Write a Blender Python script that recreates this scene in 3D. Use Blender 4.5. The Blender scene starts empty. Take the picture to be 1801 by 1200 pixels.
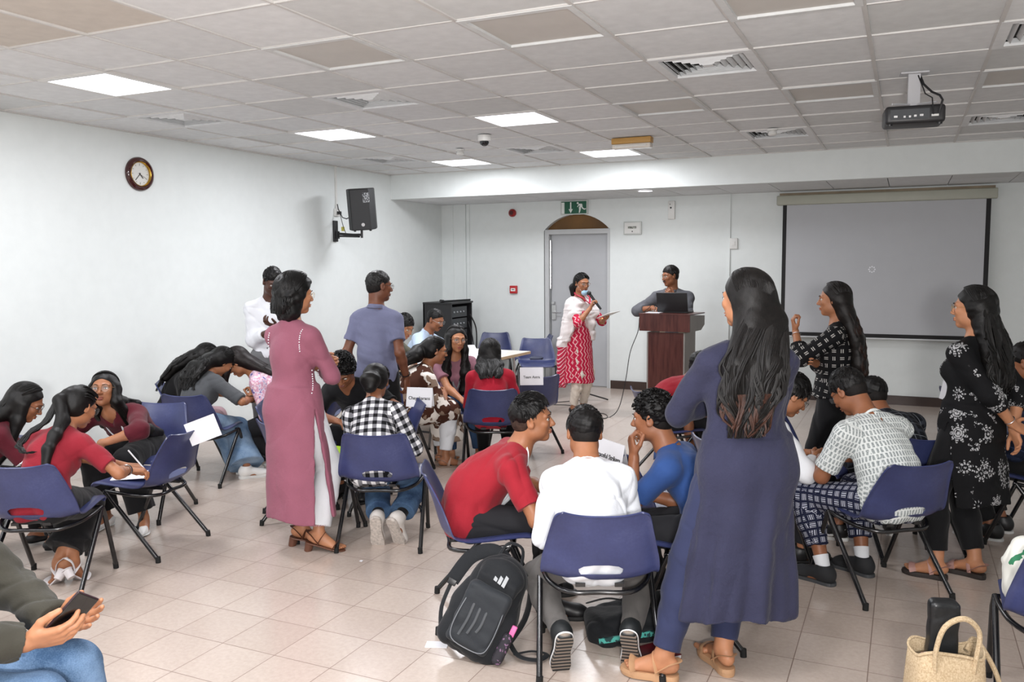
import bpy, bmesh, math, random
import numpy as np
from mathutils import Vector, Matrix
PI = math.pi
R = math.radians
SC = bpy.context.scene
COL = SC.collection

# ------------------------------------------------------------------ camera
CAM_H = 1.70
cam_d = bpy.data.cameras.new('camera'); cam = bpy.data.objects.new('camera', cam_d); COL.objects.link(cam)
cam_d.sensor_width = 36.0; cam_d.sensor_fit = 'HORIZONTAL'
cam_d.lens = 1497.4 / 1801 * 36.0
cam_d.clip_start = 0.05
_yaw, _pitch, _roll = 0.43413, -0.0905547, -0.006741
_F = Vector((-math.sin(_yaw)*math.cos(_pitch), math.cos(_yaw)*math.cos(_pitch), math.sin(_pitch)))
_r = Vector((math.cos(_yaw), math.sin(_yaw), 0)); _u = _r.cross(_F)
_rr = math.cos(_roll)*_r + math.sin(_roll)*_u; _uu = -math.sin(_roll)*_r + math.cos(_roll)*_u
cam.matrix_world = Matrix(((_rr.x, _uu.x, -_F.x, 0), (_rr.y, _uu.y, -_F.y, 0), (_rr.z, _uu.z, -_F.z, CAM_H), (0, 0, 0, 1)))
SC.camera = cam

# ------------------------------------------------------------------ world and exposure
W = bpy.data.worlds.new('world'); SC.world = W; W.use_nodes = True
W.node_tree.nodes['Background'].inputs[0].default_value = (0.93, 0.95, 1.0, 1)
W.node_tree.nodes['Background'].inputs[1].default_value = 0.75
SC.view_settings.view_transform = 'Standard'; SC.view_settings.look = 'None'
SC.view_settings.gamma = 1.0; SC.view_settings.use_curve_mapping = False
SC.view_settings.exposure = 0.05
LED_POWER = 31.0          # each lit ceiling panel, watts
FLASH_POWER = 235.0

# the photographer's flash, tilted up so that it bounces off the ceiling
fl = bpy.data.lights.new('bounce_flash', 'AREA'); fl.energy = FLASH_POWER; fl.shape = 'RECTANGLE'; fl.size = .25; fl.size_y = .25
fl.color = (1.0, 0.97, 0.95)
flo = bpy.data.objects.new('bounce_flash', fl); COL.objects.link(flo)
flo.location = (0.3, -0.5, 1.75)
flo.rotation_euler = (Vector((-1.6, 2.6, 4.6)) - Vector(flo.location)).to_track_quat('-Z', 'Y').to_euler()

# ------------------------------------------------------------------ materials
def lin(c):
    if isinstance(c, str):
        c = c.lstrip('#'); c = [int(c[i:i+2], 16)/255 for i in (0, 2, 4)]
    return tuple((x/12.92 if x <= 0.04045 else ((x+0.055)/1.055)**2.4) for x in c[:3]) + (1.0,)
class NT:
    "small helper round a node tree"
    def __init__(s, m): s.t = m.node_tree; s.b = s.t.nodes['Principled BSDF']
    def n(s, typ, **kw):
        x = s.t.nodes.new(typ)
        for k, v in kw.items():
            if k.startswith('i_'): x.inputs[k[2:].replace('_', ' ')].default_value = v
            else: setattr(x, k, v)
        return x
    def l(s, a, b): s.t.links.new(a, b)
    def math(s, op, a, b=None, c=None):
        x = s.t.nodes.new('ShaderNodeMath'); x.operation = op
        for i, v in enumerate((a, b, c)):
            if v is None: continue
            if isinstance(v, (int, float)): x.inputs[i].default_value = v
            else: s.l(v, x.inputs[i])
        return x.outputs[0]
    def mix(s, f, a, b):
        x = s.t.nodes.new('ShaderNodeMix'); x.data_type = 'RGBA'
        for i, v in ((0, f), (6, a), (7, b)):
            if isinstance(v, (int, float, tuple)): x.inputs[i].default_value = v
            else: s.l(v, x.inputs[i])
        return x.outputs[2]
    def ramp(s, f, stops):
        x = s.t.nodes.new('ShaderNodeValToRGB'); e = x.color_ramp.elements
        while len(e) < len(stops): e.new(0.5)
        for q, (p, c) in zip(e, stops): q.position = p; q.color = c if len(c) == 4 else tuple(c)+(1,)
        s.l(f, x.inputs[0]); return x.outputs[0]
    def obj(s): return s.n('ShaderNodeTexCoord').outputs['Object']
    def uv(s): return s.n('ShaderNodeTexCoord').outputs['UV']
    def sep(s, v):
        x = s.n('ShaderNodeSeparateXYZ'); s.l(v, x.inputs[0]); return x.outputs
    def noise(s, scale, detail=4, vec=None, rough=0.55):
        x = s.n('ShaderNodeTexNoise'); x.inputs['Scale'].default_value = scale; x.inputs['Detail'].default_value = detail
        x.inputs['Roughness'].default_value = rough
        s.l(vec if vec is not None else s.obj(), x.inputs['Vector']); return x.outputs[0]
    def bump(s, h, strength=0.2, dist=0.002):
        x = s.n('ShaderNodeBump'); x.inputs['Strength'].default_value = strength; x.inputs['Distance'].default_value = dist
        s.l(h, x.inputs['Height']); s.l(x.outputs[0], s.b.inputs['Normal'])
    def color(s, c): s.l(c, s.b.inputs['Base Color'])
MATS = {}
def mat(name, col=(0.8, 0.8, 0.8), rough=0.6, metal=0.0, spec=0.5, var=0.06, vscale=6.0, bump=0.0, bscale=60.0, sheen=0.0, coat=0.0, emit=None, fn=None, trans=0.0, alpha=1.0):
    if name in MATS: return MATS[name]
    m = bpy.data.materials.new(name); m.use_nodes = True; t = NT(m); b = t.b
    c = lin(col)
    b.inputs['Roughness'].default_value = rough; b.inputs['Metallic'].default_value = metal
    b.inputs['Specular IOR Level'].default_value = spec
    b.inputs['Sheen Weight'].default_value = sheen; b.inputs['Coat Weight'].default_value = coat
    b.inputs['Transmission Weight'].default_value = trans
    if emit: b.inputs['Emission Color'].default_value = lin(emit[0]); b.inputs['Emission Strength'].default_value = emit[1]
    b.inputs['Alpha'].default_value = alpha
    if fn: fn(t, c)
    else:
        lo = tuple(x*(1-var) for x in c[:3])+(1,); hi = tuple(min(1, x*(1+var)) for x in c[:3])+(1,)
        t.color(t.ramp(t.noise(vscale), [(0.3, lo), (0.7, hi)]))
    if bump: t.bump(t.noise(bscale, 3), bump, 0.002)
    m.diffuse_color = c
    MATS[name] = m; return m
def cloth(name, col, var=0.07, rough=0.85, weave=900.0, bump=0.25, fold=0.5, sheen=0.08):
    def fn(t, c):
        n1 = t.noise(7, 3); n2 = t.noise(170, 2)
        lo = tuple(x*(1-var) for x in c[:3])+(1,); hi = tuple(min(1, x*(1+var)) for x in c[:3])+(1,)
        t.color(t.ramp(t.math('ADD', t.math('MULTIPLY', n1, .7), t.math('MULTIPLY', n2, .3)), [(0.3, lo), (0.7, hi)]))
        h = t.math('ADD', t.math('MULTIPLY', t.noise(26, 3), fold), t.math('MULTIPLY', n2, .10))
        t.bump(h, bump*1.3, 0.012)
    return mat(name, col, rough, fn=fn, spec=0.2, sheen=sheen)
def glow(name, col, strength):
    m = bpy.data.materials.new(name); m.use_nodes = True; nt = m.node_tree; nt.nodes.clear()
    e = nt.nodes.new('ShaderNodeEmission'); e.inputs[0].default_value = lin(col); e.inputs[1].default_value = strength
    o = nt.nodes.new('ShaderNodeOutputMaterial'); nt.links.new(e.outputs[0], o.inputs[0]); return m

# ------------------------------------------------------------------ mesh helpers
def new_mesh(name, verts, faces, m=None, parent=None, smooth=False, loc=None):
    me = bpy.data.meshes.new(name); me.from_pydata([tuple(v) for v in verts], [], [tuple(f) for f in faces]); me.update()
    if smooth: me.polygons.foreach_set('use_smooth', [True]*len(me.polygons))
    return link(name, me, m, parent, loc)
def link(name, me, m=None, parent=None, loc=None):
    o = bpy.data.objects.new(name, me); COL.objects.link(o)
    if m is not None:
        for q in (m if isinstance(m, (list, tuple)) else [m]): me.materials.append(q)
    if parent is not None: o.parent = parent
    if loc is not None: o.location = loc
    return o
def tag(o, label, cat, group=None):
    o['label'] = label; o['category'] = cat
    if group: o['group'] = group
    return o
def struct(o): o['kind'] = 'structure'; return o
def thing(name, label, cat, loc=(0, 0, 0), rz=0.0, group=None):
    o = bpy.data.objects.new(name, None); COL.objects.link(o); o.location = loc; o.rotation_euler = (0, 0, rz)
    o.empty_display_size = 0.1
    return tag(o, label, cat, group)
def copy_tree(o, parent=None):
    c = o.copy(); COL.objects.link(c); c.parent = parent
    for ch in list(o.children): copy_tree(ch, c)
    return c
class MB:
    "collects boxes, tubes, lathes into ONE mesh"
    def __init__(s): s.v = []; s.f = []; s.mi = []; s.sm = []; s.cur = 0
    def add(s, v, f, M=None, smooth=False):
        k = len(s.v)
        if M is not None: v = [M @ Vector(p) for p in v]
        s.v += [tuple(p) for p in v]; s.f += [tuple(i+k for i in q) for q in f]
        s.mi += [s.cur]*len(f); s.sm += [smooth]*len(f)
    def box(s, x0, x1, y0, y1, z0, z1, M=None):
        s.add([(x0,y0,z0),(x1,y0,z0),(x1,y1,z0),(x0,y1,z0),(x0,y0,z1),(x1,y0,z1),(x1,y1,z1),(x0,y1,z1)],
              [(0,3,2,1),(4,5,6,7),(0,1,5,4),(1,2,6,5),(2,3,7,6),(3,0,4,7)], M)
    def rbox(s, x0, x1, y0, y1, z0, z1, r=0.01, M=None, seg=3):
        bm = bmesh.new(); bmesh.ops.create_cube(bm, size=1)
        for v in bm.verts: v.co = Vector(((x0+x1)/2+v.co.x*(x1-x0), (y0+y1)/2+v.co.y*(y1-y0), (z0+z1)/2+v.co.z*(z1-z0)))
        bmesh.ops.bevel(bm, geom=bm.edges[:], offset=r, segments=seg, profile=0.5, affect='EDGES')
        bm.verts.index_update()
        s.add([v.co.copy() for v in bm.verts], [[v.index for v in f.verts] for f in bm.faces], M, True); bm.free()
    def tube(s, pts, r, n=8, closed=False, cap=True, M=None, flat=1.0, up=None):
        pts = [Vector(p) for p in pts]; m = len(pts)
        rs = r if isinstance(r, (list, tuple)) else [r]*m
        T = []
        for i in range(m):
            a = pts[i-1] if (i > 0 or closed) else pts[0]; b = pts[(i+1) % m] if (i < m-1 or closed) else pts[-1]
            d = (b-a); T.append(d.normalized() if d.length > 1e-9 else Vector((0, 0, 1)))
        N = Vector(up) if up is not None else (Vector((0, 0, 1)) if abs(T[0].z) < 0.9 else Vector((1, 0, 0)))
        V = []; 
        for i in range(m):
            N = N - T[i]*N.dot(T[i])
            if N.length < 1e-6: N = T[i].orthogonal()
            N.normalize(); B = T[i].cross(N)
            for k in range(n):
                a = 2*PI*k/n; V.append(pts[i] + (B*math.cos(a) + N*math.sin(a)*flat)*rs[i])
        F = []
        for i in range(m if closed else m-1):
            j = (i+1) % m
            for k in range(n):
                F.append((i*n+k, i*n+(k+1) % n, j*n+(k+1) % n, j*n+k))
        if cap and not closed:
            F.append(tuple(reversed(range(n)))); F.append(tuple(range((m-1)*n, m*n)))
        s.add(V, F, M, True)
    def cyl(s, a, b, r, n=16, r2=None): s.tube([a, b], [r, r if r2 is None else r2], n)
    def lathe(s, prof, n=32, M=None, cap=True):
        V = []; F = []
        for (r_, z) in prof:
            for k in range(n): V.append((r_*math.cos(2*PI*k/n), r_*math.sin(2*PI*k/n), z))
        for i in range(len(prof)-1):
            for k in range(n): F.append((i*n+k, i*n+(k+1) % n, (i+1)*n+(k+1) % n, (i+1)*n+k))
        if cap and prof[0][0] > 1e-5: F.append(tuple(reversed(range(n))))
        if cap and prof[-1][0] > 1e-5: F.append(tuple(range((len(prof)-1)*n, len(prof)*n)))
        s.add(V, F, M, True)
    def ball(s, c, r, n=12, M=None):
        rx, ry, rz = r if isinstance(r, (tuple, list)) else (r, r, r); m = n//2+1
        V = [(c[0]+rx*math.sin(PI*i/m)*math.cos(2*PI*k/n), c[1]+ry*math.sin(PI*i/m)*math.sin(2*PI*k/n), c[2]-rz*math.cos(PI*i/m)) for i in range(1, m) for k in range(n)]
        F = [(i*n+k, i*n+(k+1) % n, (i+1)*n+(k+1) % n, (i+1)*n+k) for i in range(m-2) for k in range(n)]
        V += [(c[0], c[1], c[2]-rz), (c[0], c[1], c[2]+rz)]; q = len(V)
        F += [(k, q-2, (k+1) % n) for k in range(n)] + [((m-2)*n+k, (m-2)*n+(k+1) % n, q-1) for k in range(n)]
        s.add(V, F, M, True)
    def prism(s, poly, z0, z1, M=None, smooth=False):
        n = len(poly); V = [(x, y, z0) for x, y in poly] + [(x, y, z1) for x, y in poly]
        s.add(V, [tuple(reversed(range(n))), tuple(range(n, 2*n))] + [(k, (k+1) % n, (k+1) % n+n, k+n) for k in range(n)], M, smooth)
    def build(s, name, m=None, parent=None, loc=None, rot=None, bevel=0, auto=True):
        me = bpy.data.meshes.new(name); me.from_pydata(s.v, [], s.f); me.update()
        me.polygons.foreach_set('use_smooth', s.sm); me.polygons.foreach_set('material_index', s.mi)
        bm = bmesh.new(); bm.from_mesh(me); bmesh.ops.recalc_face_normals(bm, faces=bm.faces); bm.to_mesh(me); bm.free()
        try:
            if any(s.sm): me.set_sharp_from_angle(angle=R(40))
        except Exception: pass
        o = link(name, me, m, parent, loc)
        if rot is not None: o.rotation_euler = rot
        if bevel:
            b = o.modifiers.new('b', 'BEVEL'); b.width = bevel; b.segments = 2; b.limit_method = 'ANGLE'; b.harden_normals = False
        return o
def text_mesh(name, body, size, m, parent, loc, rot, font_bold=False, shear=0.0, ax='CENTER', extrude=0.0006):
    cu = bpy.data.curves.new(name, 'FONT'); cu.body = body; cu.size = size; cu.align_x = ax; cu.align_y = 'CENTER'; cu.extrude = extrude; cu.shear = shear
    if font_bold: cu.offset = size*0.012
    t = bpy.data.objects.new(name+'_tmp', cu); COL.objects.link(t)
    me = bpy.data.meshes.new_from_object(t); bpy.data.objects.remove(t)
    o = link(name, me, m, parent, loc); o.rotation_euler = rot; return o
# ================================================================== THE ROOM
XL, XR, YB, YF, ZC, ZS, YBEAM = -6.22, 3.4, 11.0, -3.2, 2.87, 2.555, 9.64
def gx(c): return c*0.6-0.219
def gy(r): return r*0.6+3.130
def wall_mat():
    def fn(t, c):
        n = t.noise(0.7, 3); n2 = t.noise(9, 5)
        a = t.ramp(t.math('ADD', t.math('MULTIPLY', n, .6), t.math('MULTIPLY', n2, .4)), [(0.35, lin('#d6dbda')), (0.65, lin('#dde2e1'))])
        t.color(a); t.bump(t.noise(60, 4), 0.08, 0.002)
    return mat('wall_paint', '#e2e4e2', 0.55, fn=fn)
M_WALL = wall_mat()
def floor_mat():
    def fn(t, c):
        s = t.sep(t.obj()); T = 0.2955
        u = t.math('DIVIDE', t.math('ADD', s[0], 0.096), T); v = t.math('DIVIDE', t.math('ADD', s[1], -3.108), T)
        fu = t.math('ABSOLUTE', t.math('SUBTRACT', t.math('FRACT', u), 0.5)); fv = t.math('ABSOLUTE', t.math('SUBTRACT', t.math('FRACT', v), 0.5))
        g = t.math('MAXIMUM', fu, fv)
        grout = t.math('GREATER_THAN', g, 0.4935)
        cell = t.n('ShaderNodeCombineXYZ'); t.l(t.math('FLOOR', u), cell.inputs[0]); t.l(t.math('FLOOR', v), cell.inputs[1])
        wn = t.n('ShaderNodeTexWhiteNoise'); wn.noise_dimensions = '3D'; t.l(cell.outputs[0], wn.inputs[0])
        base = t.ramp(wn.outputs[0], [(0.0, lin('#b8a99e')), (1.0, lin('#c2b4a9'))])
        sp = t.ramp(t.noise(45, 6, rough=0.7), [(0.35, lin('#ae9f94')), (0.62, lin('#c5b7ad'))])
        base = t.mix(0.35, base, sp)
        t.color(t.mix(grout, base, lin('#7d6a60')))
        st = t.noise(1.3, 4)
        rr = t.math('ADD', t.math('MULTIPLY', st, 0.16), 0.12)
        t.l(t.math('ADD', rr, t.math('MULTIPLY', grout, 0.4)), t.b.inputs['Roughness'])
        t.bump(t.math('ADD', t.math('MULTIPLY', grout, -1.0), t.math('MULTIPLY', t.noise(3.0, 2), 0.35)), 0.25, 0.002)
    return mat('floor_tiles', '#c6b3a5', 0.2, spec=0.5, fn=fn)
o = MB(); o.box(XL-.1, XR+.1, YF-.1, YB+.25, -0.1, 0.0); struct(o.build('floor', floor_mat()))
o = MB(); o.box(XL-.15, XL, YF, YB+.1, 0, ZC+.1); struct(o.build('wall_left', M_WALL))
o = MB(); o.box(XR, XR+.15, YF, YB+.1, 0, ZC+.1); struct(o.build('wall_right', M_WALL))
# back wall with an arched door opening
DX0, DX1, DH, ARCH = -4.60, -3.64, 2.15, 2.37
pts = [(XL-.15, 0), (DX0, 0), (DX0, DH)]
cxd = (DX0+DX1)/2; hw = (DX1-DX0)/2; rise = ARCH-DH; rad = (hw*hw+rise*rise)/(2*rise)
for k in range(1, 16):
    a = -math.asin(hw/rad) + 2*math.asin(hw/rad)*k/16
    pts.append((cxd+rad*math.sin(a), ARCH-rad+rad*math.cos(a)))
pts += [(DX1, DH), (DX1, 0), (XR+.15, 0), (XR+.15, ZC+.1), (XL-.15, ZC+.1)]
bm = bmesh.new(); f = bm.faces.new([bm.verts.new((x, YB, z)) for x, z in pts])
ex = bmesh.ops.extrude_face_region(bm, geom=[f])
bmesh.ops.translate(bm, vec=(0, 0.22, 0), verts=[v for v in ex['geom'] if isinstance(v, bmesh.types.BMVert)])
bmesh.ops.triangulate(bm, faces=[q for q in bm.faces if len(q.verts) > 4]); bmesh.ops.recalc_face_normals(bm, faces=bm.faces)
me = bpy.data.meshes.new('wall_back'); bm.to_mesh(me); bm.free(); struct(link('wall_back', me, M_WALL))
# shallow pilasters on the back wall
o = MB(); o.box(XL, -6.03, YB-.012, YB, 0, ZS); o.box(-5.86, -5.82, YB-.02, YB, 0, ZS); o.box(-5.80, -5.76, YB-.02, YB, 0, ZS)
o.box(-2.065, -2.045, YB-.02, YB, 0.12, ZS); struct(o.build('trim_1', M_WALL))
# beam and lowered ceiling behind it
o = MB(); o.box(XL, XR, YBEAM, YBEAM+.10, ZS, ZC); struct(o.build('wall_beam', M_WALL))
M_TILE = [mat('ceiling_tile_%d' % i, c, 0.9, var=0.05, vscale=14, bump=0.12, bscale=220) for i, c in enumerate(['#d6d8d9', '#dcdedf', '#cfd1d1', '#c8c1b8'])]
M_GRID = mat('ceiling_grid_metal', '#c9c7c4', 0.5)
M_DARK = mat('ceiling_gap', '#1a1918', 0.9)
LIT = [(-8, 1), (-8, 5), (-8, 9), (-5, 5), (-5, 9), (-8, -3), (-5, -3), (-2, -3), (-8, -7), (-5, -7)]
OFF = [(-5, 1), (-3, 1), (-3, 5), (-1, 5), (-1, 1), (1, 5)]
VENTS = [(-6, 3), (-9, 3), (-2, 3), (-2, 8), (1, 3), (1, 8), (-6, 8), (-9, 8)]
rng = random.Random(4)
o = MB(); used = set(LIT+OFF+VENTS)
for c in range(-10, 7):
    for r in range(-11, 11):
        if (c, r) in used: continue
        y1 = min(gy(r+1), YBEAM); x1 = min(gx(c+1), XR); dz = rng.uniform(0.002, 0.010)
        o.cur = rng.choice([0, 0, 1, 1, 2]); 
        if (c, r) in ((-7, -1), (-6, -1)): o.cur = 3
        tl = rng.uniform(-.003, .003)
        x0, y0 = gx(c)+.002, gy(r)+.002; x1 -= .002; y1 -= .002
        o.add([(x0, y0, ZC+dz), (x1, y0, ZC+dz+tl), (x1, y1, ZC+dz), (x0, y1, ZC+dz-tl)], [(0, 3, 2, 1)])
o.cur = 4; o.add([(XL, YF, ZC+.04), (XR, YF, ZC+.04), (XR, YBEAM, ZC+.04), (XL, YBEAM, ZC+.04)], [(0, 3, 2, 1)])
ceil = struct(o.build('ceiling', M_TILE+[M_DARK]))
o = MB(); w = 0.0085
for c in range(-10, 7): 
    ww = w if c < -3 else w*1.25
    o.box(gx(c)-ww, gx(c)+ww, YF, YBEAM, ZC-.003, ZC+.012)
for r in range(-10, 11): o.box(XL, XR, gy(r)-w*.6, gy(r)+w*.6, ZC-.002, ZC+.012)
o.box(XL, XL+.022, YF, YBEAM, ZC-.004, ZC+.01); o.box(XL, XR, YBEAM-.02, YBEAM, ZC-.004, ZC+.01)
struct(o.build('ceiling_grid', M_GRID))
# lowered ceiling
o = MB()
for c in range(-10, 7):
    for k, (y0, y1) in enumerate(((YBEAM+.1, 10.26), (10.26, 10.86), (10.86, YB))):
        o.cur = rng.choice([0, 2]); o.box(gx(c)+.004, min(gx(c+1), XR)-.004, y0+.003, y1-.003, ZS+.002, ZS+.02)
o.cur = 3; o.box(XL, XR, YBEAM+.1, YB, ZS+.025, ZS+.05)
struct(o.build('ceiling_low', M_TILE[:3]+[M_DARK]))
o = MB(); o.box(XL-.1, XR+.1, YF-.1, YB+.2, ZC+.1, ZC+.2); struct(o.build('ceiling_slab', M_WALL))
# baseboards
M_BASE = mat('brown_skirting', '#3d2f2a', 0.35, var=0.15)
o = MB(); o.box(DX1+.02, XR, YB-.018, YB, 0, .11); o.box(XL, DX0-.04, YB-.018, YB, 0, .11); struct(o.build('baseboard_back', M_BASE))
# the grey door in its frame
M_DOOR = mat('door_grey_paint', '#a9abae', 0.45, var=0.03); M_FRAME = mat('door_frame_paint', '#b9bbbc', 0.4, var=0.03)
M_STEEL = mat('brushed_steel', '#c8c8c8', 0.25, metal=1.0); M_BROWN = mat('brown_board', '#6b4a20', 0.6, var=0.25, vscale=3)
o = MB(); o.box(DX0+.09, DX1-.045, YB+.06, YB+.10, 0.012, 2.10); door = struct(o.build('door_1', M_DOOR))
o = MB(); o.box(DX0+.015, DX0+.075, YB-.005, YB+.16, 0, 2.10); o.box(DX1-.035, DX1-.001, YB-.005, YB+.16, 0, 2.10); o.box(DX0+.015, DX1, YB-.005, YB+.16, 2.10, 2.165)
f = struct(o.build('door_frame', M_FRAME, door)); del f['kind']
o = MB(); o.prism([(p[0], p[1]) for p in pts[2:19]], 0, 0.01, Matrix.Translation((0, YB+.10, 0)) @ Matrix.Rotation(PI/2, 4, 'X')); f = o.build('arch_panel', M_BROWN, door)
o = MB(); o.box(DX0+.10, DX0+.16, YB+.035, YB+.06, 0.92, 1.12); o.tube([(DX0+.13, YB+.04, 1.02), (DX0+.13, YB-.01, 1.02), (DX0+.26, YB-.015, 1.02)], .009); o.box(DX0+.11, DX0+.15, YB+.0, YB+.05, 1.14, 1.17)
o.build('door_handle', M_STEEL, door)
o = MB(); o.tube([(DX0+.085, YB+.03, 1.35), (DX0+.085, YB+.03, 2.02)], .012); o.build('door_rod', M_STEEL, door)
# outside light at the foot of the door: a strip of sunlit threshold
o = MB(); o.box(DX0-.4, DX1+.4, YB+.3, YB+1.4, -.1, 0); struct(o.build('floor_outside', mat('outdoor_paving', '#f2e9e4', 0.7)))
o = MB(); o.box(XL-.2, XR+.2, YB+1.5, YB+1.6, -.1, 3); struct(o.build('wall_outside', M_WALL))

# ------------------------------------------------------------------ ceiling fittings
M_LED = glow('led_panel', '#f4f2ff', 6.0)
M_WHITE = mat('white_plastic', '#d9d9d6', 0.4, var=0.02)
M_BLACK = mat('black_plastic', '#1b1b1d', 0.4, var=0.1)
names = {(-8, 1): 'lit square ceiling panel nearest the clock wall, largest of the lit panels', (-8, 5): 'lit square ceiling panel between the two left square vents and the camera dome', (-8, 9): 'lit square ceiling panel behind the small round detector, nearest the speaker corner',
         (-5, 5): 'lit square ceiling panel just above the white dome camera', (-5, 9): 'lit square ceiling panel right beneath the tan emergency light box'}
for (c, r) in LIT:
    x0, y0 = gx(c)+.012, gy(r)+.012; x1, y1 = gx(c+1)-.012, gy(r+1)-.012; cx, cy = (x0+x1)/2, (y0+y1)/2
    t = thing('ceiling_light', names.get((c, r)) or 'lit square ceiling panel behind the photographer, %s' % {(-8, -3): 'near row, beside the left wall', (-5, -3): 'near row, left of centre', (-2, -3): 'near row, right of centre', (-8, -7): 'far row, beside the left wall', (-5, -7): 'far row, left of centre'}[(c, r)], 'ceiling light', (cx, cy, ZC), group='lit ceiling panels')
    h = .2988
    o = MB()
    for a in ((-h, h, -h, -h+.04), (-h, h, h-.04, h), (-h, -h+.04, -h+.04, h-.04), (h-.04, h, -h+.04, h-.04)): o.box(*a, -.004, .02)
    o.build('frame', M_WHITE, t)
    o = MB(); o.add([(-h+.03, -h+.03, .004), (h-.03, -h+.03, .004), (h-.03, h-.03, .004), (-h+.03, h-.03, .004)], [(0, 3, 2, 1)]); o.build('diffuser', M_LED, t)
    l = bpy.data.lights.new('panel_lamp', 'AREA'); l.energy = LED_POWER; l.shape = 'SQUARE'; l.size = .52; l.color = (0.96, 0.97, 1.0)
    lo = bpy.data.objects.new('panel_lamp', l); COL.objects.link(lo); lo.parent = t; lo.location = (0, 0, -.012)
M_OFF = mat('unlit_diffuser', '#c3bfb9', 0.5, var=0.04)
for (c, r) in OFF:
    cx, cy = gx(c)+.3, gy(r)+.3; h = .2988
    lab = {(-5, 1): 'unlit beige ceiling panel behind the left square vent, toward the top left', (-3, 1): 'unlit beige ceiling panel at the top centre of the room, nearest the front', (-3, 5): 'unlit ceiling panel two tiles beyond the wide vent at centre right',
           (-1, 5): 'unlit ceiling panel just left of the projector mount', (-1, 1): 'unlit ceiling panel at the front edge above the projector screen side', (1, 5): 'unlit ceiling panel to the right of the projector'}[(c, r)]
    t = thing('ceiling_light', lab, 'ceiling light', (cx, cy, ZC), group='unlit ceiling panels')
    o = MB()
    for a in ((-h, h, -h, -h+.035), (-h, h, h-.035, h), (-h, -h+.035, -h+.035, h-.035), (h-.035, h, -h+.035, h-.035)): o.box(*a, -.006, .02)
    o.build('frame', M_TILE[2], t)
    o = MB(); o.box(-h+.03, h-.03, -h+.03, h-.03, .008, .02); o.build('diffuser', M_OFF, t)
vl = {(-6, 3): 'square louvred ceiling vent in the left half, above the lit panel pair', (-9, 3): 'square louvred ceiling vent closest to the clock', (-2, 3): 'large square louvred ceiling vent at centre right, nearest of the full ones',
      (-2, 8): 'square louvred ceiling vent with a round detector in front, left of the projector', (1, 3): 'square louvred ceiling vent cut by the top right corner of the view', (1, 8): 'square louvred ceiling vent right of the projector at the right edge',
      (-6, 8): 'square louvred ceiling vent between the dome camera and the tan light box', (-9, 8): 'small far louvred ceiling vent above the wall speaker'}
for (c, r) in VENTS:
    t = thing('ceiling_vent', vl[(c, r)], 'air vent', (gx(c)+.3, gy(r)+.3, ZC), group='square air vents')
    h = .2988; o = MB()
    o.box(-h, h, -h, h, .05, .055); o.build('backing', M_DARK, t)
    o = MB(); q = .245
    for a in ((-h, h, -h, -q), (-h, h, q, h), (-h, -q, -q, q), (q, h, -q, q)): o.box(*a, -.004, .02)
    o.build('frame', M_TILE[1], t)
    for k in range(5):
        q1 = q-.012-k*.043; q0 = q1-.019; o = MB()
        V = [(-q1, -q1, .030), (q1, -q1, .030), (q1, q1, .030), (-q1, q1, .030), (-q0, -q0, .0), (q0, -q0, .0), (q0, q0, .0), (-q0, q0, .0)]
        V += [(x, y, z+.003) for x, y, z in V]
        F = []
        for i in range(4):
            j = (i+1) % 4; F += [(i, j, j+4, i+4), (i+8, i+12, j+12, j+8), (i, i+8, j+8, j), (i+4, j+4, j+12, i+12)]
        o.add(V, F); o.build('louvre', M_TILE[1], t)
    o = MB(); o.box(-.03, .03, -.03, .03, .0, .02); o.build('centre_plate', M_TILE[1], t)
# dome camera
def at_ceiling(name, label, cat, c, r, z=ZC-.003): return thing(name, label, cat, (gx(c), gy(r), z))
t = at_ceiling('security_camera', 'white dome security camera with dark lens hanging from the ceiling', 'camera', -5.53, 6.55)
o = MB(); o.lathe([(.0, 0), (.062, 0), (.064, -.03), (.058, -.052), (.045, -.055), (0, -.055)], 28); o.build('housing', M_WHITE, t)
o = MB(); o.lathe([(.044, -.05), (.043, -.068), (.034, -.086), (.018, -.096), (0, -.099)], 28); o.build('dome', mat('smoked_dome', '#0e0e12', 0.08, spec=0.8), t)
for (c, r, lab) in ((-6.62, 7.80, 'small round white smoke detector beside the far left lit panel'), (-1.5, 7.95, 'round white smoke detector in front of the vent left of the projector')):
    t = at_ceiling('smoke_detector', lab, 'smoke detector', c, r)
    o = MB(); o.lathe([(0, 0), (.045, 0), (.045, -.012), (.03, -.02)], 24); o.build('base', M_WHITE, t)
    o = MB(); o.lathe([(.028, -.018), (.038, -.028), (.040, -.045), (.030, -.055), (0, -.058)], 24); o.build('sensor_head', M_WHITE, t)
# emergency light box
t = at_ceiling('emergency_light', 'tan emergency light box with clear cover under the ceiling', 'emergency light', -3.6, 7.85)
o = MB(); o.rbox(-.19, .19, -.05, .05, -.055, 0, .006); o.build('case', mat('tan_case', '#b48a4a', 0.5), t)
o = MB(); o.rbox(-.185, .185, -.047, .047, -.10, -.056, .008); o.build('clear_cover', mat('clear_cover', '#cfc8bf', 0.15, spec=0.8, var=0.05), t)
o = MB(); o.tube([(-.15, -.049, -.078), (.15, -.049, -.078)], .008); o.build('tube', M_WHITE, t)
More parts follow.
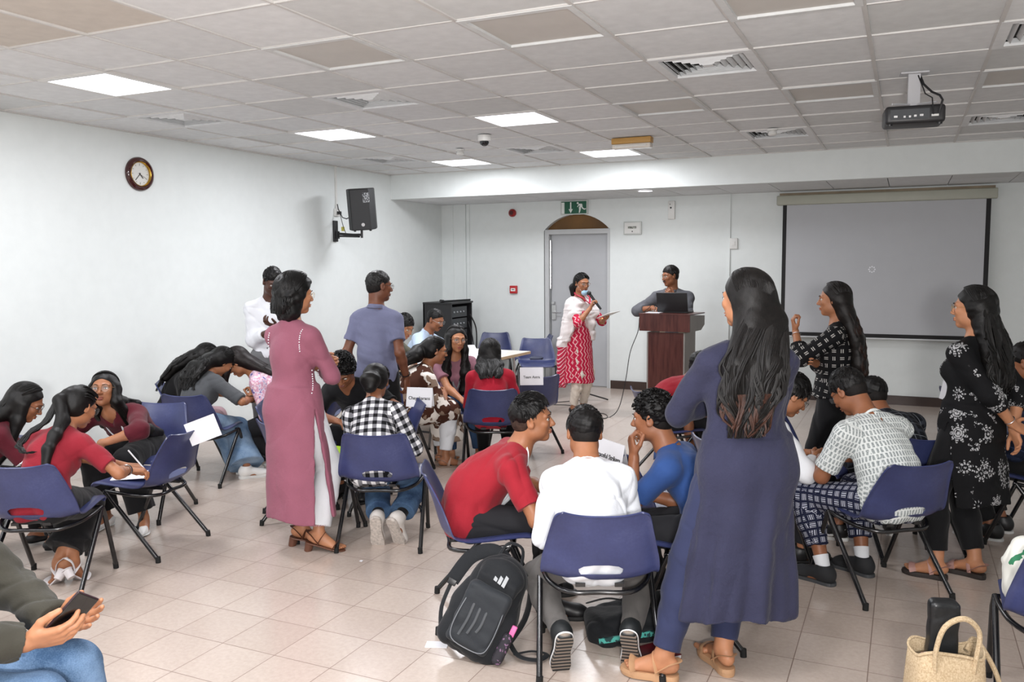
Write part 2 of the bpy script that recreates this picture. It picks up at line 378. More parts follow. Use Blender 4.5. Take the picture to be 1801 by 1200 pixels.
# small round downlight in the lowered ceiling
t = thing('downlight', 'small round lit downlight under the beam near the exit sign', 'ceiling light', (-2.85, 9.93, ZS))
o = MB(); o.lathe([(.10, 0), (.10, -.008), (.085, -.010), (.085, 0)], 28, cap=False); o.build('ring', M_WHITE, t)
o = MB(); o.lathe([(0, -.006), (.086, -.006)], 28, cap=False); o.build('diffuser', M_LED, t)
l = bpy.data.lights.new('downlight_lamp', 'AREA'); l.energy = 6; l.shape = 'DISK'; l.size = .16; lo = bpy.data.objects.new('downlight_lamp', l); COL.objects.link(lo); lo.parent = t; lo.location = (0, 0, -.02)
# projector under the ceiling
t = thing('projector', 'black ceiling projector hanging on a short white bracket', 'projector', (0.0, 6.0, ZC), R(6))
M_PROJ = mat('projector_black', '#262628', 0.45)
zb = -.27
o = MB(); o.rbox(-.17, .17, -.12, .12, zb-.055, zb+.055, .02); o.build('body', M_PROJ, t)
o = MB(); o.box(-.14, .08, -.125, -.118, zb-.03, zb+.03); o.build('port_panel', mat('port_panel', '#33363a', 0.5), t)
for (x, w, z) in ((-.11, .02, -.012), (-.06, .012, -.015), (-.03, .012, -.015), (.0, .015, -.012), (.035, .02, -.01)):
    q = MB(); q.box(x-w/2, x+w/2, -.129, -.124, zb+z-.006, zb+z+.006); q.build('port', M_STEEL, t)
o = MB(); o.box(.09, .13, -.13, -.12, zb-.02, zb-.008); o.build('warning_label', M_WHITE, t)
for x in (-.14, .14):
    q = MB(); q.lathe([(0, 0), (.018, 0), (.016, -.012), (0, -.012)], 14, Matrix.Translation((x, -.09, zb-.052))); q.build('foot', M_BLACK, t)
o = MB(); o.box(-.035, .035, -.02, .02, zb+.05, 0); o.box(-.08, .08, -.05, .05, -.01, 0); o.tube([(-.13, -.1, zb+.07), (0, 0, zb+.075), (.12, -.1, zb+.07)], .006); o.build('bracket', mat('bracket_white', '#b5b5b8', 0.4), t)
o = MB(); o.tube([(.03, 0, -.01), (.05, -.04, -.08), (.09, -.10, -.14), (.13, -.14, -.17), (.145, -.15, -.2), (.13, -.13, zb)], .007)
o.tube([(.02, -.02, -.02), (.06, -.05, -.14), (.09, -.13, -.18), (.10, -.135, zb-.01)], .004); o.build('cable', M_BLACK, t)

# ------------------------------------------------------------------ on the walls
RW = Matrix.Rotation(PI/2, 4, 'Y')
t = thing('wall_clock', 'round wall clock with glossy mahogany rim and gold inner ring', 'clock', (XL, 5.565, 2.515), R(90))
# clock local frame after rotation: local -Y looks into the room
MC = Matrix.Rotation(PI/2, 4, 'X')
o = MB(); o.lathe([(.150, 0), (.150, .012), (.140, .030), (.125, .036), (.112, .030), (.110, .010)], 48, MC, cap=False); o.build('rim', mat('mahogany_gloss', '#3c1210', 0.12, coat=0.6, var=0.2), t)
o = MB(); o.lathe([(.113, .026), (.108, .032), (.102, .026), (.100, .012)], 48, MC, cap=False); o.build('gold_ring', mat('gold', '#c9a24a', 0.25, metal=1.0), t)
o = MB(); o.lathe([(0, .010), (.108, .010)], 48, MC, cap=False); o.build('face', mat('clock_face', '#cfcfcb', 0.4), t)
M_INK = mat('black_ink', '#141414', 0.6)
for (nm, ang, ln, wd) in (('hour_hand', 138, .048, .004), ('minute_hand', 222, .075, .003), ('second_hand', 118, .08, .0012)):
    a = R(90-ang); o = MB(); o.tube([(-.012*math.cos(a), -.014, -.012*math.sin(a)), (ln*math.cos(a), -.014, ln*math.sin(a))], wd, 4); o.build(nm, M_INK, t)
o = MB()
for k in range(12):
    a = 2*PI*k/12; r0 = .082; s_ = .010 if k % 3 == 0 else .005
    o.box(-.0014, .0014, -.0125, -.0115, r0-s_, r0+s_, Matrix.Rotation(a, 4, 'Y'))
o.build('hour_marks', M_INK, t)
t = thing('wall_speaker', 'black wall speaker tilted down on a swivel bracket', 'speaker', (XL, 8.40, 2.10))
M_SPK = mat('speaker_black', '#1c1d1f', 0.5, var=0.08, bump=0.1, bscale=400)
o = MB(); o.rbox(0, .03, -.035, .035, -.125, .125, .006); o.box(.03, .06, -.02, .02, -.09, .0); o.tube([(.05, 0, -.03), (.30, -.03, -.05), (.46, -.10, -.055)], .016, 10); o.tube([(.05, 0, -.06), (.42, -.09, -.075)], .010, 8); o.tube([(.46, -.10, -.09), (.46, -.10, .03)], .014, 10); o.build('bracket', M_BLACK, t)
Ms = Matrix.Translation((.47, -.11, .24)) @ Matrix.Rotation(R(28), 4, 'Z') @ Matrix.Rotation(R(7), 4, 'X') @ Matrix.Rotation(R(-3), 4, 'Y')
o = MB(); poly = [(-.145, .12), (-.155, .10), (-.155, -.02), (-.11, -.13), (.11, -.13), (.155, -.02), (.155, .10), (.145, .12)]
o.prism(poly, -.235, .235, Ms); sp = o.build('cabinet', M_SPK, t, bevel=.012)
o = MB(); o.box(.04, .115, -.1325, -.130, .08, .19, Ms); o.build('rating_label', mat('rating_label', '#8d9093', 0.5, fn=lambda t_, c: t_.color(t_.mix(t_.math('GREATER_THAN', t_.noise(90, 2), .5), lin('#2a2b2d'), lin('#b9bcc0')))), t)
o = MB(); o.lathe([(0, 0), (.02, 0), (.02, .005), (0, .005)], 18, Ms @ Matrix.Translation((0.02, -.129, -.17)) @ Matrix.Rotation(PI/2, 4, 'X')); o.build('round_badge', M_STEEL, t)
for x in (-.09, .09):
    q = MB(); q.lathe([(0, -.25), (.014, -.25), (.014, -.23), (0, -.23)], 10, Ms @ Matrix.Translation((x, -.05, 0))); q.build('foot', M_BLACK, t)
o = MB(); o.tube([(.03, .03, .32), (.05, .02, .26), (.12, -.0, .16), (.20, -.03, .14), (.30, -.05, .17), (.36, -.06, .20)], .006); o.tube([(.08, .01, .2), (.13, 0, .05), (.18, -.02, -.03)], .004); o.build('cable', M_BLACK, t)
o = MB(); o.box(.10, .14, -.0, .012, .0, .05); o.build('yellow_tag', mat('yellow_tag', '#b8b04a', 0.6), t)
t = thing('cable_trunking', 'white vertical cable trunking with socket above the wall speaker', 'trunking', (XL, 8.44, 2.28))
o = MB(); o.box(0, .018, -.012, .012, .08, ZC-2.28-.004); o.build('conduit', M_WHITE, t)
o = MB(); o.rbox(0, .035, -.045, .045, 0, .09, .004); o.build('socket_box', M_WHITE, t)
o = MB(); o.rbox(.035, .075, -.03, .01, .02, .055, .004); o.build('plug', M_BLACK, t)

def wall_thing(name, label, cat, x, z): return thing(name, label, cat, (x, YB, z))
t = wall_thing('exit_sign', 'green exit sign with white arrow and running figure above the door', 'exit sign', -4.144, 2.458)
o = MB(); o.box(-.195, .195, -.035, 0, -.098, .092); o.build('frame', mat('sign_frame', '#c8cbc6', 0.4), t)
o = MB(); o.box(-.182, .182, -.038, -.034, -.085, .080); o.build('green_panel', mat('exit_green', '#12553c', 0.4, var=0.05), t)
M_SIGNW = mat('sign_white', '#e3e6e2', 0.5, var=0.02)
o = MB(); o.box(-.178, -.135, -.041, -.037, -.083, .068); o.build('door_symbol', M_SIGNW, t)
o = MB(); o.box(-.052, -.034, -.041, -.037, -.03, .07); o.prism([(-.073, -.022), (-.013, -.022), (-.043, -.078)], 0, .004, Matrix.Translation((0, -.037, 0)) @ Matrix.Rotation(PI/2, 4, 'X')); o.build('arrow', M_SIGNW, t)
MX = Matrix.Translation((0, -.037, 0)) @ Matrix.Rotation(PI/2, 4, 'X')
o = MB(); o.prism([(.058+.014*math.cos(a*PI/8), .055+.014*math.sin(a*PI/8)) for a in range(16)], 0, .004, MX)
o.prism([(.07, .045), (.118, .045), (.11, .005), (.10, -.018), (.072, -.015), (.085, .015)], 0, .0041, MX)
o.prism([(.112, .045), (.122, .04), (.128, -.002), (.15, -.022), (.175, -.018), (.175, -.03), (.15, -.036), (.12, -.018), (.108, .01)], 0, .0042, MX)
o.prism([(.078, -.012), (.105, -.012), (.098, -.04), (.088, -.075), (.073, -.075), (.078, -.04)], 0, .0043, MX)
o.prism([(.072, .04), (.08, .03), (.058, .0), (.05, .006)], 0, .0044, MX); o.build('running_figure', M_SIGNW, t)
t = wall_thing('alarm_sounder', 'round red fire alarm sounder high on the back wall', 'fire alarm', -5.073, 2.412)
o = MB(); o.lathe([(0, 0), (.055, 0), (.055, .03), (.045, .04), (.03, .055), (0, .055)], 28, MC); o.build('housing', mat('alarm_red', '#8e1c1c', 0.35), t)
o = MB(); o.lathe([(.03, .056), (.028, .06), (0, .06)], 20, MC); o.build('grille', mat('alarm_dark', '#4a1010', 0.5), t)
t = wall_thing('fire_call_point', 'small square red fire call point at shoulder height on the back wall', 'fire alarm', -5.06, 1.335)
o = MB(); o.rbox(-.055, .055, -.04, 0, -.055, .055, .006); o.build('housing', mat('call_red', '#b01f25', 0.4), t)
o = MB(); o.box(-.035, .035, -.043, -.039, -.022, .018); o.build('press_pane', M_SIGNW, t)
o = MB(); o.box(-.022, .022, -.0445, -.0425, -.006, .004); o.build('marking', M_BLACK, t)
t = wall_thing('control_box', 'white framed control box with small label right of the door', 'control box', -3.32, 2.16)
o = MB(); o.rbox(-.122, .122, -.03, 0, -.085, .085, .006); o.build('frame', mat('box_frame', '#c3c6c3', 0.5), t)
o = MB(); o.box(-.105, .105, -.034, -.028, -.068, .068); o.build('door', M_WHITE, t)
o = MB(); o.box(-.06, .055, -.037, -.033, -.008, .022); o.build('label_plate', mat('label_grey', '#7d8078', 0.5, fn=lambda t_, c: t_.color(t_.mix(t_.math('GREATER_THAN', t_.noise(70, 2), .5), lin('#5c6058'), lin('#a5a8a0')))), t)
o = MB(); o.lathe([(0, 0), (.008, 0), (.008, .004), (0, .004)], 12, Matrix.Translation((0, -.034, -.045)) @ MC); o.build('lock', M_BLACK, t)
t = wall_thing('wall_unit', 'slim upright white wall unit with round dark button near the ceiling', 'control box', -2.80, 2.378)
o = MB(); o.rbox(-.045, .045, -.035, 0, -.118, .118, .008); o.build('case', M_WHITE, t)
o = MB(); o.lathe([(0, 0), (.012, 0), (.012, .006), (0, .006)], 14, Matrix.Translation((-.005, -.034, .03)) @ MC); o.lathe([(0, 0), (.006, 0), (.006, .006), (0, .006)], 14, Matrix.Translation((-.015, -.034, .075)) @ MC); o.build('button', M_BLACK, t)
t = wall_thing('switch_box', 'small white switch box beside the vertical conduit left of the screen', 'switch', -2.0, 1.935)
o = MB(); o.rbox(-.048, .048, -.03, 0, -.068, .068, .006); o.build('case', M_WHITE, t)
o = MB(); o.rbox(-.02, .02, -.036, -.028, -.025, .025, .003); o.build('rocker', M_WHITE, t)

# projection screen
t = thing('projection_screen', 'pulled-down projection screen with black borders on the back wall', 'projection screen', (-.28, YB-.10, 0))
M_HOUS = mat('screen_housing', '#a6a79a', 0.45, var=0.03)
o = MB(); o.rbox(-1.19, 1.16, -.05, .05, 2.385, 2.50, .012); o.build('housing', M_HOUS, t)
o = MB(); o.box(-1.17, 1.14, .05, .10, 2.50, 2.535); o.build('mounting_rail', mat('rail_tan', '#9a8a72', 0.6, var=0.2), t)
o = MB(); o.box(-1.12, 1.10, -.004, .0, .80, 2.40); o.build('cloth', mat('screen_cloth', '#b7b9bd', 0.9, var=0.015), t)
M_SB = mat('screen_border', '#0f0d10', 0.7)
o = MB(); o.box(-1.12, -1.075, -.0055, -.0035, .80, 2.39); o.box(1.052, 1.10, -.0055, -.0035, .80, 2.39); o.box(-1.12, 1.10, -.0055, -.0035, .80, .845); o.build('border', M_SB, t)
o = MB(); o.tube([(-1.12, 0, .79), (1.10, 0, .79)], .012, 10); o.build('weight_bar', mat('weight_bar', '#c6c8ca', 0.4), t)
o = MB()
for k in range(8):
    a = 2*PI*k/8; x, z = -.10+.032*math.cos(a), 1.605+.032*math.sin(a)
    o.lathe([(0, 0), (.009, 0), (.009, .001), (0, .001)], 10, Matrix.Translation((x, -.0045, z)) @ MC)
o.build('loading_circle', mat('projected_dots', '#e8e9ee', 0.8), t)
# ================================================================== SOFT SURFACES: bodies, clothes and hair grown from blended limbs
def V3(*a): return np.array(a, float)
def unit(v): return v/max(np.linalg.norm(v), 1e-9)
def axes_from(up, front):
    "rows: right, front, up"
    up = unit(up); fr = front-up*front.dot(up); fr = unit(fr); rt = np.cross(fr, up); return np.array([rt, fr, up])
class Prim:
    k = 0.0
    def bounds(s, m): return s.lo-m, s.hi+m
class Cone(Prim):                      # round cone
    def __init__(s, a, b, ra, rb, k=.02, cut=None, sq=None):
        s.a = np.array(a, float); s.b = np.array(b, float); s.ra, s.rb, s.k = ra, rb, k; s.cut = cut
        r = max(ra, rb); s.lo = np.minimum(s.a, s.b)-r; s.hi = np.maximum(s.a, s.b)+r; s.sq = sq
    def ev(s, X, Y, Z):
        ax, ay, az = s.a; d = s.b-s.a; L2 = d.dot(d)+1e-12
        px, py, pz = X-ax, Y-ay, Z-az
        h = np.clip((px*d[0]+py*d[1]+pz*d[2])/L2, 0, 1)
        qx, qy, qz = px-h*d[0], py-h*d[1], pz-h*d[2]
        if s.sq is not None:            # squash along a direction: (dir, factor>1 thins it)
            n, f = s.sq; t = qx*n[0]+qy*n[1]+qz*n[2]
            qx, qy, qz = qx+n[0]*t*(f-1), qy+n[1]*t*(f-1), qz+n[2]*t*(f-1)
        D = np.sqrt(qx*qx+qy*qy+qz*qz)-(s.ra+(s.rb-s.ra)*h)
        if s.cut is not None:
            for (p, n) in s.cut: D = np.maximum(D, (X-p[0])*n[0]+(Y-p[1])*n[1]+(Z-p[2])*n[2])
        return D
class Ell(Prim):                       # oriented ellipsoid, A rows = its axes
    def __init__(s, c, r, A=None, k=.02, cut=None):
        s.c = np.array(c, float); s.r = np.array(r, float); s.A = np.eye(3) if A is None else A; s.k = k; s.cut = cut
        e = np.sqrt(((s.A.T*s.r)**2).sum(1)); s.lo = s.c-e; s.hi = s.c+e
    def ev(s, X, Y, Z):
        px, py, pz = X-s.c[0], Y-s.c[1], Z-s.c[2]; A = s.A; r = s.r
        u = (A[0][0]*px+A[0][1]*py+A[0][2]*pz)/r[0]; v = (A[1][0]*px+A[1][1]*py+A[1][2]*pz)/r[1]; w = (A[2][0]*px+A[2][1]*py+A[2][2]*pz)/r[2]
        k0 = np.sqrt(u*u+v*v+w*w); k1 = np.sqrt((u/r[0])**2+(v/r[1])**2+(w/r[2])**2)+1e-9
        D = k0*(k0-1)/k1
        if s.cut is not None:
            for (p, n) in s.cut: D = np.maximum(D, (X-p[0])*n[0]+(Y-p[1])*n[1]+(Z-p[2])*n[2])
        return D
class Box(Prim):                       # oriented rounded box
    def __init__(s, c, h, A=None, rr=.01, k=.01):
        s.c = np.array(c, float); s.h = np.array(h, float); s.A = np.eye(3) if A is None else A; s.rr = rr; s.k = k
        e = np.abs(s.A.T) @ s.h; s.lo = s.c-e; s.hi = s.c+e; s.cut = None
    def ev(s, X, Y, Z):
        px, py, pz = X-s.c[0], Y-s.c[1], Z-s.c[2]; A = s.A
        q = [np.abs(A[i][0]*px+A[i][1]*py+A[i][2]*pz)-s.h[i]+s.rr for i in range(3)]
        return np.sqrt(sum(np.maximum(x, 0)**2 for x in q))+np.minimum(np.maximum(np.maximum(q[0], q[1]), q[2]), 0)-s.rr
class Skirt(Prim):                     # stack of ellipses along a path, with folds; secs: (center, rx, ry), A rows right/front/up of each
    def __init__(s, secs, right, front, folds=(7, .05, 0.0), k=.03, zpow=1.0, wav=0.0, slits=()):
        s.slits = slits
        s.s = [(np.array(c, float), rx, ry) for c, rx, ry in secs]; s.rt, s.fr = unit(np.array(right, float)), unit(np.array(front, float)); s.folds = folds; s.k = k
        C = np.array([c for c, _, _ in s.s]); m = max(max(rx, ry) for _, rx, ry in s.s)*1.1
        s.lo = C.min(0)-m; s.hi = C.max(0)+m; s.lo[2] = C[:, 2].min(); s.hi[2] = C[:, 2].max(); s.z0, s.z1 = s.lo[2], s.hi[2]; s.wav = wav
    def ev(s, X, Y, Z):
        S = sorted(s.s, key=lambda q: q[0][2]); zs = np.array([q[0][2] for q in S]); z = Z
        f = lambda vals: np.interp(z.ravel(), zs, vals).reshape(z.shape)
        cx, cy, rx, ry = f([q[0][0] for q in S]), f([q[0][1] for q in S]), f([q[1] for q in S]), f([q[2] for q in S])
        dx, dy = X-cx, Y-cy
        u = dx*s.rt[0]+dy*s.rt[1]; v = dx*s.fr[0]+dy*s.fr[1]
        th = np.arctan2(v/ry, u/rx); t = (s.z1-z)/(s.z1-s.z0)
        n, amp, ph = s.folds
        w = 1+amp*np.clip(t, 0, 1)**1.3*(np.sin(n*th+ph+1.5*t)*.6+.4*np.sin((2*n-3)*th+2.1+ph+2*t))
        q = np.sqrt((u/(rx*w))**2+(v/(ry*w))**2)
        D = (q-1)*np.minimum(rx, ry)
        if s.slits:
            for (t0, hf, zt) in s.slits:
                dth = np.abs((th-R(t0)+PI) % (2*PI)-PI); hh = R(hf)*np.clip((zt-z)/(zt-s.z0), 0, 1)**.8; return np.maximum((dth-hh)*.14, np.maximum(z-zt, D-.06))
        z0 = s.z0+(s.wav*np.sin(3*th+ph) if s.wav else 0)
        return np.maximum(np.maximum(D, z0-z), z-s.z1)
def smin(a, b, k):
    if k <= 0: return np.minimum(a, b)
    h = np.maximum(k-np.abs(a-b), 0)/k
    return np.minimum(a, b)-h*h*k*.25
def fold_noise(seed, amp, freq):
    rg = np.random.RandomState(seed); D = rg.normal(size=(5, 3)); D /= np.linalg.norm(D, axis=1)[:, None]; P = rg.uniform(0, 6.28, 5)
    def f(x, y, z):
        a = 0
        for i in range(5):
            w = .8*np.sin(freq*.45*(D[i-1][0]*x+D[i-1][1]*y+D[i-1][2]*z)+P[i-2])
            a = a+np.sin(freq*(1+.35*i)*(D[i][0]*x+D[i][1]*y+D[i][2]*z)+P[i]+w)/(1+.5*i)
        r = 0
        for i in range(4):
            w = 1.1*np.sin(freq*.22*(D[i-1][0]*x+D[i-1][1]*y+D[i-1][2]*z)+P[i-3]); m = .5+.5*np.sin(freq*.30*(D[i-2][0]*x+D[i-2][1]*y+D[i-2][2]*z)+P[i])
            r = r-m*(1-np.abs(np.sin(freq*.42*(D[i][0]*x+D[i][1]*y+D[i][2]*z)+P[i-1]+w)))**5
        return a*amp/2.4+r*amp*(1.1 if amp > .0029 and freq < 80 else 0)
    return f
class Field:
    "blended limbs on a grid whose spacing is fine only where asked"
    def __init__(s, h): s.h = h; s.ops = []; s.fine = []
    def add(s, *ps):
        for p in ps: s.ops.append(('u', p))
        return s
    def cut(s, p, k=.005): s.ops.append(('s', p, k)); return s
    def axis(s, i, lo, hi):
        out = [lo]; iv = [(a[i], b[i], hh) for a, b, hh in s.fine]
        x = lo
        while x < hi:
            st = s.h
            for a, b, hh in iv:
                if a-.012 <= x <= b+.012: st = min(st, hh)
            x += st; out.append(x)
        return np.array(out)
    def mesh(s, disp=None, want=None):
        P = [o[1] for o in s.ops if o[0] == 'u']
        lo = np.min([p.lo-.6*p.k*0-.015 for p in P], axis=0)-.004; hi = np.max([p.hi+.015 for p in P], axis=0)+.004
        AX = [s.axis(i, lo[i], hi[i]) for i in range(3)]
        G = np.full([len(a) for a in AX], .05, np.float32)
        for o in s.ops:
            p = o[1]; m = (p.k if o[0] == 'u' else o[2])+.02
            sl = []
            for i in range(3):
                a = np.searchsorted(AX[i], p.lo[i]-m); b = np.searchsorted(AX[i], p.hi[i]+m); sl.append(slice(max(0, a-1), min(len(AX[i]), b+1)))
            if any(q.stop-q.start < 1 for q in sl): continue
            X = AX[0][sl[0]][:, None, None]; Y = AX[1][sl[1]][None, :, None]; Z = AX[2][sl[2]][None, None, :]
            if isinstance(p, Skirt): X, Y, Z = np.broadcast_arrays(X, Y, Z)
            D = p.ev(X, Y, Z); g = G[tuple(sl)]
            if o[0] == 'u': G[tuple(sl)] = smin(g, D, p.k)
            else: G[tuple(sl)] = -smin(-g, D, o[2])
        return nets(G, AX, disp)
def nets(G, AX, disp=None):
    s = G < 0; n = G.shape
    c = np.zeros([d-1 for d in n], np.uint8)
    for a in (0, 1):
        for b in (0, 1):
            for d in (0, 1): c += s[a:n[0]-1+a, b:n[1]-1+b, d:n[2]-1+d]
    idx = np.argwhere((c > 0) & (c < 8)); M = len(idx)
    if M == 0: return np.zeros((0, 3)), np.zeros((0, 4), int)
    I, J, K = idx.T
    num = np.full(c.shape, -1, np.int32); num[I, J, K] = np.arange(M)
    acc = np.zeros((M, 3)); cnt = np.zeros(M)
    cor = [(a, b, d) for a in (0, 1) for b in (0, 1) for d in (0, 1)]
    val = {q: G[I+q[0], J+q[1], K+q[2]].astype(float) for q in cor}
    C = [[AX[0][I], AX[0][I+1]], [AX[1][J], AX[1][J+1]], [AX[2][K], AX[2][K+1]]]
    for q in cor:
        for ax in range(3):
            if q[ax]: continue
            w = list(q); w[ax] = 1; w = tuple(w); a, b = val[q], val[w]; ok = (a < 0) != (b < 0)
            t = np.where(ok, a/(np.where(ok, a-b, 1)), 0)
            for e in range(3):
                p0 = C[e][q[e]]; p1 = C[e][w[e]]; acc[:, e] += np.where(ok, p0+t*(p1-p0), 0)
            cnt += ok
    Vv = acc/cnt[:, None]
    F = []
    for ax in range(3):
        o1, o2 = (ax+1) % 3, (ax+2) % 3
        sl0 = [slice(None)]*3; sl1 = [slice(None)]*3; sl0[ax] = slice(0, n[ax]-1); sl1[ax] = slice(1, n[ax])
        a = s[tuple(sl0)]; b = s[tuple(sl1)]; e = np.argwhere(a != b)
        e = e[(e[:, o1] > 0) & (e[:, o2] > 0) & (e[:, o1] < n[o1]-1) & (e[:, o2] < n[o2]-1)]
        if len(e) == 0: continue
        ins = a[e[:, 0], e[:, 1], e[:, 2]]
        q = []
        for d1, d2 in ((0, 0), (1, 0), (1, 1), (0, 1)):
            f = e.copy(); f[:, o1] -= d1; f[:, o2] -= d2; q.append(num[f[:, 0], f[:, 1], f[:, 2]])
        q = np.stack(q, 1); q = q[(q >= 0).all(1)] if False else q
        q[~ins] = q[~ins][:, ::-1]; F.append(q)
    F = np.concatenate(F); F = F[(F >= 0).all(1)]
    if disp is not None:
        # push along the surface normal
        nv = vnormals(Vv, F); d = disp(Vv[:, 0], Vv[:, 1], Vv[:, 2]); Vv = Vv+nv*d[:, None]
    return Vv, F
def vnormals(V, F):
    a, b, c, d = (V[F[:, i]] for i in range(4)); nn = np.cross(c-a, d-b); N = np.zeros_like(V)
    for i in range(4): np.add.at(N, F[:, i], nn)
    return N/np.maximum(np.linalg.norm(N, axis=1), 1e-12)[:, None]
def relax(V, F, it=1, w=.5):
    E = np.concatenate([F[:, [0, 1]], F[:, [1, 2]], F[:, [2, 3]], F[:, [3, 0]]])
    for _ in range(it):
        S = np.zeros_like(V); c = np.zeros(len(V)); np.add.at(S, E[:, 0], V[E[:, 1]]); np.add.at(c, E[:, 0], 1); np.add.at(S, E[:, 1], V[E[:, 0]]); np.add.at(c, E[:, 1], 1)
        V = V*(1-w)+w*S/np.maximum(c, 1)[:, None]
    return V
def soft_obj(name, VF, m, parent, it=1, bones=None):
    V, F = VF
    if len(F) == 0: return None
    V = relax(V, F, it) if it else V
    me = bpy.data.meshes.new(name); me.vertices.add(len(V)); me.vertices.foreach_set('co', V.astype(np.float32).ravel())
    me.loops.add(len(F)*4); me.loops.foreach_set('vertex_index', F.astype(np.int32).ravel())
    me.polygons.add(len(F)); me.polygons.foreach_set('loop_start', np.arange(0, len(F)*4, 4, dtype=np.int32)); me.polygons.foreach_set('loop_total', np.full(len(F), 4, np.int32))
    me.polygons.foreach_set('use_smooth', np.ones(len(F), bool)); me.update(calc_edges=True)
    if bones: bone_uv(me, V, F, bones)
    return link(name, me, m, parent)
def bone_uv(me, V, F, bones):
    "pattern coordinates in metres, box-mapped in the frame of the nearest limb: bones = [(a, b, axes, off, r)]"
    C = V[F].mean(1); a, b, c, d = (V[F[:, i]] for i in range(4)); N = np.cross(c-a, d-b); N /= np.maximum(np.linalg.norm(N, axis=1), 1e-12)[:, None]
    best = np.full(len(F), 1e9); who = np.zeros(len(F), int)
    for i, (p, q, A, off, r) in enumerate(bones):
        d_ = q-p; h = np.clip(((C-p) @ d_)/(d_.dot(d_)+1e-9), 0, 1); D = np.linalg.norm(C-p-h[:, None]*d_, axis=1)-r
        w = D < best; best[w] = D[w]; who[w] = i
    UV = np.zeros((len(F), 4, 2))
    for i, (p, q, A, off, r) in enumerate(bones):
        w = who == i
        if not w.any(): continue
        L = (V[F[w]]-p) @ A.T; n = N[w] @ A.T
        side = np.abs(n[:, 0]) > np.abs(n[:, 1])*1.15
        u = np.where(side[:, None], L[:, :, 1]+.13, L[:, :, 0]); UV[w, :, 0] = u+off[0]; UV[w, :, 1] = L[:, :, 2]+off[1]
    l = me.uv_layers.new(name='UVMap'); l.data.foreach_set('uv', UV.reshape(-1).astype(np.float32))
# ================================================================== PEOPLE
def frame(pitch=0, yaw=0, roll=0, base=None):
    "rows right, front, up; pitch leans forward, yaw turns left, roll tips to the right side"
    p, y, r = R(pitch), R(yaw), R(roll)
    up = V3(math.sin(r), math.sin(p)*math.cos(r), math.cos(p)*math.cos(r)); fr = V3(0, math.cos(p), -math.sin(p))
    A = axes_from(up, fr)
    c, s = math.cos(y), math.sin(y); Z = np.array([[c, -s, 0], [s, c, 0], [0, 0, 1]])
    A = A @ Z.T
    if base is not None: A = A @ base
    return A
def ik(a, t, l1, l2, pole):
    a = np.array(a, float); t = np.array(t, float); d = t-a; L = np.linalg.norm(d); mx = (l1+l2)*.999
    if L > mx: t = a+d/L*mx; d = t-a; L = mx
    L = max(L, abs(l1-l2)+.01); u = unit(d); x = (l1*l1-l2*l2+L*L)/(2*L); h = math.sqrt(max(l1*l1-x*x, 0))
    p = np.array(pole, float); p = p-u*p.dot(u); p = unit(p) if np.linalg.norm(p) > 1e-6 else unit(np.cross(u, V3(1, 0, 0)))
    return a+u*x+p*h, t
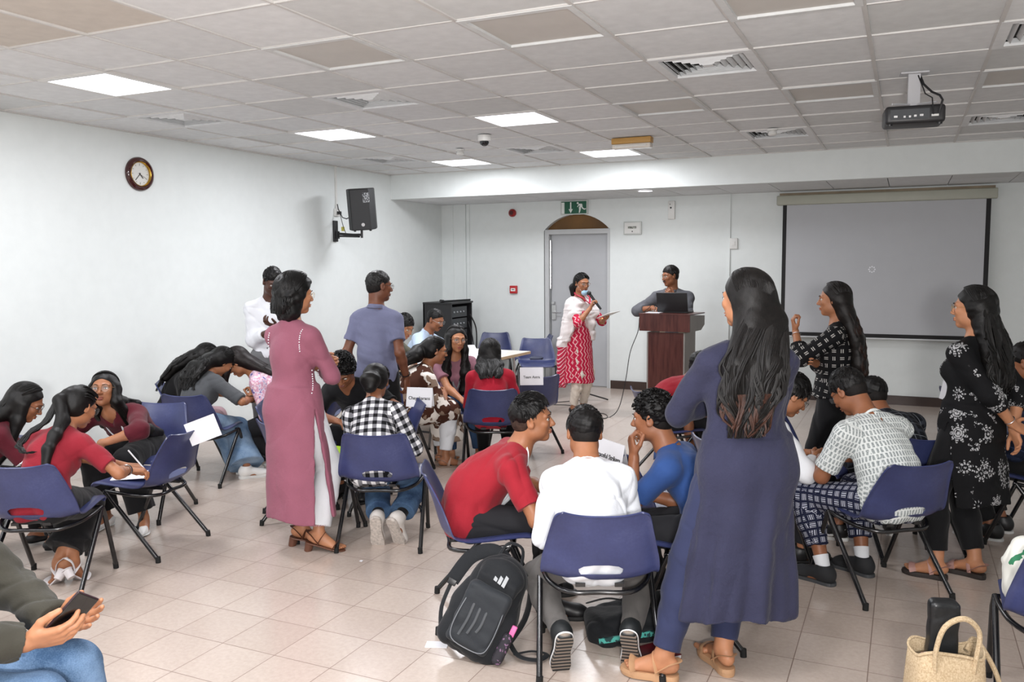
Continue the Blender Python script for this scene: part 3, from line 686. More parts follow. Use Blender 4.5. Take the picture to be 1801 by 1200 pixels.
class Sk:
    def __init__(s, H=1.65, sex='f', P=None, pp=0, cp=0, yaw=0, cyaw=0, roll=0, head=(0, 0, 0), neck=None, hands=None, feet=None, bulk=1.0, hw=1.0, legs=1.0, hs=1.0, sh=1.0, tl=1.0):
        k = s.k = H/1.70; s.H = H; s.sex = sex; s.f = sex == 'f'; s.b = bulk
        s.P = np.array(P if P is not None else (0, 0, .925*k), float)
        s.Ap = frame(pp*.6, yaw, roll*.3); s.Am = frame((pp+cp)/2, yaw+cyaw*.5, roll*.7); s.Ac = frame(cp, yaw+cyaw, roll)
        s.W = s.P+s.Ap[2]*.13*k*tl; s.C = s.W+s.Am[2]*.17*k*tl; s.N = s.C+s.Ac[2]*.19*k*(.4+.6*tl)
        hy, hp, hr = head
        s.Ah = frame(hp, yaw+cyaw+hy, hr)
        nk = neck if neck is not None else unit(s.Ac[2]*.6+s.Ah[2]*.4)
        s.hs = k**.4*hs*1.0
        s.HC = s.N+unit(np.array(nk, float))*.085*k+s.Ah[2]*.095*s.hs+s.Ah[1]*.018
        w = (.162 if s.f else .185)*k*sh
        s.S = {q: s.N-s.Ac[2]*.075*k+s.Ac[0]*w*g-s.Ac[1]*.005 for q, g in (('R', 1), ('L', -1))}
        s.hip = {q: s.P+s.Ap[0]*.088*k*g-s.Ap[2]*.03*k for q, g in (('R', 1), ('L', -1))}
        la, lf = .285*k, .25*k; lt, ls = .425*k*legs, .405*k*legs
        s.E = {}; s.Wr = {}; s.K = {}; s.A = {}; s.hand = {}; s.foot = {}
        for q, g in (('R', 1), ('L', -1)):
            h = dict((hands or {}).get(q, {})); t = h.get('t')
            if t is None: t = s.S[q]+s.Ac[0]*.05*g-V3(0, 0, 1)*.52*k+s.Ac[1]*.04
            pole = h.get('pole', (g*.4, -.8, -.3)); s.E[q], s.Wr[q] = ik(s.S[q], t, la, lf, pole)
            d = unit(np.array(h['d'], float)) if 'd' in h else unit(s.Wr[q]-s.E[q])
            n = np.array(h.get('n', (-g, 0, 0)), float); n = unit(n-d*n.dot(d))
            s.hand[q] = (d, n, h.get('curl', 30), h.get('thumb', 25), h.get('spread', 1.0), h.get('idx'))
            f = dict((feet or {}).get(q, {})); t = f.get('t', (g*.09*k, -.01, .085*k))
            s.K[q], s.A[q] = ik(s.hip[q], t, lt, ls, f.get('pole', (g*.05, 1, .1)))
            fy, fp = f.get('yaw', -g*8), f.get('pitch', 0)
            s.foot[q] = frame(fp, fy, f.get('roll', 0))
    # limbs as primitives; inf inflates them
    def torso(s, inf=0, k=.06, low=True, chest=1.0, belly=0.0):
        b, kk, f = s.b, s.k, s.f
        A = s.Ac; o = []
        o.append(Ell(s.W+s.Am[1]*belly*.3, ((.128 if f else .142)*b*kk+inf+belly*.3, (.098*b*kk+inf+belly*.6), .13*kk), s.Am, k))
        o.append(Ell(s.C-A[1]*.005, ((.138 if f else .158)*b*kk+inf, .108*b*kk*chest+inf, .175*kk), A, k))
        if low: o += [Ell(s.P, ((.158 if f else .152)*b*kk+inf, .112*b*kk+inf, .115*kk+inf*.5), s.Ap, k)]
        if f: o += [Ell(s.C+A[1]*.078*kk+A[0]*.066*g*kk+A[2]*.0, ((.056*b+inf*.7), .048*b+inf*.7, .058), A, .04) for g in (1, -1)]
        u = A[2]*.055*kk
        o.append(Cone(s.S['L']*.85+s.S['R']*.15, s.S['R']*.85+s.S['L']*.15, (.046 if f else .054)*kk+inf, (.046 if f else .054)*kk+inf, k))
        for q in 'LR': o.append(Cone(s.N-A[1]*.018+A[2]*.0, s.S[q]-A[2]*.0, .044*kk+inf*.5, (.036 if f else .044)*kk+inf*.7, .045))
        return o
    def glutes(s, inf=0, k=.04): return [Ell(s.P-s.Ap[1]*.045*s.k+s.Ap[0]*.07*g*s.k-s.Ap[2]*.045*s.k, (.085*s.b*s.k+inf, .085*s.b*s.k+inf, .09*s.k+inf), s.Ap, k) for g in (1, -1)]
    def neck(s, inf=0):
        a = s.N-s.Ac[2]*.02-s.Ac[1]*.01; b = s.HC-s.Ah[2]*.055*s.hs-s.Ah[1]*.03*s.hs; r = (.048 if s.f else .057)*s.hs
        return [Cone(a, b, r+.004+inf, r+inf, .03)]
    def rarm(s): return ((.041, .035, .024) if s.f else (.046, .040, .027))
    def arm(s, q, inf=0, k=.03):
        r = [x*s.k*(.6+.4*s.b) for x in s.rarm()]; m = s.E[q]*.7+s.Wr[q]*.3
        return [Cone(s.S[q], s.E[q], r[0]+inf, r[1]*.95+inf, k), Cone(s.E[q], m, r[1]+inf, r[1]*1.02+inf, .02), Cone(m, s.Wr[q], r[1]*1.0+inf, r[2]+inf, .02)]
    def leg(s, q, inf=0, k=.03):
        b = s.b*s.k; m = s.K[q]*.68+s.A[q]*.32; back = unit(np.cross(np.cross(s.A[q]-s.K[q], s.hip[q]-s.K[q]), s.A[q]-s.K[q])+1e-6)
        return [Cone(s.hip[q], s.K[q], .088*b+inf, .058*b+inf, k), Cone(s.K[q], m+back*.008, .056*b+inf, .056*b+inf, .02), Cone(m+back*.008, s.A[q], .056*b+inf, .034*b+inf, .02)]
    def sole_pts(s, q):
        A = s.foot[q]; a = s.A[q]; k = s.k; heel = a-A[2]*.085*k-A[1]*.045*k; toe = a-A[2]*.085*k+A[1]*.19*k
        return heel, toe, A
    def feetp(s, q, toes=True):
        A = s.foot[q]; a = s.A[q]; k = s.k; g = 1 if q == 'R' else -1; z = -.055*k
        o = [Ell(a+A[1]*(-.028*k)+A[2]*(-.045*k), (.031*k, .036*k, .034*k), A, .02), Cone(a+A[2]*(-.03*k)+A[1]*.02*k, a+A[1]*.115*k+A[2]*(-.066*k), .034*k, .022*k, .03), Cone(a+A[1]*.0+A[2]*(-.058*k)+A[0]*.008*g, a+A[1]*.115*k+A[2]*(-.068*k)+A[0]*.018*g, .025*k, .018*k, .02)]
        if toes:
            for i in range(5):
                x = (-.030+i*.0155)*g*k; L = (.185, .180, .172, .162, .148)[i]*k; r = (.0125, .0095, .009, .0085, .0085)[i]*k
                o.append(Cone(a+A[0]*x+A[1]*.11*k-A[2]*.070*k, a+A[0]*(x*1.15)+A[1]*(L-.008)-A[2]*.0735*k, r*1.1, r, .006))
        return o
    def hands(s, q):
        d, n, curl, th, spread, idx = s.hand[q]; g = 1 if q == 'R' else -1
        k = s.hs*(.92 if s.f else 1.0); t = np.cross(d, n)*g       # toward the thumb
        w = s.Wr[q]; o = []
        A = np.array([t, d, n])
        o.append(Ell(w+d*.052*k, (.038*k, .052*k, .0145*k), A, .012)); o.append(Cone(w-d*.01, w+d*.03*k, .0225*k, .021*k, .014, sq=(n, 1.25)))
        L = (.068, .076, .071, .056); off = (.029, .0095, -.0105, -.029)
        tips = []
        for i in range(4):
            base = w+d*(.092, .096, .092, .084)[i]*k+t*off[i]*k; fan = unit(d+t*off[i]*3.2*spread)
            o.append(Cone(w+d*.03*k+t*off[i]*.7*k, base, .011*k, .0105*k, .008))
            c = curl if not (idx is not None and i in idx) else idx[i]
            p = base; ang = 0; r0 = (.0095, .0098, .0093, .0082)[i]*k
            for j, (fl, ca) in enumerate(((.46, .8), (.31, 1.0), (.25, .75))):
                ang += R(c)*ca; dr = unit(fan*math.cos(ang)+n*math.sin(ang)); p2 = p+dr*L[i]*fl*k
                o.append(Cone(p, p2, r0*(1-.08*j), r0*(.92-.09*j), .003 if j else .005)); p = p2
            tips.append((p, dr, unit(-fan*math.sin(ang)+n*math.cos(ang)), r0))
        a = R(th); b0 = w+d*.022*k+t*.022*k+n*.006*k; d1 = unit(t*.75+d*.75+n*(.25+.6*math.sin(a))); p1 = b0+d1*.040*k
        d2 = unit(d*.9+t*.35*math.cos(a)+n*.7*math.sin(a)); p2 = p1+d2*.030*k; p3 = p2+unit(d2+n*.2*math.sin(a)-t*.15)*.024*k
        o += [Cone(b0, p1, .0145*k, .0115*k, .012), Cone(p1, p2, .0112*k, .0105*k, .004), Cone(p2, p3, .0105*k, .0088*k, .003)]
        s.tips = getattr(s, 'tips', {}); s.tips[q] = tips+[(p3, d2, -t, .0088*k)]
        return o
    def headp(s):
        c, A, k = s.HC, s.Ah, s.hs; P = lambda x, y, z: c+A[0]*x*k+A[1]*y*k+A[2]*z*k; f = s.f; o = []
        E = lambda p, r, kk: Ell(P(*p), tuple(x*k for x in r), A, kk*k)
        o.append(E((0, -.018, .034), (.074, .093, .080), .0)); o.append(E((0, .028, -.028), (.056 if f else .060, .056, .076), .035))
        o.append(E((0, .058, -.090), (.020 if f else .026, .020, .018), .025))
        for g in (1, -1):
            o.append(E((g*.040, .012, -.058), (.018 if f else .022, .036, .026), .028)); o.append(E((g*.038, .060, -.014), (.020, .017, .018), .02))
            o.append(Cone(P(g*.012, .080, .026), P(g*.044, .066, .026), .0085*k, .008*k, .014*k))
            pass
        return o
    def headcuts(s):
        c, A, k = s.HC, s.Ah, s.hs; P = lambda x, y, z: c+A[0]*x*k+A[1]*y*k+A[2]*z*k
        return [Ell(P(g*.032, .094, .006), (.018*k, .016*k, .0105*k), A) for g in (1, -1)]
    def headlate(s):
        c, A, k = s.HC, s.Ah, s.hs; P = lambda x, y, z: c+A[0]*x*k+A[1]*y*k+A[2]*z*k; f = s.f; o = []
        E = lambda p, r, kk, a=A: Ell(P(*p), tuple(x*k for x in r), a, kk*k)
        o.append(Cone(P(0, .080, .014), P(0, .100, -.024), .0065*k, (.0105 if f else .012)*k, .008*k))
        for g in (1, -1): o.append(E((g*.011, .090, -.029), (.008, .010, .007), .006))
        o.append(E((0, .0835, -.0545), (.024, .0085, .0055), .005)); o.append(E((0, .0820, -.0655), (.019, .0085, .006), .004))
        for g in (1, -1):
            B = np.array([A[0]*math.cos(.35)+A[1]*g*(-math.sin(.35)), A[1]*math.cos(.35)+A[0]*g*math.sin(.35), A[2]])
            o.append(E((g*.078, -.012, .002), (.006, .018, .031), .006, B)); o.append(E((g*.074, .0, -.012), (.008, .010, .016), .008, B))
        return o
    def earcuts(s):
        c, A, k = s.HC, s.Ah, s.hs; P = lambda x, y, z: c+A[0]*x*k+A[1]*y*k+A[2]*z*k
        return [Ell(P(g*.086, -.008, .003), (.006*k, .009*k, .017*k), A) for g in (1, -1)]+[Cone(P(-.020, .0925, -.0600), P(.020, .0925, -.0600), .0016*k, .0016*k)]
def seed_of(t): return sum(ord(c)*(i+1) for i, c in enumerate(t)) % 99991
class Figure:
    "one person: an Empty that parents body, eyes, hair and clothing"
    def __init__(s, label, loc, rz, sk, skin, hb=.006, hf=.0045, barefeet=(), wear_hide=True, head_h=None):
        s.t = thing('person', label, 'person', (loc[0], loc[1], loc[2] if len(loc) > 2 else 0), R(rz)); s.sk = sk; s.h = hb; s.hf = hf; s.seed = seed_of(label)
        s.skinm = mat_skin(skin); F = Field(hb); k = sk
        F.add(*k.torso(-.006)); F.add(*k.glutes(-.008))
        for q in 'LR': F.add(*k.arm(q)); F.add(*k.leg(q, -.002))
        for q in 'LR': F.add(*k.feetp(q, q in barefeet))
        F.add(*k.neck())
        hd = k.headp(); hd[0].k = .03; F.add(*hd)
        for c in k.headcuts(): F.cut(c, .010)
        F.add(*k.headlate())
        for c in k.earcuts(): F.cut(c, .004)
        hh = head_h or hf
        c = k.HC; F.fine.append((c-.115, c+.13, hh))
        for q in 'LR':
            hp = k.hands(q); F.add(*hp); lo = np.min([p.lo for p in hp], 0); hi = np.max([p.hi for p in hp], 0); F.fine.append((lo, hi, min(hf, .0042)))
        for q in barefeet: a = k.A[q]; F.fine.append((a-V3(.1, .1, .1), a+V3(.1, .1, .0), hf))
        s.body = soft_obj('body', F.mesh(), s.skinm, s.t, 1)
    def P(s, x, y, z): k = s.sk; return k.HC+k.Ah[0]*x*k.hs+k.Ah[1]*y*k.hs+k.Ah[2]*z*k.hs
    def HM(s): k = s.sk; A = k.Ah; c = k.HC; return Matrix(((A[0][0]*k.hs, A[1][0]*k.hs, A[2][0]*k.hs, c[0]), (A[0][1]*k.hs, A[1][1]*k.hs, A[2][1]*k.hs, c[1]), (A[0][2]*k.hs, A[1][2]*k.hs, A[2][2]*k.hs, c[2]), (0, 0, 0, 1)))
    def face(s, brow=.0028, lips=True, down=0, stache=False, eyes=True, beard=False):
        M = s.HM()
        if eyes:
            for g in (1, -1):
                o = MB(); o.ball((g*.0320, .0695, .0065), (.0145, .0118, .0085), 14, M); e = o.build('eye', mat('eye_white', '#d8d2cb', 0.2), s.t)
                o = MB(); o.ball((g*.0320, .0775, .0058-down*.002), (.0056, .0044, .0062), 10, M); o.build('iris', mat('eye_dark', '#1d0f0a', 0.15), e)
                o = MB(); o.tube([(g*.0180, .0790, .0060), (g*.024, .0822, .0112-down*.004), (g*.033, .0828, .0120-down*.004), (g*.041, .0785, .0102-down*.003), (g*.0465, .0725, .0065)], [.0010, .0017, .0019, .0017, .0010], 6, M=M); o.build('eyelid', mat('lash_dark', '#1e1310', 0.6), e)
        o = MB()
        for g in (1, -1): o.tube([(g*.013, .0905, .0265), (g*.022, .0900, .0305), (g*.034, .0842, .0325), (g*.046, .0735, .0285)], [brow*.8, brow*1.1, brow, brow*.3], 6, M=M, flat=.8)
        o.build('eyebrows', mat_hair('#0e0b0a'), s.t)
        if lips:
            o = MB(); o.ball((0, .0862, -.0548), (.0225, .0068, .0046), 12, M); o.ball((0, .0850, -.0653), (.0185, .0072, .0052), 12, M)
            o.build('lips', mat('lips_'+s.skinm.name, s.lipc, 0.45), s.t)
        if stache:
            o = MB()
            for g in (1, -1): o.tube([(0, .0935, -.0445), (g*.012, .0925, -.0452), (g*.022, .0875, -.0495), (g*.028, .0815, -.0560)], [.0042, .0050, .0040, .0015], 6, M=M)
            o.build('moustache', mat_hair('#120e0c'), s.t)
    def glasses(s, col='#2a1a12', r=.0215, square=True, gold=False):
        M = s.HM(); t = new_mesh('glasses', [], [], None, s.t); m = mat('glasses_'+col, col, 0.3, metal=.8 if gold else 0)
        o = MB(); rad = .0008 if gold else .0013
        for g in (1, -1):
            pts = []
            for i in range(16):
                a = 2*PI*i/16; x, z = math.cos(a), math.sin(a)
                if square: q = 1/max(abs(x), abs(z))**.55; x, z = x*q, z*q*.80
                pts.append((g*.0335+x*r, .0985-abs(g*.0335+x*r)*.14, .004+z*r))
            o.tube(pts, rad, 6, closed=True, M=M)
            o.tube([(g*(.0335+r), .0935, .010), (g*.0745, .070, .012), (g*.081, -.004, .012), (g*.079, -.020, -.004)], rad*1.1, 6, M=M)
        o.tube([(-.0125, .0975, .008), (0, .100, .011), (.0125, .0975, .008)], rad, 6, M=M)
        t.data = None if False else t.data
        bpy.data.objects.remove(t); t = o.build('glasses', m, s.t)
        for g in (1, -1):
            q = MB(); pts = []
            for i in range(16):
                a = 2*PI*i/16; x, z = math.cos(a), math.sin(a)
                if square: w = 1/max(abs(x), abs(z))**.55; x, z = x*w, z*w*.80
                pts.append((g*.0335+x*r, .0982-abs(g*.0335+x*r)*.14, .004+z*r))
            q.add(pts, [tuple(range(16))], M); q.build('lens', mat('lens_glass', '#f2f5f7', 0.05, spec=.5, var=0, alpha=.10), t)
    # ---------------------------------------------------------------- clothes
    def bones(s):
        k = s.sk; B = [(k.P-k.Ap[2]*.1, k.N, k.Ac if False else k.Am, (0, 0), .12)]
        for q, g in (('R', 1), ('L', -1)):
            B.append((k.S[q], k.E[q], axes_from(k.S[q]-k.E[q], k.Ac[1]+.01), (g*.5, .03), .045)); B.append((k.E[q], k.Wr[q], axes_from(k.E[q]-k.Wr[q], k.Ac[1]+.01+k.Ac[2]*.3), (g*.7, .3), .03))
            B.append((k.hip[q], k.K[q], axes_from(k.hip[q]-k.K[q], k.Ap[1]+.02+V3(0, 0, .3)), (g*.9, .1), .09)); B.append((k.K[q], k.A[q], axes_from(k.K[q]-k.A[q], V3(0, 1, .01)), (g*.9, -.325), .06))
        return B
    def top(s, m, name='shirt', inf=.010, sleeve=.55, slv_inf=.008, hem=.10, neckr=.058, vneck=0, fold=.0035, freq=42, k=.05, tuck=False, belly=0, hemcut=True, cuff=None, extra=None, low=True, loose=0):
        sk = s.sk; F = Field(s.h); F.add(*sk.torso(inf, k, low=low, belly=belly))
        if loose: F.add(Ell(sk.W-sk.Am[1]*.03, (.13*sk.b*sk.k+inf+loose, .10*sk.b+inf+loose, .17), sk.Am, .05))
        if low and hem > .05: F.add(*[Ell(p.c, p.r*.98, p.A, .05) for p in sk.glutes(inf+.002)])
        r = [x*sk.k*(.6+.4*sk.b) for x in sk.rarm()]
        for q in 'LR':
            if sleeve <= 0: continue
            a, e, w = sk.S[q], sk.E[q], sk.Wr[q]
            if sleeve <= 1:
                end = a+(e-a)*sleeve; d = unit(e-a); F.add(Cone(a, end+d*.02, r[0]+slv_inf+.002, (r[0]+(r[1]-r[0])*sleeve)+slv_inf+.006, .035, cut=[(end, d)]))
            else:
                F.add(Cone(a, e, r[0]+slv_inf, r[1]+slv_inf+.003, .035)); t = sleeve-1; end = e+(w-e)*t; d = unit(w-e)
                F.add(Cone(e, end+d*.01, r[1]+slv_inf+.004, (r[1]+(r[2]-r[1])*t)+slv_inf+.004, .03, cut=[(end, d)]))
        if loose: F.add(Ell(sk.P-sk.Ap[1]*.02-sk.Ap[2]*.02, (.16*sk.b*sk.k+inf, .108*sk.b*sk.k+inf, .125*sk.k), sk.Ap, .05))
        if extra: F.add(*extra)
        # neck opening
        A = sk.Ac; nb = sk.N-A[1]*.004
        F.cut(Cone(nb+A[2]*.008, nb+unit(sk.HC-sk.N)*.16, neckr, neckr+.012), .006)
        if vneck: F.cut(Cone(nb+A[1]*.05-A[2]*.0, nb+A[1]*.12-A[2]*vneck, .03, .004), .006)
        if hemcut == 2: F.cut(HalfSpace(V3(0, -.252, .44), unit(V3(0, -1, -.12)), V3(0, -.25, .5), .35), 0)
        if hemcut: F.cut(HalfSpace(sk.P-sk.Ap[2]*hem, -sk.Ap[2], sk.P, .45), 0)
        o = soft_obj(name, F.mesh(fold_noise(s.seed, fold, freq)), m, s.t, 1, s.bones()); s.last = o; return o
    def collar(s, m, h=.035, r=.060, name='collar', open_=.5):
        sk = s.sk; A = sk.Ac; c = sk.N-A[1]*.012+A[2]*.008; up = unit(sk.HC-sk.N)*.5+A[2]*.5; up = unit(up); fr = unit(A[1]-up*A[1].dot(up)); rt = np.cross(fr, up)
        o = MB(); n = 22; V = []; F = []
        for i in range(n+1):
            a = PI/2+open_*.5+(2*PI-open_)*i/n; dx, dy = math.cos(a)*r, math.sin(a)*r*1.05; dn = -.5*max(0, math.sin(a))*h
            b = c+rt*dx+fr*dy+up*(dn-.004); t = c+rt*dx*.93+fr*dy*.93+up*(h+dn); w = c+rt*dx*1.22+fr*dy*1.25+up*(dn+h*.05)
            V += [b, t, w]
        for i in range(n): j = 3*i; F += [(j, j+3, j+4, j+1), (j+1, j+4, j+5, j+2)]
        o.add([Vector(v) for v in V], F, None, True); q = o.build(name, m, s.t); d = q.modifiers.new('s', 'SOLIDIFY'); d.thickness = .003; return q
    def pants(s, m, name='trousers', inf=.010, cuff=.93, flare=0, fold=.004, freq=34, wide=0, waist=.08, hip=0):
        sk = s.sk; F = Field(s.h); b = sk.b*sk.k
        F.add(Ell(sk.P, ((.155 if sk.f else .150)*b+inf+hip, .108*b+inf+hip, .115*sk.k), sk.Ap, .04)); F.add(Cone(sk.P, sk.P+sk.Ap[2]*waist, .12*b+inf+hip, .115*b+inf+hip, .03, sq=(sk.Ap[1], 1.2))); F.add(*sk.glutes(inf+hip*1.4))
        for q in 'LR':
            h, kn, a = sk.hip[q], sk.K[q], sk.A[q]; F.add(Cone(h, kn, .088*b+inf+wide*.3, .060*b+inf+wide*.8, .035))
            end = kn+(a-kn)*cuff; d = unit(a-kn); mid = kn+(a-kn)*.4
            F.add(Cone(kn, mid, .060*b+inf+wide, .058*b+inf+wide, .02)); F.add(Cone(mid, end+d*.01, .058*b+inf+wide, .040*b+inf+wide+flare, .02, cut=[(end, d)]))
        o = soft_obj(name, F.mesh(fold_noise(s.seed+3, fold, freq)), m, s.t, 1, s.bones()); return o
    def kurta(s, m, hem=.45, rx=(.165, .19, .24), ry=(.125, .14, .17), sleeve=1.5, name='kurta', slit=None, folds=(7, .05, 0.3), inf=.010, fold=.003, zoff=0, shift=(0, 0), wav=.01, neckr=.058, slv_inf=.009, hip=.08):
        sk = s.sk; F = Field(s.h); F.add(*sk.torso(inf, .05)); F.add(*sk.glutes(inf*.6+.004, .06))
        r = [x*sk.k*(.6+.4*sk.b) for x in sk.rarm()]; k = sk.k
        P = sk.P; z1 = P[2]+.10; zs = [z1, P[2]-.05, (P[2]+hem)/2, hem]; n = len(zs)
        cs = [(V3(P[0]+shift[0]*t, P[1]-.005+shift[1]*t, z), a, b) for z, a, b, t in zip(zs, (rx[0]*.86, rx[0], rx[1], rx[2]), (ry[0]*.86, ry[0], ry[1], ry[2]), (0, .1, .5, 1))]
        F.add(Skirt(cs, sk.Ap[0], sk.Ap[1], folds, .05, wav=wav))
        for q in 'LR':
            a, e, w = sk.S[q], sk.E[q], sk.Wr[q]; F.add(Cone(a, e, r[0]+slv_inf, r[1]+slv_inf+.002, .035)); t = sleeve-1; end = e+(w-e)*t; d = unit(w-e)
            F.add(Cone(e, end+d*.01, r[1]+slv_inf+.003, (r[1]+(r[2]-r[1])*t)+slv_inf+.006, .03, cut=[(end, d)]))
        A = sk.Ac; nb = sk.N-A[1]*.004; F.cut(Cone(nb+A[2]*.008, nb+unit(sk.HC-sk.N)*.16, neckr, neckr+.012), .006)
        if slit:
            zt = max(sl[2] for sl in slit); f2 = lambda z: [float(np.interp(z, [c[2] for c, _, _ in cs][::-1], v[::-1])) for v in ([c[0] for c, _, _ in cs], [c[1] for c, _, _ in cs], [a for _, a, _ in cs], [b for _, _, b in cs])]
            F.cut(Skirt([(V3(q[0], q[1], z), q[2]-.020, q[3]-.020) for z in (hem-.03, (hem+zt)/2, zt-.06, zt-.02) for q in [f2(z)]], sk.Ap[0], sk.Ap[1], folds), .0)
        for sl in (slit or ()): F.cut(Skirt([(c-V3(0, 0, .03), a*1.25, b*1.25) for c, a, b in cs], sk.Ap[0], sk.Ap[1], folds, slits=[sl]), .006)
        F.cut(Skirt([(V3(c[0], c[1], max(c[2], hem-.02)), a-.02, b-.02) for c, a, b in [(cs[3][0]-V3(0, 0, .02), rx[2], ry[2]), (cs[3][0]+V3(0, 0, .06), rx[2]*.9, ry[2]*.9)]], sk.Ap[0], sk.Ap[1], folds), .0)
        o = soft_obj(name, F.mesh(fold_noise(s.seed, fold, 30)), m, s.t, 1, s.bones()); s.last = o; return o
    def shoe(s, q, m, sole, kind='sneaker', name=None, accent=None):
        sk = s.sk; A = sk.foot[q]; a = sk.A[q]; k = sk.k; g = 1 if q == 'R' else -1; z0 = -.085*k
        P = lambda x, y, z: a+A[0]*x*g*k+A[1]*y*k+A[2]*z*k
        top = None
        if kind in ('sneaker', 'shoe'):
            F = Field(max(.0045, s.hf)); F.add(Ell(P(0, -.030, -.040), (.041*k, .046*k, .050*k), A, .02), Cone(P(0, .0, -.035), P(.002, .125, -.060), .044*k, .034*k, .04), Ell(P(.002, .135, -.062), (.045*k, .055*k, .030*k), A, .03), Cone(P(0, -.01, -.02), P(0, -.005, .02), .042*k, .044*k, .02, cut=[(P(0, 0, .012 if kind == 'sneaker' else -.005), A[2])]))
            F.cut(HalfSpace(P(0, .05, -.083), -A[2], P(0, .05, 0), .4), 0); F.cut(Cone(P(0, -.005, -.01), P(0, -.005, .06), .034*k, .038*k), .004)
            top = soft_obj(name or 'shoe', F.mesh(), m, s.t, 1)
        elif kind == 'flat':
            F = Field(max(.004, s.hf)); F.add(Ell(P(0, -.030, -.055), (.036*k, .044*k, .034*k), A, .02), Cone(P(0, .0, -.060), P(.004, .13, -.068), .036*k, .026*k, .03), Cone(P(.0, .12, -.070), P(.0, .185, -.074), .028*k, .012*k, .02))
            F.cut(HalfSpace(P(0, .05, -.083), -A[2], P(0, .05, 0), .4), 0); F.cut(Ell(P(0, .035, -.03), (.027*k, .085*k, .035*k), A), .004)
            top = soft_obj(name or 'flat_shoe', F.mesh(), m, s.t, 1)
        # sole outline
        th = {'sneaker': .026, 'shoe': .018, 'flat': .006, 'sandal': .014, 'wedge': .03, 'heel': .008}[kind]
        out = [(-.030, -.062), (-.040, -.03), (-.034, .03), (-.040, .09), (-.046, .135), (-.038, .18), (-.012, .205), (.020, .195), (.044, .155), (.048, .11), (.038, .04), (.038, -.03), (.028, -.062), (0, -.074)]
        sc = 1.0 if kind in ('sneaker', 'shoe') else .9
        pts = smooth_loop([(x*sc, y*sc+(0 if sc == 1 else .005)) for x, y in out], 3); V = []; n = len(pts); lift = .045 if kind == 'heel' else 0
        def zz(y): return lift*max(0, min(1, (.11-y)/.13))**1.0
        for lay, (ex, dz) in enumerate(((1.0, 0), (1.03, -th*.5), (1.0, -th))):
            for x, y in pts: V.append(P(x*ex, y*ex, -.085+th*.35+dz if kind in ('sneaker', 'shoe') else -.083+dz))
        Fs = [tuple(range(n)), tuple(reversed(range(2*n, 3*n)))]+[(l*n+i, (l+1)*n+i, (l+1)*n+(i+1) % n, l*n+(i+1) % n) for l in (0, 1) for i in range(n)]
        o = MB(); o.add([Vector(v) for v in V], Fs, None, False)
        if kind in ('sandal', 'wedge', 'heel'):
            base = o.build(name or 'sandal', sole, s.t); par = base
            q2 = MB()
            def strap(y, w0, h, tilt=0, wd=.012):
                pts_ = [P(-.040*w0, y-tilt, -.080), P(-.036*w0, y, -.080+h*.7), P(-.012, y+tilt, -.080+h), P(.014, y+tilt, -.080+h), P(.038*w0, y, -.080+h*.6), P(.042*w0, y-tilt, -.080)]
                q2.tube([Vector(p) for p in bez(pts_, 4)], wd*k, 6, flat=.18)
            strap(.125, 1.1, .036, .006, .022); strap(.03, .95, .072, .01, .012)
            pts_ = [P(-.038, .03, -.075), P(-.036, -.03, -.030), P(0, -.068, -.022), P(.036, -.03, -.030), P(.038, .03, -.075)]
            q2.tube([Vector(p) for p in bez(pts_, 5)], .010*k, 6, flat=.25); q2.build('straps', m, par)
            if kind == 'heel':
                q3 = MB(); q3.tube([Vector(P(0, -.035, -.092)), Vector(P(0, -.035, -.145))], [.028*k, .024*k], 14); q3.build('heel', sole, par)
            if kind == 'wedge':
                q3 = MB(); q3.add([Vector(P(x*.9, y, z)) for z in (-.10, -.118) for x, y in pts if y < .06], [tuple(range(len([1 for x, y in pts if y < .06]))), tuple(reversed(range(len([1 for x, y in pts if y < .06]), 2*len([1 for x, y in pts if y < .06]))))]+[(i, (i+1) % len([1 for x, y in pts if y < .06]), (i+1) % len([1 for x, y in pts if y < .06])+len([1 for x, y in pts if y < .06]), i+len([1 for x, y in pts if y < .06])) for i in range(len([1 for x, y in pts if y < .06]))]); q3.build('heel', sole, par)
            return base
        if top is not None:
            o.build('sole', sole, top)
            if accent: 
                q2 = MB(); q2.tube([Vector(P(x*1.02, y*1.02, -.085+th*.35)) for x, y in pts], .0035, 5, closed=True); q2.build('trim', accent, top)
            if kind == 'sneaker':
                q2 = MB()
                for i in range(4): y = .03+.022*i; q2.tube([Vector(P(-.026+.002*i, y, -.018-.007*i)), Vector(P(0, y+.004, -.008-.009*i)), Vector(P(.026-.002*i, y, -.018-.007*i))], .003, 5)
                q2.build('laces', accent or sole, top)
        return top
    def sock(s, q, m, h=.07):
        sk = s.sk; a = sk.A[q]; d = unit(sk.K[q]-a); o = MB(); b = sk.b*sk.k
        o.tube([Vector(a-d*.02), Vector(a+d*.0), Vector(a+d*h)], [.040*b, .0375*b, .043*b], 18); return o.build('sock', m, s.t)
    def band(s, q, m, name='bracelet', off=.03, w=.006, r=None, t=.0025):
        sk = s.sk; a = sk.Wr[q]; d = unit(sk.E[q]-a); rr = r or (sk.rarm()[2]*sk.k+off*.12+.003); c = a+d*off; u = unit(np.cross(d, V3(.3, .2, 1))); v = np.cross(d, u)
        o = MB(); o.tube([Vector(c+(u*math.cos(x)+v*math.sin(x))*rr) for x in np.linspace(0, 2*PI, 21)[:-1]], t, 6, closed=True); return o.build(name, m, s.t)
class HalfSpace(Prim):                 # everything beyond a plane, near a point
    def __init__(s, p, n, c, r): s.p, s.n = np.array(p, float), np.array(n, float); c = np.array(c, float); s.lo = c-r; s.hi = c+r; s.k = 0
    def ev(s, X, Y, Z): return -((X-s.p[0])*s.n[0]+(Y-s.p[1])*s.n[1]+(Z-s.p[2])*s.n[2])
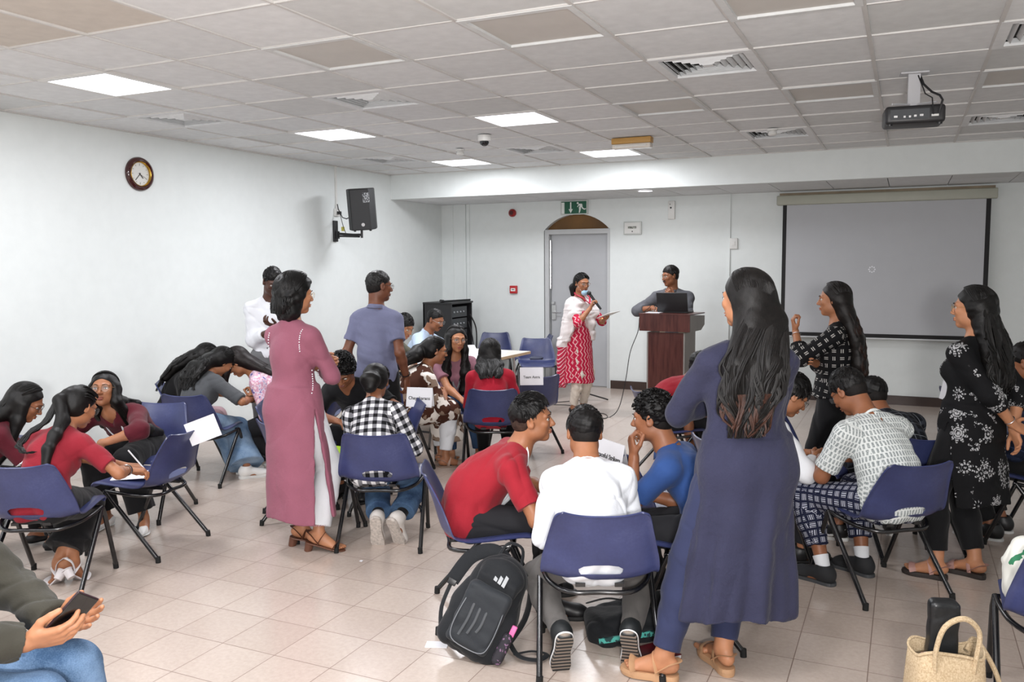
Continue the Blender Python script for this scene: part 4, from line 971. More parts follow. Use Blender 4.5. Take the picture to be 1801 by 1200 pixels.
def bez(pts, m=5):
    P = [np.array(p, float) for p in pts]; out = []
    for i in range(len(P)-1):
        p0 = P[max(i-1, 0)]; p1 = P[i]; p2 = P[i+1]; p3 = P[min(i+2, len(P)-1)]
        for j in range(m):
            t = j/m; out.append(.5*((2*p1)+(-p0+p2)*t+(2*p0-5*p1+4*p2-p3)*t*t+(-p0+3*p1-3*p2+p3)*t**3))
    out.append(P[-1]); return out
def smooth_loop(pts, m=3):
    n = len(pts); out = []
    for i in range(n):
        p0, p1, p2, p3 = (np.array(pts[(i+j-1) % n], float) for j in range(4))
        for j in range(m):
            t = j/m; out.append(tuple(.5*((2*p1)+(-p0+p2)*t+(2*p0-5*p1+4*p2-p3)*t*t+(-p0+3*p1-3*p2+p3)*t**3)))
    return out
SKINS = {'a': ('#8a5a3f', '#7a3f36'), 'b': ('#9c6a4c', '#8f4d45'), 'c': ('#6e4430', '#5e332c'), 'd': ('#b07c5c', '#9c554c'), 'e': ('#4a2e23', '#40241f'), 'f': ('#c48f70', '#a8625a')}
def mat_skin(k):
    def fn(t, c):
        n = t.noise(18, 4); lo = (c[0]*.90, c[1]*.86, c[2]*.84, 1); hi = (min(1, c[0]*1.10), min(1, c[1]*1.08), min(1, c[2]*1.06), 1)
        t.color(t.ramp(n, [(.3, lo), (.7, hi)])); t.bump(t.noise(260, 3), .08, .001)
        t.b.inputs['Subsurface Weight'].default_value = .06; t.b.inputs['Subsurface Radius'].default_value = (.01, .004, .002)
    return mat('skin_'+k, SKINS[k][0], .48, fn=fn, spec=.4)
Figure.lipc = property(lambda s: SKINS[s.skinm.name.split('_')[1]][1])
def mat_hair(col, rough=.46):
    def fn(t, c):
        w = t.noise(55, 6, rough=.8); lo = tuple(x*.4 for x in c[:3])+(1,); hi = tuple(min(1, x*1.5+.001) for x in c[:3])+(1,)
        t.color(t.ramp(w, [(.35, lo), (.68, hi)])); t.bump(t.noise(140, 5, rough=.8), .35, .003)
    return mat('hair_'+col, col, rough, fn=fn, spec=.28)
def _T(s, x, y, z): k = s.sk; return k.N+k.Ac[0]*x+k.Ac[1]*y+k.Ac[2]*z
Figure.T = _T
def _short(s, col='#0c0a0a', th=.007, top=.012, noise=.003, freq=150, off=.008, slope=.9, front=.0, name='hair', fade=None, tuft=90, tlen=.022, curl=0, back=.0):
    k = s.sk; A = k.Ah; h = k.hs; F = Field(max(.004, s.hf*.9)); n = unit(-A[2]+A[1]*slope); p0 = s.P(0, 0, -off)
    C = [(p0, n)]
    F.add(Ell(s.P(0, -.024-back*.5, .038), ((.075+th)*h, (.092+th+back)*h, (.079+th)*h), A, .0, cut=C))
    F.add(Ell(s.P(0, -.012+front, .064), ((.062+th*.8)*h, (.078+th)*h, (.054+top)*h), A, .02, cut=C))
    F.fine.append((k.HC-.14, k.HC+.14, max(.0035, s.hf*.9)))
    V, Fc = F.mesh(fold_noise(s.seed+7, noise, freq)); o = soft_obj(name, (V, Fc), mat_hair(col), s.t, 0); s.hairo = o
    # closely cropped hair below the fuller top
    F2 = Field(max(.0045, s.hf)); F2.add(Ell(s.P(0, -.019, .034), (.0755*h, .0945*h, .081*h), A, .0, cut=[(s.P(0, 0, -off-.014), n)]), Ell(s.P(0, -.040, -.012), (.064*h, .068*h, .060*h), A, .02, cut=[(s.P(0, -.022, 0), A[1]), (s.P(0, 0, -.058), -A[2])])); F2.fine.append((k.HC-.13, k.HC+.13, max(.004, s.hf)))
    soft_obj('hair_fade', F2.mesh(), mat_hair(fade or '#130e0c', .7), o, 1)
    if tuft:
        rg = random.Random(s.seed); q = MB()
        for i in range(tuft):
            for _ in range(30):
                d = V3(rg.gauss(0, 1), rg.gauss(0, 1)*.9, abs(rg.gauss(0, 1))+.0); d = unit(d); zz = .036+d[2]*(.080+th+top*.8); yy = -.018+d[1]*(.093+th)
                if zz-slope*yy+off > .012: break
            b = s.P(d[0]*(.074+th)*.985, yy*.985+front*.5, zz*.985); N = A[0]*d[0]+A[1]*d[1]+A[2]*d[2]
            tp = max(0, min(1, (d[2]-.15)/.6)); comb = A[1]*(.75*tp if not curl else rg.uniform(-1, 1))-A[2]*(0 if curl else .9*(1-tp))+A[0]*rg.uniform(-.5, .5)+A[2]*rg.uniform(-.25, .25)
            comb = unit(comb-N*N.dot(comb)); L = tlen*rg.uniform(.6, 1.2)
            if curl: pts = [b+N*.002]+[b+comb*L*.35*math.cos(a)+N*(L*.35*math.sin(a)+.003) for a in (1.9, 1.2, .5, -.2)]
            else: pts = [b-N*.002, b+comb*L*.45+N*.004, b+comb*L+N*.0015]
            q.tube([Vector(x) for x in pts], [.0030, .0026, .0009] if not curl else [.004, .004, .0036, .003, .001], 4)
        q.build('hair_tufts', mat_hair(col), o)
    return o
def _cap(s, col='#0b0908', th=.012, off=-.002, slope=1.02, noise=.0015, part=0, tail=None, name='hair', crown=.0):
    "smooth long-hair cap; tail: list of falls, each a list of (point, halfwidth, halfthickness, lateral dir)"
    k = s.sk; A = k.Ah; h = k.hs; F = Field(max(.005, s.hf*1.15)); n = unit(-A[2]+A[1]*slope)
    front = [(s.P(0, 0, off), n)]
    F.add(Ell(s.P(0, -.026, .036), ((.075+th)*h, (.091+th)*h, (.079+th*.9+crown)*h), A, .0, cut=front))
    F.add(Ell(s.P(0, -.045, -.01), ((.070+th)*h, (.066+th)*h, (.075)*h), A, .03, cut=[(s.P(0, .004, 0), A[1])]))
    for fall in (tail or []):
        for (p, w, t, L), (p2, w2, t2, L2) in zip(fall, fall[1:]):
            p, p2, L, L2 = np.array(p), np.array(p2), unit(np.array(L, float)), unit(np.array(L2, float))
            for u in (-.66, 0, .66): F.add(Cone(p+L*w*u*(1-t/max(w, t)*.5), p2+L2*w2*u*(1-t2/max(w2, t2)*.5), t, t2, .03))
    # face stays free
    F.cut(Ell(s.P(0, .085, -.03), (.058*h, .075*h, .098*h), A), .012)
    F.fine.append((k.HC-.13, k.HC+.13, max(.0045, s.hf)))
    o = soft_obj(name, F.mesh(fold_noise(s.seed+5, noise, 90)), mat_hair(col), s.t, 1); s.hairo = o; s.haircol = col; return o
def _locks(s, fall, n=60, r=.0042, wav=.006, freq=26, col=None, scalp=True, part=0.0, th=.013, both=False, tips=.04, seed=0, roots=None):
    "strands lying on a fall of hair, starting at the parting"
    k = s.sk; A = k.Ah; rg = random.Random(s.seed+seed); q = MB(); h = k.hs
    P = [np.array(p) for p, w, t, L in fall]; W = [w for p, w, t, L in fall]; T = [t for p, w, t, L in fall]; LL = [unit(np.array(L, float)) for p, w, t, L in fall]
    for j in range(n):
        u = -1+2*(j+rg.uniform(.1, .9))/n; sgn = -1 if (both and rg.random() < .35) else 1; pts = []
        if scalp:
            x0, y0 = part+.12*u, rg.uniform(-.5, .62); d0 = unit(V3(x0, y0, 1.0)); d1 = unit(V3(u*.95, -.45-.5*(1-abs(u)), -.35))
            for t in np.linspace(0, 1, 7):
                d = unit(d0*(1-t)+d1*t+V3(.28*u, 0, 0)*math.sin(PI*t)); z = .034+d[2]*(.080+th)*1.01
                pts.append(s.P(d[0]*(.074+th)*1.01, -.018+d[1]*(.093+th)*1.01, z))
        cut = rg.uniform(0, tips*8); ph = 1.9*math.floor(u*5.5)+rg.uniform(-.7, .7); fq = freq*(1+.25*math.sin(7*math.floor(u*5.5))); m = len(P); end = m-1-rg.uniform(0, .25+tips*5)
        ts = np.arange(.35 if scalp else 0, end+.001, .34)
        for t in ts:
            i = min(int(t), m-2); f = t-i; c = P[i]*(1-f)+P[i+1]*f; w = W[i]*(1-f)+W[i+1]*f; tt = T[i]*(1-f)+T[i+1]*f; L = unit(LL[i]*(1-f)+LL[i+1]*f); dn = unit(P[i+1]-P[i])
            N = unit(np.cross(L, dn))
            if N.dot(A[1]) > 0 and not getattr(s, 'flipN', False): N = -N
            ww = wav*min(1, t/1.5); uu = u
            pts.append(c+L*(uu*w+ww*math.sin(ph+fq*t*.3))+N*sgn*(tt*math.sqrt(max(0, 1-min(1, abs(uu))**2*.8))*1.02+ww*.5*math.cos(ph*1.7+fq*t*.3)))
        pts = bez(pts, 2); rr = [r*(1.0 if i < len(pts)*.7 else 1-.75*(i-len(pts)*.7)/(len(pts)*.3)) for i in range(len(pts))]
        q.tube([Vector(x) for x in pts], rr, 5)
    return q.build('hair_locks', mat_hair(col or s.haircol), s.hairo)
Figure.short = _short; Figure.cap = _cap; Figure.locks = _locks
# ================================================================== CHAIRS
def shell_mat():
    def fn(t, c):
        n = t.noise(5, 5); n2 = t.noise(90, 4)
        f = t.math('ADD', t.math('MULTIPLY', n, .75), t.math('MULTIPLY', n2, .25))
        t.color(t.ramp(f, [(.32, lin('#2c3257')), (.55, lin('#383f68')), (.72, lin('#495077'))]))
        t.l(t.math('ADD', t.math('MULTIPLY', n, .25), .22), t.b.inputs['Roughness']); t.bump(t.noise(420, 2), .08, .001)
    return mat('blue_polypropylene', '#2c3566', 0.35, fn=fn, spec=.5)
M_SHELL = shell_mat(); M_TUBE = mat('black_steel_tube', '#141416', 0.22, spec=.7, var=.1); M_RUB = mat('rubber_foot', '#0d0d0d', .8)
def build_shell():
    prof = [(.222, .400, .196), (.212, .420, .208), (.17, .432, .218), (.08, .424, .224), (-.03, .411, .230), (-.12, .405, .237), (-.185, .416, .242), (-.222, .448, .243), (-.241, .50, .238), (-.260, .57, .222), (-.283, .64, .205), (-.304, .690, .192), (-.312, .708, .182), (-.318, .716, .162)]
    cv = [.0, .004, .010, .016, .022, .032, .046, .056, .056, .048, .038, .032, .030, .026]
    P = bez([(a, b, c) for a, b, c in prof], 5); C = [float(x[0]) for x in bez([(c, 0, 0) for c in cv], 5)]
    m = len(P); n = 33; V = []; F = []
    for i in range(m):
        y, z, w = P[i]; a, b = P[max(0, i-1)], P[min(m-1, i+1)]; ty, tz = b[0]-a[0], b[1]-a[1]; L = math.hypot(ty, tz); ny, nz = tz/L, -ty/L
        if ny < 0 and nz < 0: ny, nz = -ny, -nz
        if nz < 0 and i < m/2: ny, nz = -ny, -nz
        for j in range(n):
            u = -1+2*j/(n-1); q = abs(u)**2.6; lipc = max(0, abs(u)-.93)/.07
            off = C[i]*q - .010*lipc
            V.append((u*w, y+ny*off, z+nz*off))
    for i in range(m-1):
        for j in range(n-1): a = i*n+j; F.append((a, a+1, a+n+1, a+n))
    me = bpy.data.meshes.new('shell_raw'); me.from_pydata(V, [], F); me.update()
    o = bpy.data.objects.new('seat_shell_raw', me); COL.objects.link(o)
    s = o.modifiers.new('s', 'SOLIDIFY'); s.thickness = .007; s.offset = 0
    poly = [(-.080, .449), (.080, .449), (.088, .460), (.090, .476), (.070, .488), (.03, .494), (-.03, .494), (-.070, .488), (-.090, .476), (-.088, .460)]
    c = MB(); c.prism(poly, -.1, .1, Matrix.Translation((0, -.24, 0)) @ Matrix.Rotation(PI/2, 4, 'X')); k = c.build('cutter'); b = o.modifiers.new('b', 'BOOLEAN'); b.object = k; b.operation = 'DIFFERENCE'; b.solver = 'EXACT'
    dg = bpy.context.evaluated_depsgraph_get(); me2 = bpy.data.meshes.new_from_object(o.evaluated_get(dg)); me2.name = 'seat_shell'
    bpy.data.objects.remove(o); bpy.data.objects.remove(k)
    me2.polygons.foreach_set('use_smooth', [True]*len(me2.polygons)); me2.set_sharp_from_angle(angle=R(50)); me2.materials.clear(); me2.materials.append(M_SHELL); me2.update()
    return me2
SHELL = build_shell()
def chair_proto():
    t = thing('plastic_chair', 'x', 'chair')
    s = bpy.data.objects.new('seat_shell', SHELL); COL.objects.link(s); s.parent = t
    o = MB(); o.tube([Vector(p) for p in bez([(-.236, .09, .40), (-.228, .0, .388), (-.20, -.10, .372), (-.125, -.185, .362), (0, -.187, .362), (.125, -.185, .362), (.20, -.10, .372), (.228, .0, .388), (.236, .09, .40)], 4)], .0105, 10)
    o.tube([(-.236, .10, .395), (-.12, .12, .392), (.12, .12, .392), (.236, .10, .395)], .010, 8)
    o.box(-.10, -.06, -.19, .13, .385, .400); o.box(.06, .10, -.19, .13, .385, .400)
    o.build('frame', M_TUBE, t)
    for x in (-1, 1):
        for (y, fx) in ((-.25, .25), (.245, .228)):
            q = MB(); q.tube([(x*.236, .09, .40), (x*.240, .09+(y-.09)*.12, .352), (x*fx, y, .018)], .0125, 12); l = q.build('leg', M_TUBE, t)
            q = MB(); q.tube([(x*(fx-.002), y*.99, .035), (x*fx, y, .0)], .0145, 12); q.build('rubber_foot', M_RUB, l)
    for x in (-1, 1):
        for y in (-.12, .08):
            q = MB(); q.lathe([(0, .0), (.006, 0), (.006, .006), (0, .008)], 10, Matrix.Translation((x*.08, y, .378))); q.build('bolt', M_STEEL, t)
    return t
CH0 = chair_proto(); CH0['group'] = 'blue plastic chairs'; _used = [False]
def chair(x, y, rot, label, z=0):
    o = CH0 if not _used[0] else copy_tree(CH0); _used[0] = True
    o.location = (x, y, z); o.rotation_euler = (0, 0, R(rot)); o['label'] = label; return o
CH = {}
for key, x, y, rot, lab in [
    ('C1', -1.173, 3.374, 24, 'blue plastic chair seating the boy in the white shirt, back to the camera'),
    ('C2', -1.819, 3.628, -59.5, 'blue plastic chair seating the boy in the red T-shirt, beside the large backpack'),
    ('F', -.84, 3.88, 90, 'blue plastic chair seating the boy in the blue polo, behind the navy dress'),
    ('G', -1.20, 4.44, -39, 'empty blue plastic chair carrying the sign Graceful Strikers'),
    ('C3', -2.882, 4.34, 22.6, 'blue plastic chair seating the girl in the black and white checked shirt'),
    ('C4', -3.34, 4.98, 130, 'empty blue plastic chair carrying the sign Chayakarans'),
    ('T', -3.46, 4.38, -24, 'blue plastic chair behind the mauve kurta with a lime green folder on its seat'),
    ('U', -3.88, 4.82, -58, 'blue plastic chair partly hidden left of the mauve kurta'),
    ('H', -3.03, 6.18, 24, 'blue plastic chair seating the long-haired girl in the plain red top'),
    ('I', -3.10, 6.93, 58, 'empty blue plastic chair carrying the sign Team Astra'),
    ('J', -4.27, 9.97, 205, 'empty blue plastic chair standing left of the woman with the microphone'),
    ('K', -5.20, 10.60, 200, 'empty blue plastic chair against the back wall behind the table, left of its neighbour'),
    ('L', -4.66, 10.62, 120, 'empty blue plastic chair seen side-on against the back wall beyond the table'),
    ('A', -4.10, 2.98, 27, 'blue plastic chair seating the girl with the ponytail, nearest at the left'),
    ('B', -4.151, 3.656, 101.5, 'blue plastic chair with a blank white sheet hanging on its back'),
    ('P2c', -4.80, 3.22, -30, 'blue plastic chair seating the bespectacled girl at the far left edge'),
    ('P4c', -4.72, 4.14, 200, 'blue plastic chair seating the girl in round glasses with long loose hair'),
    ('N', -6.10, 4.00, 10, 'blue plastic chair with a white sign cut off by the left edge'),
    ('D', -5.03, 5.04, 14, 'blue plastic chair seating the girl in the grey top and wide jeans'),
    ('E', -5.50, 5.42, -50, 'blue plastic chair against the left wall seating the girl in black'),
    ('P7c', -4.52, 5.72, 110, 'blue plastic chair seating the person in pink floral clothing'),
    ('P11c', -3.72, 5.40, 198, 'blue plastic chair seating the curly-haired boy in black'),
    ('P15c', -3.85, 5.95, -30, 'blue plastic chair seating the girl in the brown and white dress'),
    ('P16c', -3.60, 6.62, 215, 'blue plastic chair seating the girl with long hair over her shoulders'),
    ('P13c', -4.86, 7.10, -85, 'blue plastic chair seating the man in the olive shirt at the table'),
    ('P14c', -4.98, 8.05, -85, 'blue plastic chair seating the man in the light blue shirt at the table'),
    ('P', -.093, 4.727, 38.5, 'blue plastic chair seating the boy in the white patterned shirt'),
    ('O', .02, 5.44, 30, 'blue plastic chair seating the boy in the dark checked shirt'),
    ('O2', .60, 7.37, -60, 'blue plastic chair with a white sign beyond the black floral dress'),
    ('R', -.76, 4.88, -50, 'blue plastic chair seating the boy in the black waistcoat'),
    ('V', -.50, 5.62, -105, 'empty blue plastic chair between the waistcoat boy and the woman in black print'),
    ('S', -1.62, 6.47, -60, 'blue plastic chair seating the person in red hidden behind the navy dress'),
    ('Q', .59, 3.62, 2, 'blue plastic chair cut off at the bottom right corner'),
    ('P30c', .78, 5.85, 70, 'blue plastic chair seating the dark-clothed person at the right edge'),
    ('P1c', -2.57, 1.40, -62, 'blue plastic chair seating the person in olive sleeves at the bottom left')]:
    CH[key] = chair(x, y, rot, lab)
def chl(key, p):
    "a point in a chair's own frame to the room"
    o = CH[key]; a = o.rotation_euler[2]; c, s = math.cos(a), math.sin(a)
    return (o.location[0]+c*p[0]-s*p[1], o.location[1]+s*p[0]+c*p[1], p[2])

# ------------------------------------------------------------------ paper signs folded over the chair backs
M_PAPER = mat('white_paper', '#dadade', .7, var=.015)
def sign(key, label, text=None, x0=-.10, w=.20, h=.145, rot=0, flip=False, zb=.655, side='back', tilt=0, size=.033, yo=0):
    o = CH[key]; a = o.rotation_euler[2]
    t = thing('paper_sign', label, 'sign', chl(key, (x0, -.315+yo, zb-.027)), a+(PI if side == 'front' else 0)+R(rot), 'folded paper signs on chair backs')
    m = MB(); hh = h; y1 = .030
    # tent card over the top edge: outer leaf, inner leaf
    th = .0008
    for s in (1, -1):
        V = [(-w/2, -y1*s*1.0, 0), (w/2, -y1*s, 0), (w/2, 0, hh), (-w/2, 0, hh)]; V2 = [(x, y+th*s, z) for x, y, z in V]
        m.add(V+V2, [(0, 1, 2, 3), (7, 6, 5, 4), (0, 4, 5, 1), (1, 5, 6, 2), (2, 6, 7, 3), (3, 7, 4, 0)])
    p = m.build('card', M_PAPER, t)
    t.rotation_euler = (0, R(tilt), t.rotation_euler[2])
    if text:
        ang = math.atan2(y1, hh); q = text_mesh('lettering', text, size, M_INK, t, (0, -y1*.55-.0012, hh*.45), (PI/2-ang, 0, 0), True); 
    return t
FONT_SERIF = None

# ------------------------------------------------------------------ podium, laptop
M_WOODP = mat('podium_mahogany', '#4a2420', .3, fn=lambda t, c: t.color(t.ramp(t.noise(3, 6, vec=(lambda m: (m.inputs['Scale'].__setattr__('default_value', (12, 12, 1.2)), t.l(t.obj(), m.inputs[0]), m.outputs[0])[2])(t.n('ShaderNodeMapping'))), [(.3, lin('#3b1a17')), (.6, lin('#57302a')), (.8, lin('#43201c'))])))
M_GREYP = mat('podium_grey', '#8b8884', .5)
t = thing('podium', 'dark red-brown wooden podium with grey sides', 'podium', (-2.33, 9.08, 0), R(-6))
o = MB(); o.box(-.20, .20, -.10, -.08, .05, .95); o.build('front_panel', M_WOODP, t)
o = MB(); o.box(.20, .215, -.10, .24, .05, .95); o.box(-.215, -.20, -.10, .24, .05, .95); o.build('side_panel', M_GREYP, t)
o = MB(); o.box(-.30, .30, -.13, .30, 0, .05); o.build('base', M_WOODP, t, bevel=.004)
o = MB(); o.box(-.285, .285, -.15, -.13, .965, 1.145); o.build('top_fascia', M_WOODP, t, bevel=.003)
o = MB(); o.prism([(-.13, .965), (.22, .965), (.34, 1.02), (.34, 1.12), (-.13, 1.145)], -.285, .285, Matrix.Rotation(PI/2, 4, 'Z') @ Matrix.Rotation(PI/2, 4, 'X') ); b = o.build('top_box', M_GREYP, t)
o = MB(); o.box(-.29, .29, -.155, .33, 1.143, 1.155); o.build('desktop', M_WOODP, t, bevel=.002)
t = thing('laptop', 'open black laptop standing on the podium', 'laptop', chl and (-2.30, 9.12, 1.155), R(-2))
o = MB(); o.rbox(-.17, .17, -.0, .23, 0, .018, .005); o.build('keyboard_base', M_BLACK, t)
o = MB(); o.rbox(-.17, .17, -.006, .006, 0, .215, .004, Matrix.Translation((0, -.005, .014)) @ Matrix.Rotation(R(14), 4, 'X')); o.build('screen', M_BLACK, t)
t = thing('podium_papers', 'loose papers and cables at the left of the podium top', 'paper', (-2.50, 9.06, 1.156), R(-4))
o = MB(); o.box(-.07, .09, -.06, .06, 0, .006); o.build('sheet', M_PAPER, t)
o = MB(); o.tube([Vector(p) for p in bez([(-.10, -.02, .01), (-.06, .02, .05), (-.02, .05, .10), (.0, .06, .03), (-.08, 0, .012), (-.12, -.05, .01)], 4)], .003, 6); o.build('cable', M_BLACK, t)
def cord(name, label, pts, r=.004, m=None, grp=None):
    q = MB(); q.tube([Vector(p) for p in bez(pts, 8)], r, 8); return tag(q.build(name, m or M_BLACK), label, 'cable', grp)
cord('power_cable', 'thin black cable hanging from the podium corner to the floor and curling on the tiles', [(-2.65, 9.04, 1.10), (-2.66, 9.02, .95), (-2.74, 9.00, .72), (-2.78, 8.97, .42), (-2.84, 8.93, .12), (-2.93, 8.90, .006), (-3.02, 8.75, .005), (-3.00, 8.58, .005), (-2.92, 8.52, .005)], .0045)
cord('floor_cable', 'black cable looping across the tiles behind the woman with the microphone', [(-4.0, 9.3, .005), (-3.7, 9.45, .005), (-3.45, 9.35, .005), (-3.25, 9.1, .005), (-3.05, 9.05, .005), (-2.95, 8.8, .005), (-3.10, 8.62, .005)], .004)
cord('floor_cable', 'black cable lying from the chair to the microphone stand base', [(-4.6, 9.25, .005), (-4.2, 9.35, .005), (-3.85, 9.6, .005), (-3.6, 9.9, .005)], .004)
t = thing('microphone_stand', 'black tripod base of a microphone stand behind the woman in red', 'stand', (-3.60, 9.88, 0))
for k in range(3):
    a = R(20+120*k); q = MB(); q.tube([(0, 0, .10), (math.cos(a)*.30, math.sin(a)*.30, .012)], .009, 8); q.build('leg', M_BLACK, t)
q = MB(); q.tube([(0, 0, .06), (0, 0, .80)], .009, 10); q.build('pole', M_BLACK, t)
q = MB(); q.lathe([(0, .07), (.022, .07), (.022, .13), (0, .13)], 14); q.build('hub', M_BLACK, t)

# ------------------------------------------------------------------ equipment rack
t = thing('equipment_rack', 'black wheeled audio equipment rack in the back left corner', 'equipment rack', (-5.72, 10.32, 0))
o = MB(); x0, x1, y0, y1 = -.26, .18, -.30, .30
o.box(x0, x1, y0, y0+.02, .08, 1.16); o.box(x0, x1, y1-.02, y1, .08, 1.16); o.box(x0, x0+.02, y0, y1, .08, 1.16); o.box(x0, x1, y0, y1, .06, .09); o.build('cabinet', M_BLACK, t)
o = MB(); o.box(x0, x1+.01, y0-.01, y1+.02, 1.16, 1.185); o.build('lid', M_BLACK, t, bevel=.004)
o = MB(); o.tube([(.05, -.28, 1.20), (.15, .3, 1.20)], .013, 10); o.tube([(.03, -.33, 1.205), (.05, -.28, 1.20)], .022, 10); o.build('wired_microphone', M_SPK, t)
M_UNIT = mat('rack_unit', '#232629', .4); M_LEDC = mat('rack_knob', '#8f9396', .3)
for k, (z0, z1) in enumerate(((.98, 1.12), (.82, .96), (.64, .80), (.50, .62), (.34, .48), (.16, .32))):
    o = MB(); o.box(x1-.10, x1-.01, y0+.03, y1-.14, z0, z1); u = o.build('rack_unit', M_UNIT, t)
    for j in range(4):
        q = MB(); q.lathe([(0, 0), (.012, 0), (.010, .014), (0, .014)], 10, Matrix.Translation((x1-.01, y0+.09+j*.09, (z0+z1)/2)) @ Matrix.Rotation(PI/2, 4, 'Y')); q.build('knob', M_LEDC, u)
o = MB(); o.tube([Vector(p) for p in bez([(x1, y1-.06, 1.0), (x1+.06, y1, .8), (x1+.05, y1+.02, .5), (x1+.02, y1-.02, .3), (x1+.05, y1-.08, .1)], 5)], .010, 8); o.tube([Vector(p) for p in bez([(x1-.01, y1-.1, .9), (x1+.04, y1-.05, .6), (x1+.03, y1-.1, .3)], 5)], .008, 8); o.build('cable_bundle', M_BLACK, t)
for (x, y) in ((x0+.04, y0+.05), (x1-.04, y0+.05), (x0+.04, y1-.05), (x1-.04, y1-.05)):
    q = MB(); q.lathe([(0, -.012), (.03, -.012), (.03, .012), (0, .012)], 16, Matrix.Translation((x, y, .031)) @ Matrix.Rotation(PI/2, 4, 'Y')); q.build('castor', M_BLACK, t)

# ------------------------------------------------------------------ judges' table
M_TOP = mat('table_top_white', '#cfccc4', .35); M_EDGE = mat('table_edge', '#b09a7c', .5)
t = thing('folding_table', 'long white-topped folding table with papers in front of the two seated men', 'table', (-4.15, 7.62, 0), R(-3))
o = MB(); o.box(-.36, .36, -.95, .95, .715, .74); o.build('table_top', M_TOP, t, bevel=.003)
o = MB(); o.box(-.362, .362, -.955, -.95, .71, .738); o.box(.36, .364, -.95, .95, .71, .738); o.build('edge_band', M_EDGE, t)
for y in (-.7, .7):
    for x in (-.28, .28):
        q = MB(); q.tube([(x, y, .715), (x, y+(.08 if y > 0 else -.08), .012)], .013, 10); q.build('leg', M_BLACK if y < 0 else M_STEEL, t)
    q = MB(); q.tube([(-.28, y*1.08, .12), (.28, y*1.08, .12)], .010, 8); q.build('crossbar', M_BLACK, t)
    q = MB(); q.tube([(0, y*1.0, .40), (0, y*.4, .705)], .009, 8); q.build('brace', M_BLACK, t)
rg = random.Random(9)
for (x, y, a, lab) in ((-4.02, 8.30, 20, 'white sheets at the far right end of the long table'), (-4.05, 7.65, -15, 'white sheet near the middle of the long table'), (-4.3, 7.0, 10, 'white sheet in front of the man in the olive shirt'), (-4.2, 7.95, 40, 'raised white page beside the hands of the man in light blue')):
    q = MB()
    if 'raised' in lab: q.add([(-.10, -.14, 0), (.10, -.14, 0), (.10, .14, .09), (-.10, .14, .09), (-.10, -.14, .001), (.10, -.14, .001), (.10, .14, .091), (-.10, .14, .091)], [(0, 3, 2, 1), (4, 5, 6, 7), (0, 1, 5, 4), (1, 2, 6, 5), (2, 3, 7, 6), (3, 0, 4, 7)])
    else: q.box(-.105, .105, -.148, .148, 0, .002)
    o = tag(q.build('paper_sheet', M_PAPER), lab, 'paper', 'papers on the long table'); o.location = (x, y, .7405); o.rotation_euler = (0, 0, R(a))

# ------------------------------------------------------------------ bags on the floor
M_BAG = cloth('backpack_fabric', '#1d1f22', rough=.75, bump=.4); M_BAG2 = cloth('backpack_panel', '#2a2d31', rough=.6); M_LOGO = mat('grey_print', '#74777b', .6)
t = thing('backpack', 'large dark grey backpack with three stripes leaning against the red T-shirt boy’s chair', 'backpack', (-1.62, 3.19, 0), R(12))
Mt = Matrix.Rotation(R(24), 4, 'Y') @ Matrix.Rotation(R(-20), 4, 'X')
def mfield(prims, cuts=(), h=.006, disp=None, M=None):
    F = Field(h); F.add(*prims)
    for c, k in cuts: F.cut(c, k)
    V, Fc = F.mesh(disp)
    if M is not None: V = np.array([tuple(M @ Vector(v)) for v in V])
    return V, Fc
bt = Matrix.Translation((0, .0, .20)) @ Mt
b = soft_obj('bag_body', mfield([Box((0, .02, -.08), (.150, .080, .125), None, .06, .03), Ell((.0, .02, .06), (.135, .085, .15), None, .06), Ell((.01, .015, .17), (.108, .075, .085), None, .05)], h=.006, disp=fold_noise(3, .006, 40), M=bt), M_BAG, t)
b2 = soft_obj('front_pocket', mfield([Box((-.005, -.066, -.03), (.098, .024, .135), frame(-4, 0, 0), .022, .02), Box((-.0, -.060, .05), (.082, .022, .06), frame(-8), .02, .03)], h=.005, disp=fold_noise(5, .003, 50), M=bt), M_BAG2, t)
b3 = soft_obj('top_flap', mfield([Ell((.008, -.028, .165), (.104, .050, .075), frame(-14), .02), Box((.004, -.060, .125), (.092, .020, .035), frame(-16), .016, .03)], h=.005, disp=fold_noise(6, .003, 50), M=bt), M_BAG, t)
PIPE = mat('grey_piping', '#6d7075', .5)
q = MB(); q.tube([bt @ Vector(p) for p in bez([(-.078, -.088, .09), (-.090, -.092, .0), (-.092, -.094, -.10), (-.070, -.092, -.150), (0, -.092, -.160), (.070, -.092, -.150), (.088, -.094, -.10), (.086, -.092, .0), (.074, -.088, .09)], 4)], .0022, 6); q.build('piping', PIPE, b2)
q = MB()
for k in range(3): q.tube([bt @ Vector(p) for p in bez([(-.052+.032*k, -.0915, -.125+.02*k), (-.044+.032*k, -.0925, -.05), (-.046+.032*k, -.0915, .03), (-.034+.032*k, -.087, .085)], 5)], .0055, 6, flat=.25, up=tuple(bt.to_3x3() @ Vector((0, 1, 0))))
q.build('stripes', mat('stripe_print', '#3a3d41', .5), b2)
q = MB(); LM = bt @ Matrix.Translation((.012, -.090, .135)) @ Matrix.Rotation(R(76), 4, 'X')
for k, (x, hgt) in enumerate(((-.030, .018), (-.009, .033), (.012, .048))): q.prism([(x, 0), (x+.016, 0), (x+.016-hgt*.18, hgt-.003), (x-hgt*.18, hgt)], 0, .0022, LM @ Matrix.Rotation(R(-12), 4, 'Z'))
q.build('logo', mat('logo_print', '#9a9da0', .5), b3)
q = MB(); q.tube([bt @ Vector(p) for p in bez([(-.05, .05, .235), (-.035, .06, .30), (.03, .06, .305), (.06, .05, .235)], 5)], .009, 8, flat=.5); q.build('grab_handle', M_BAG, t)
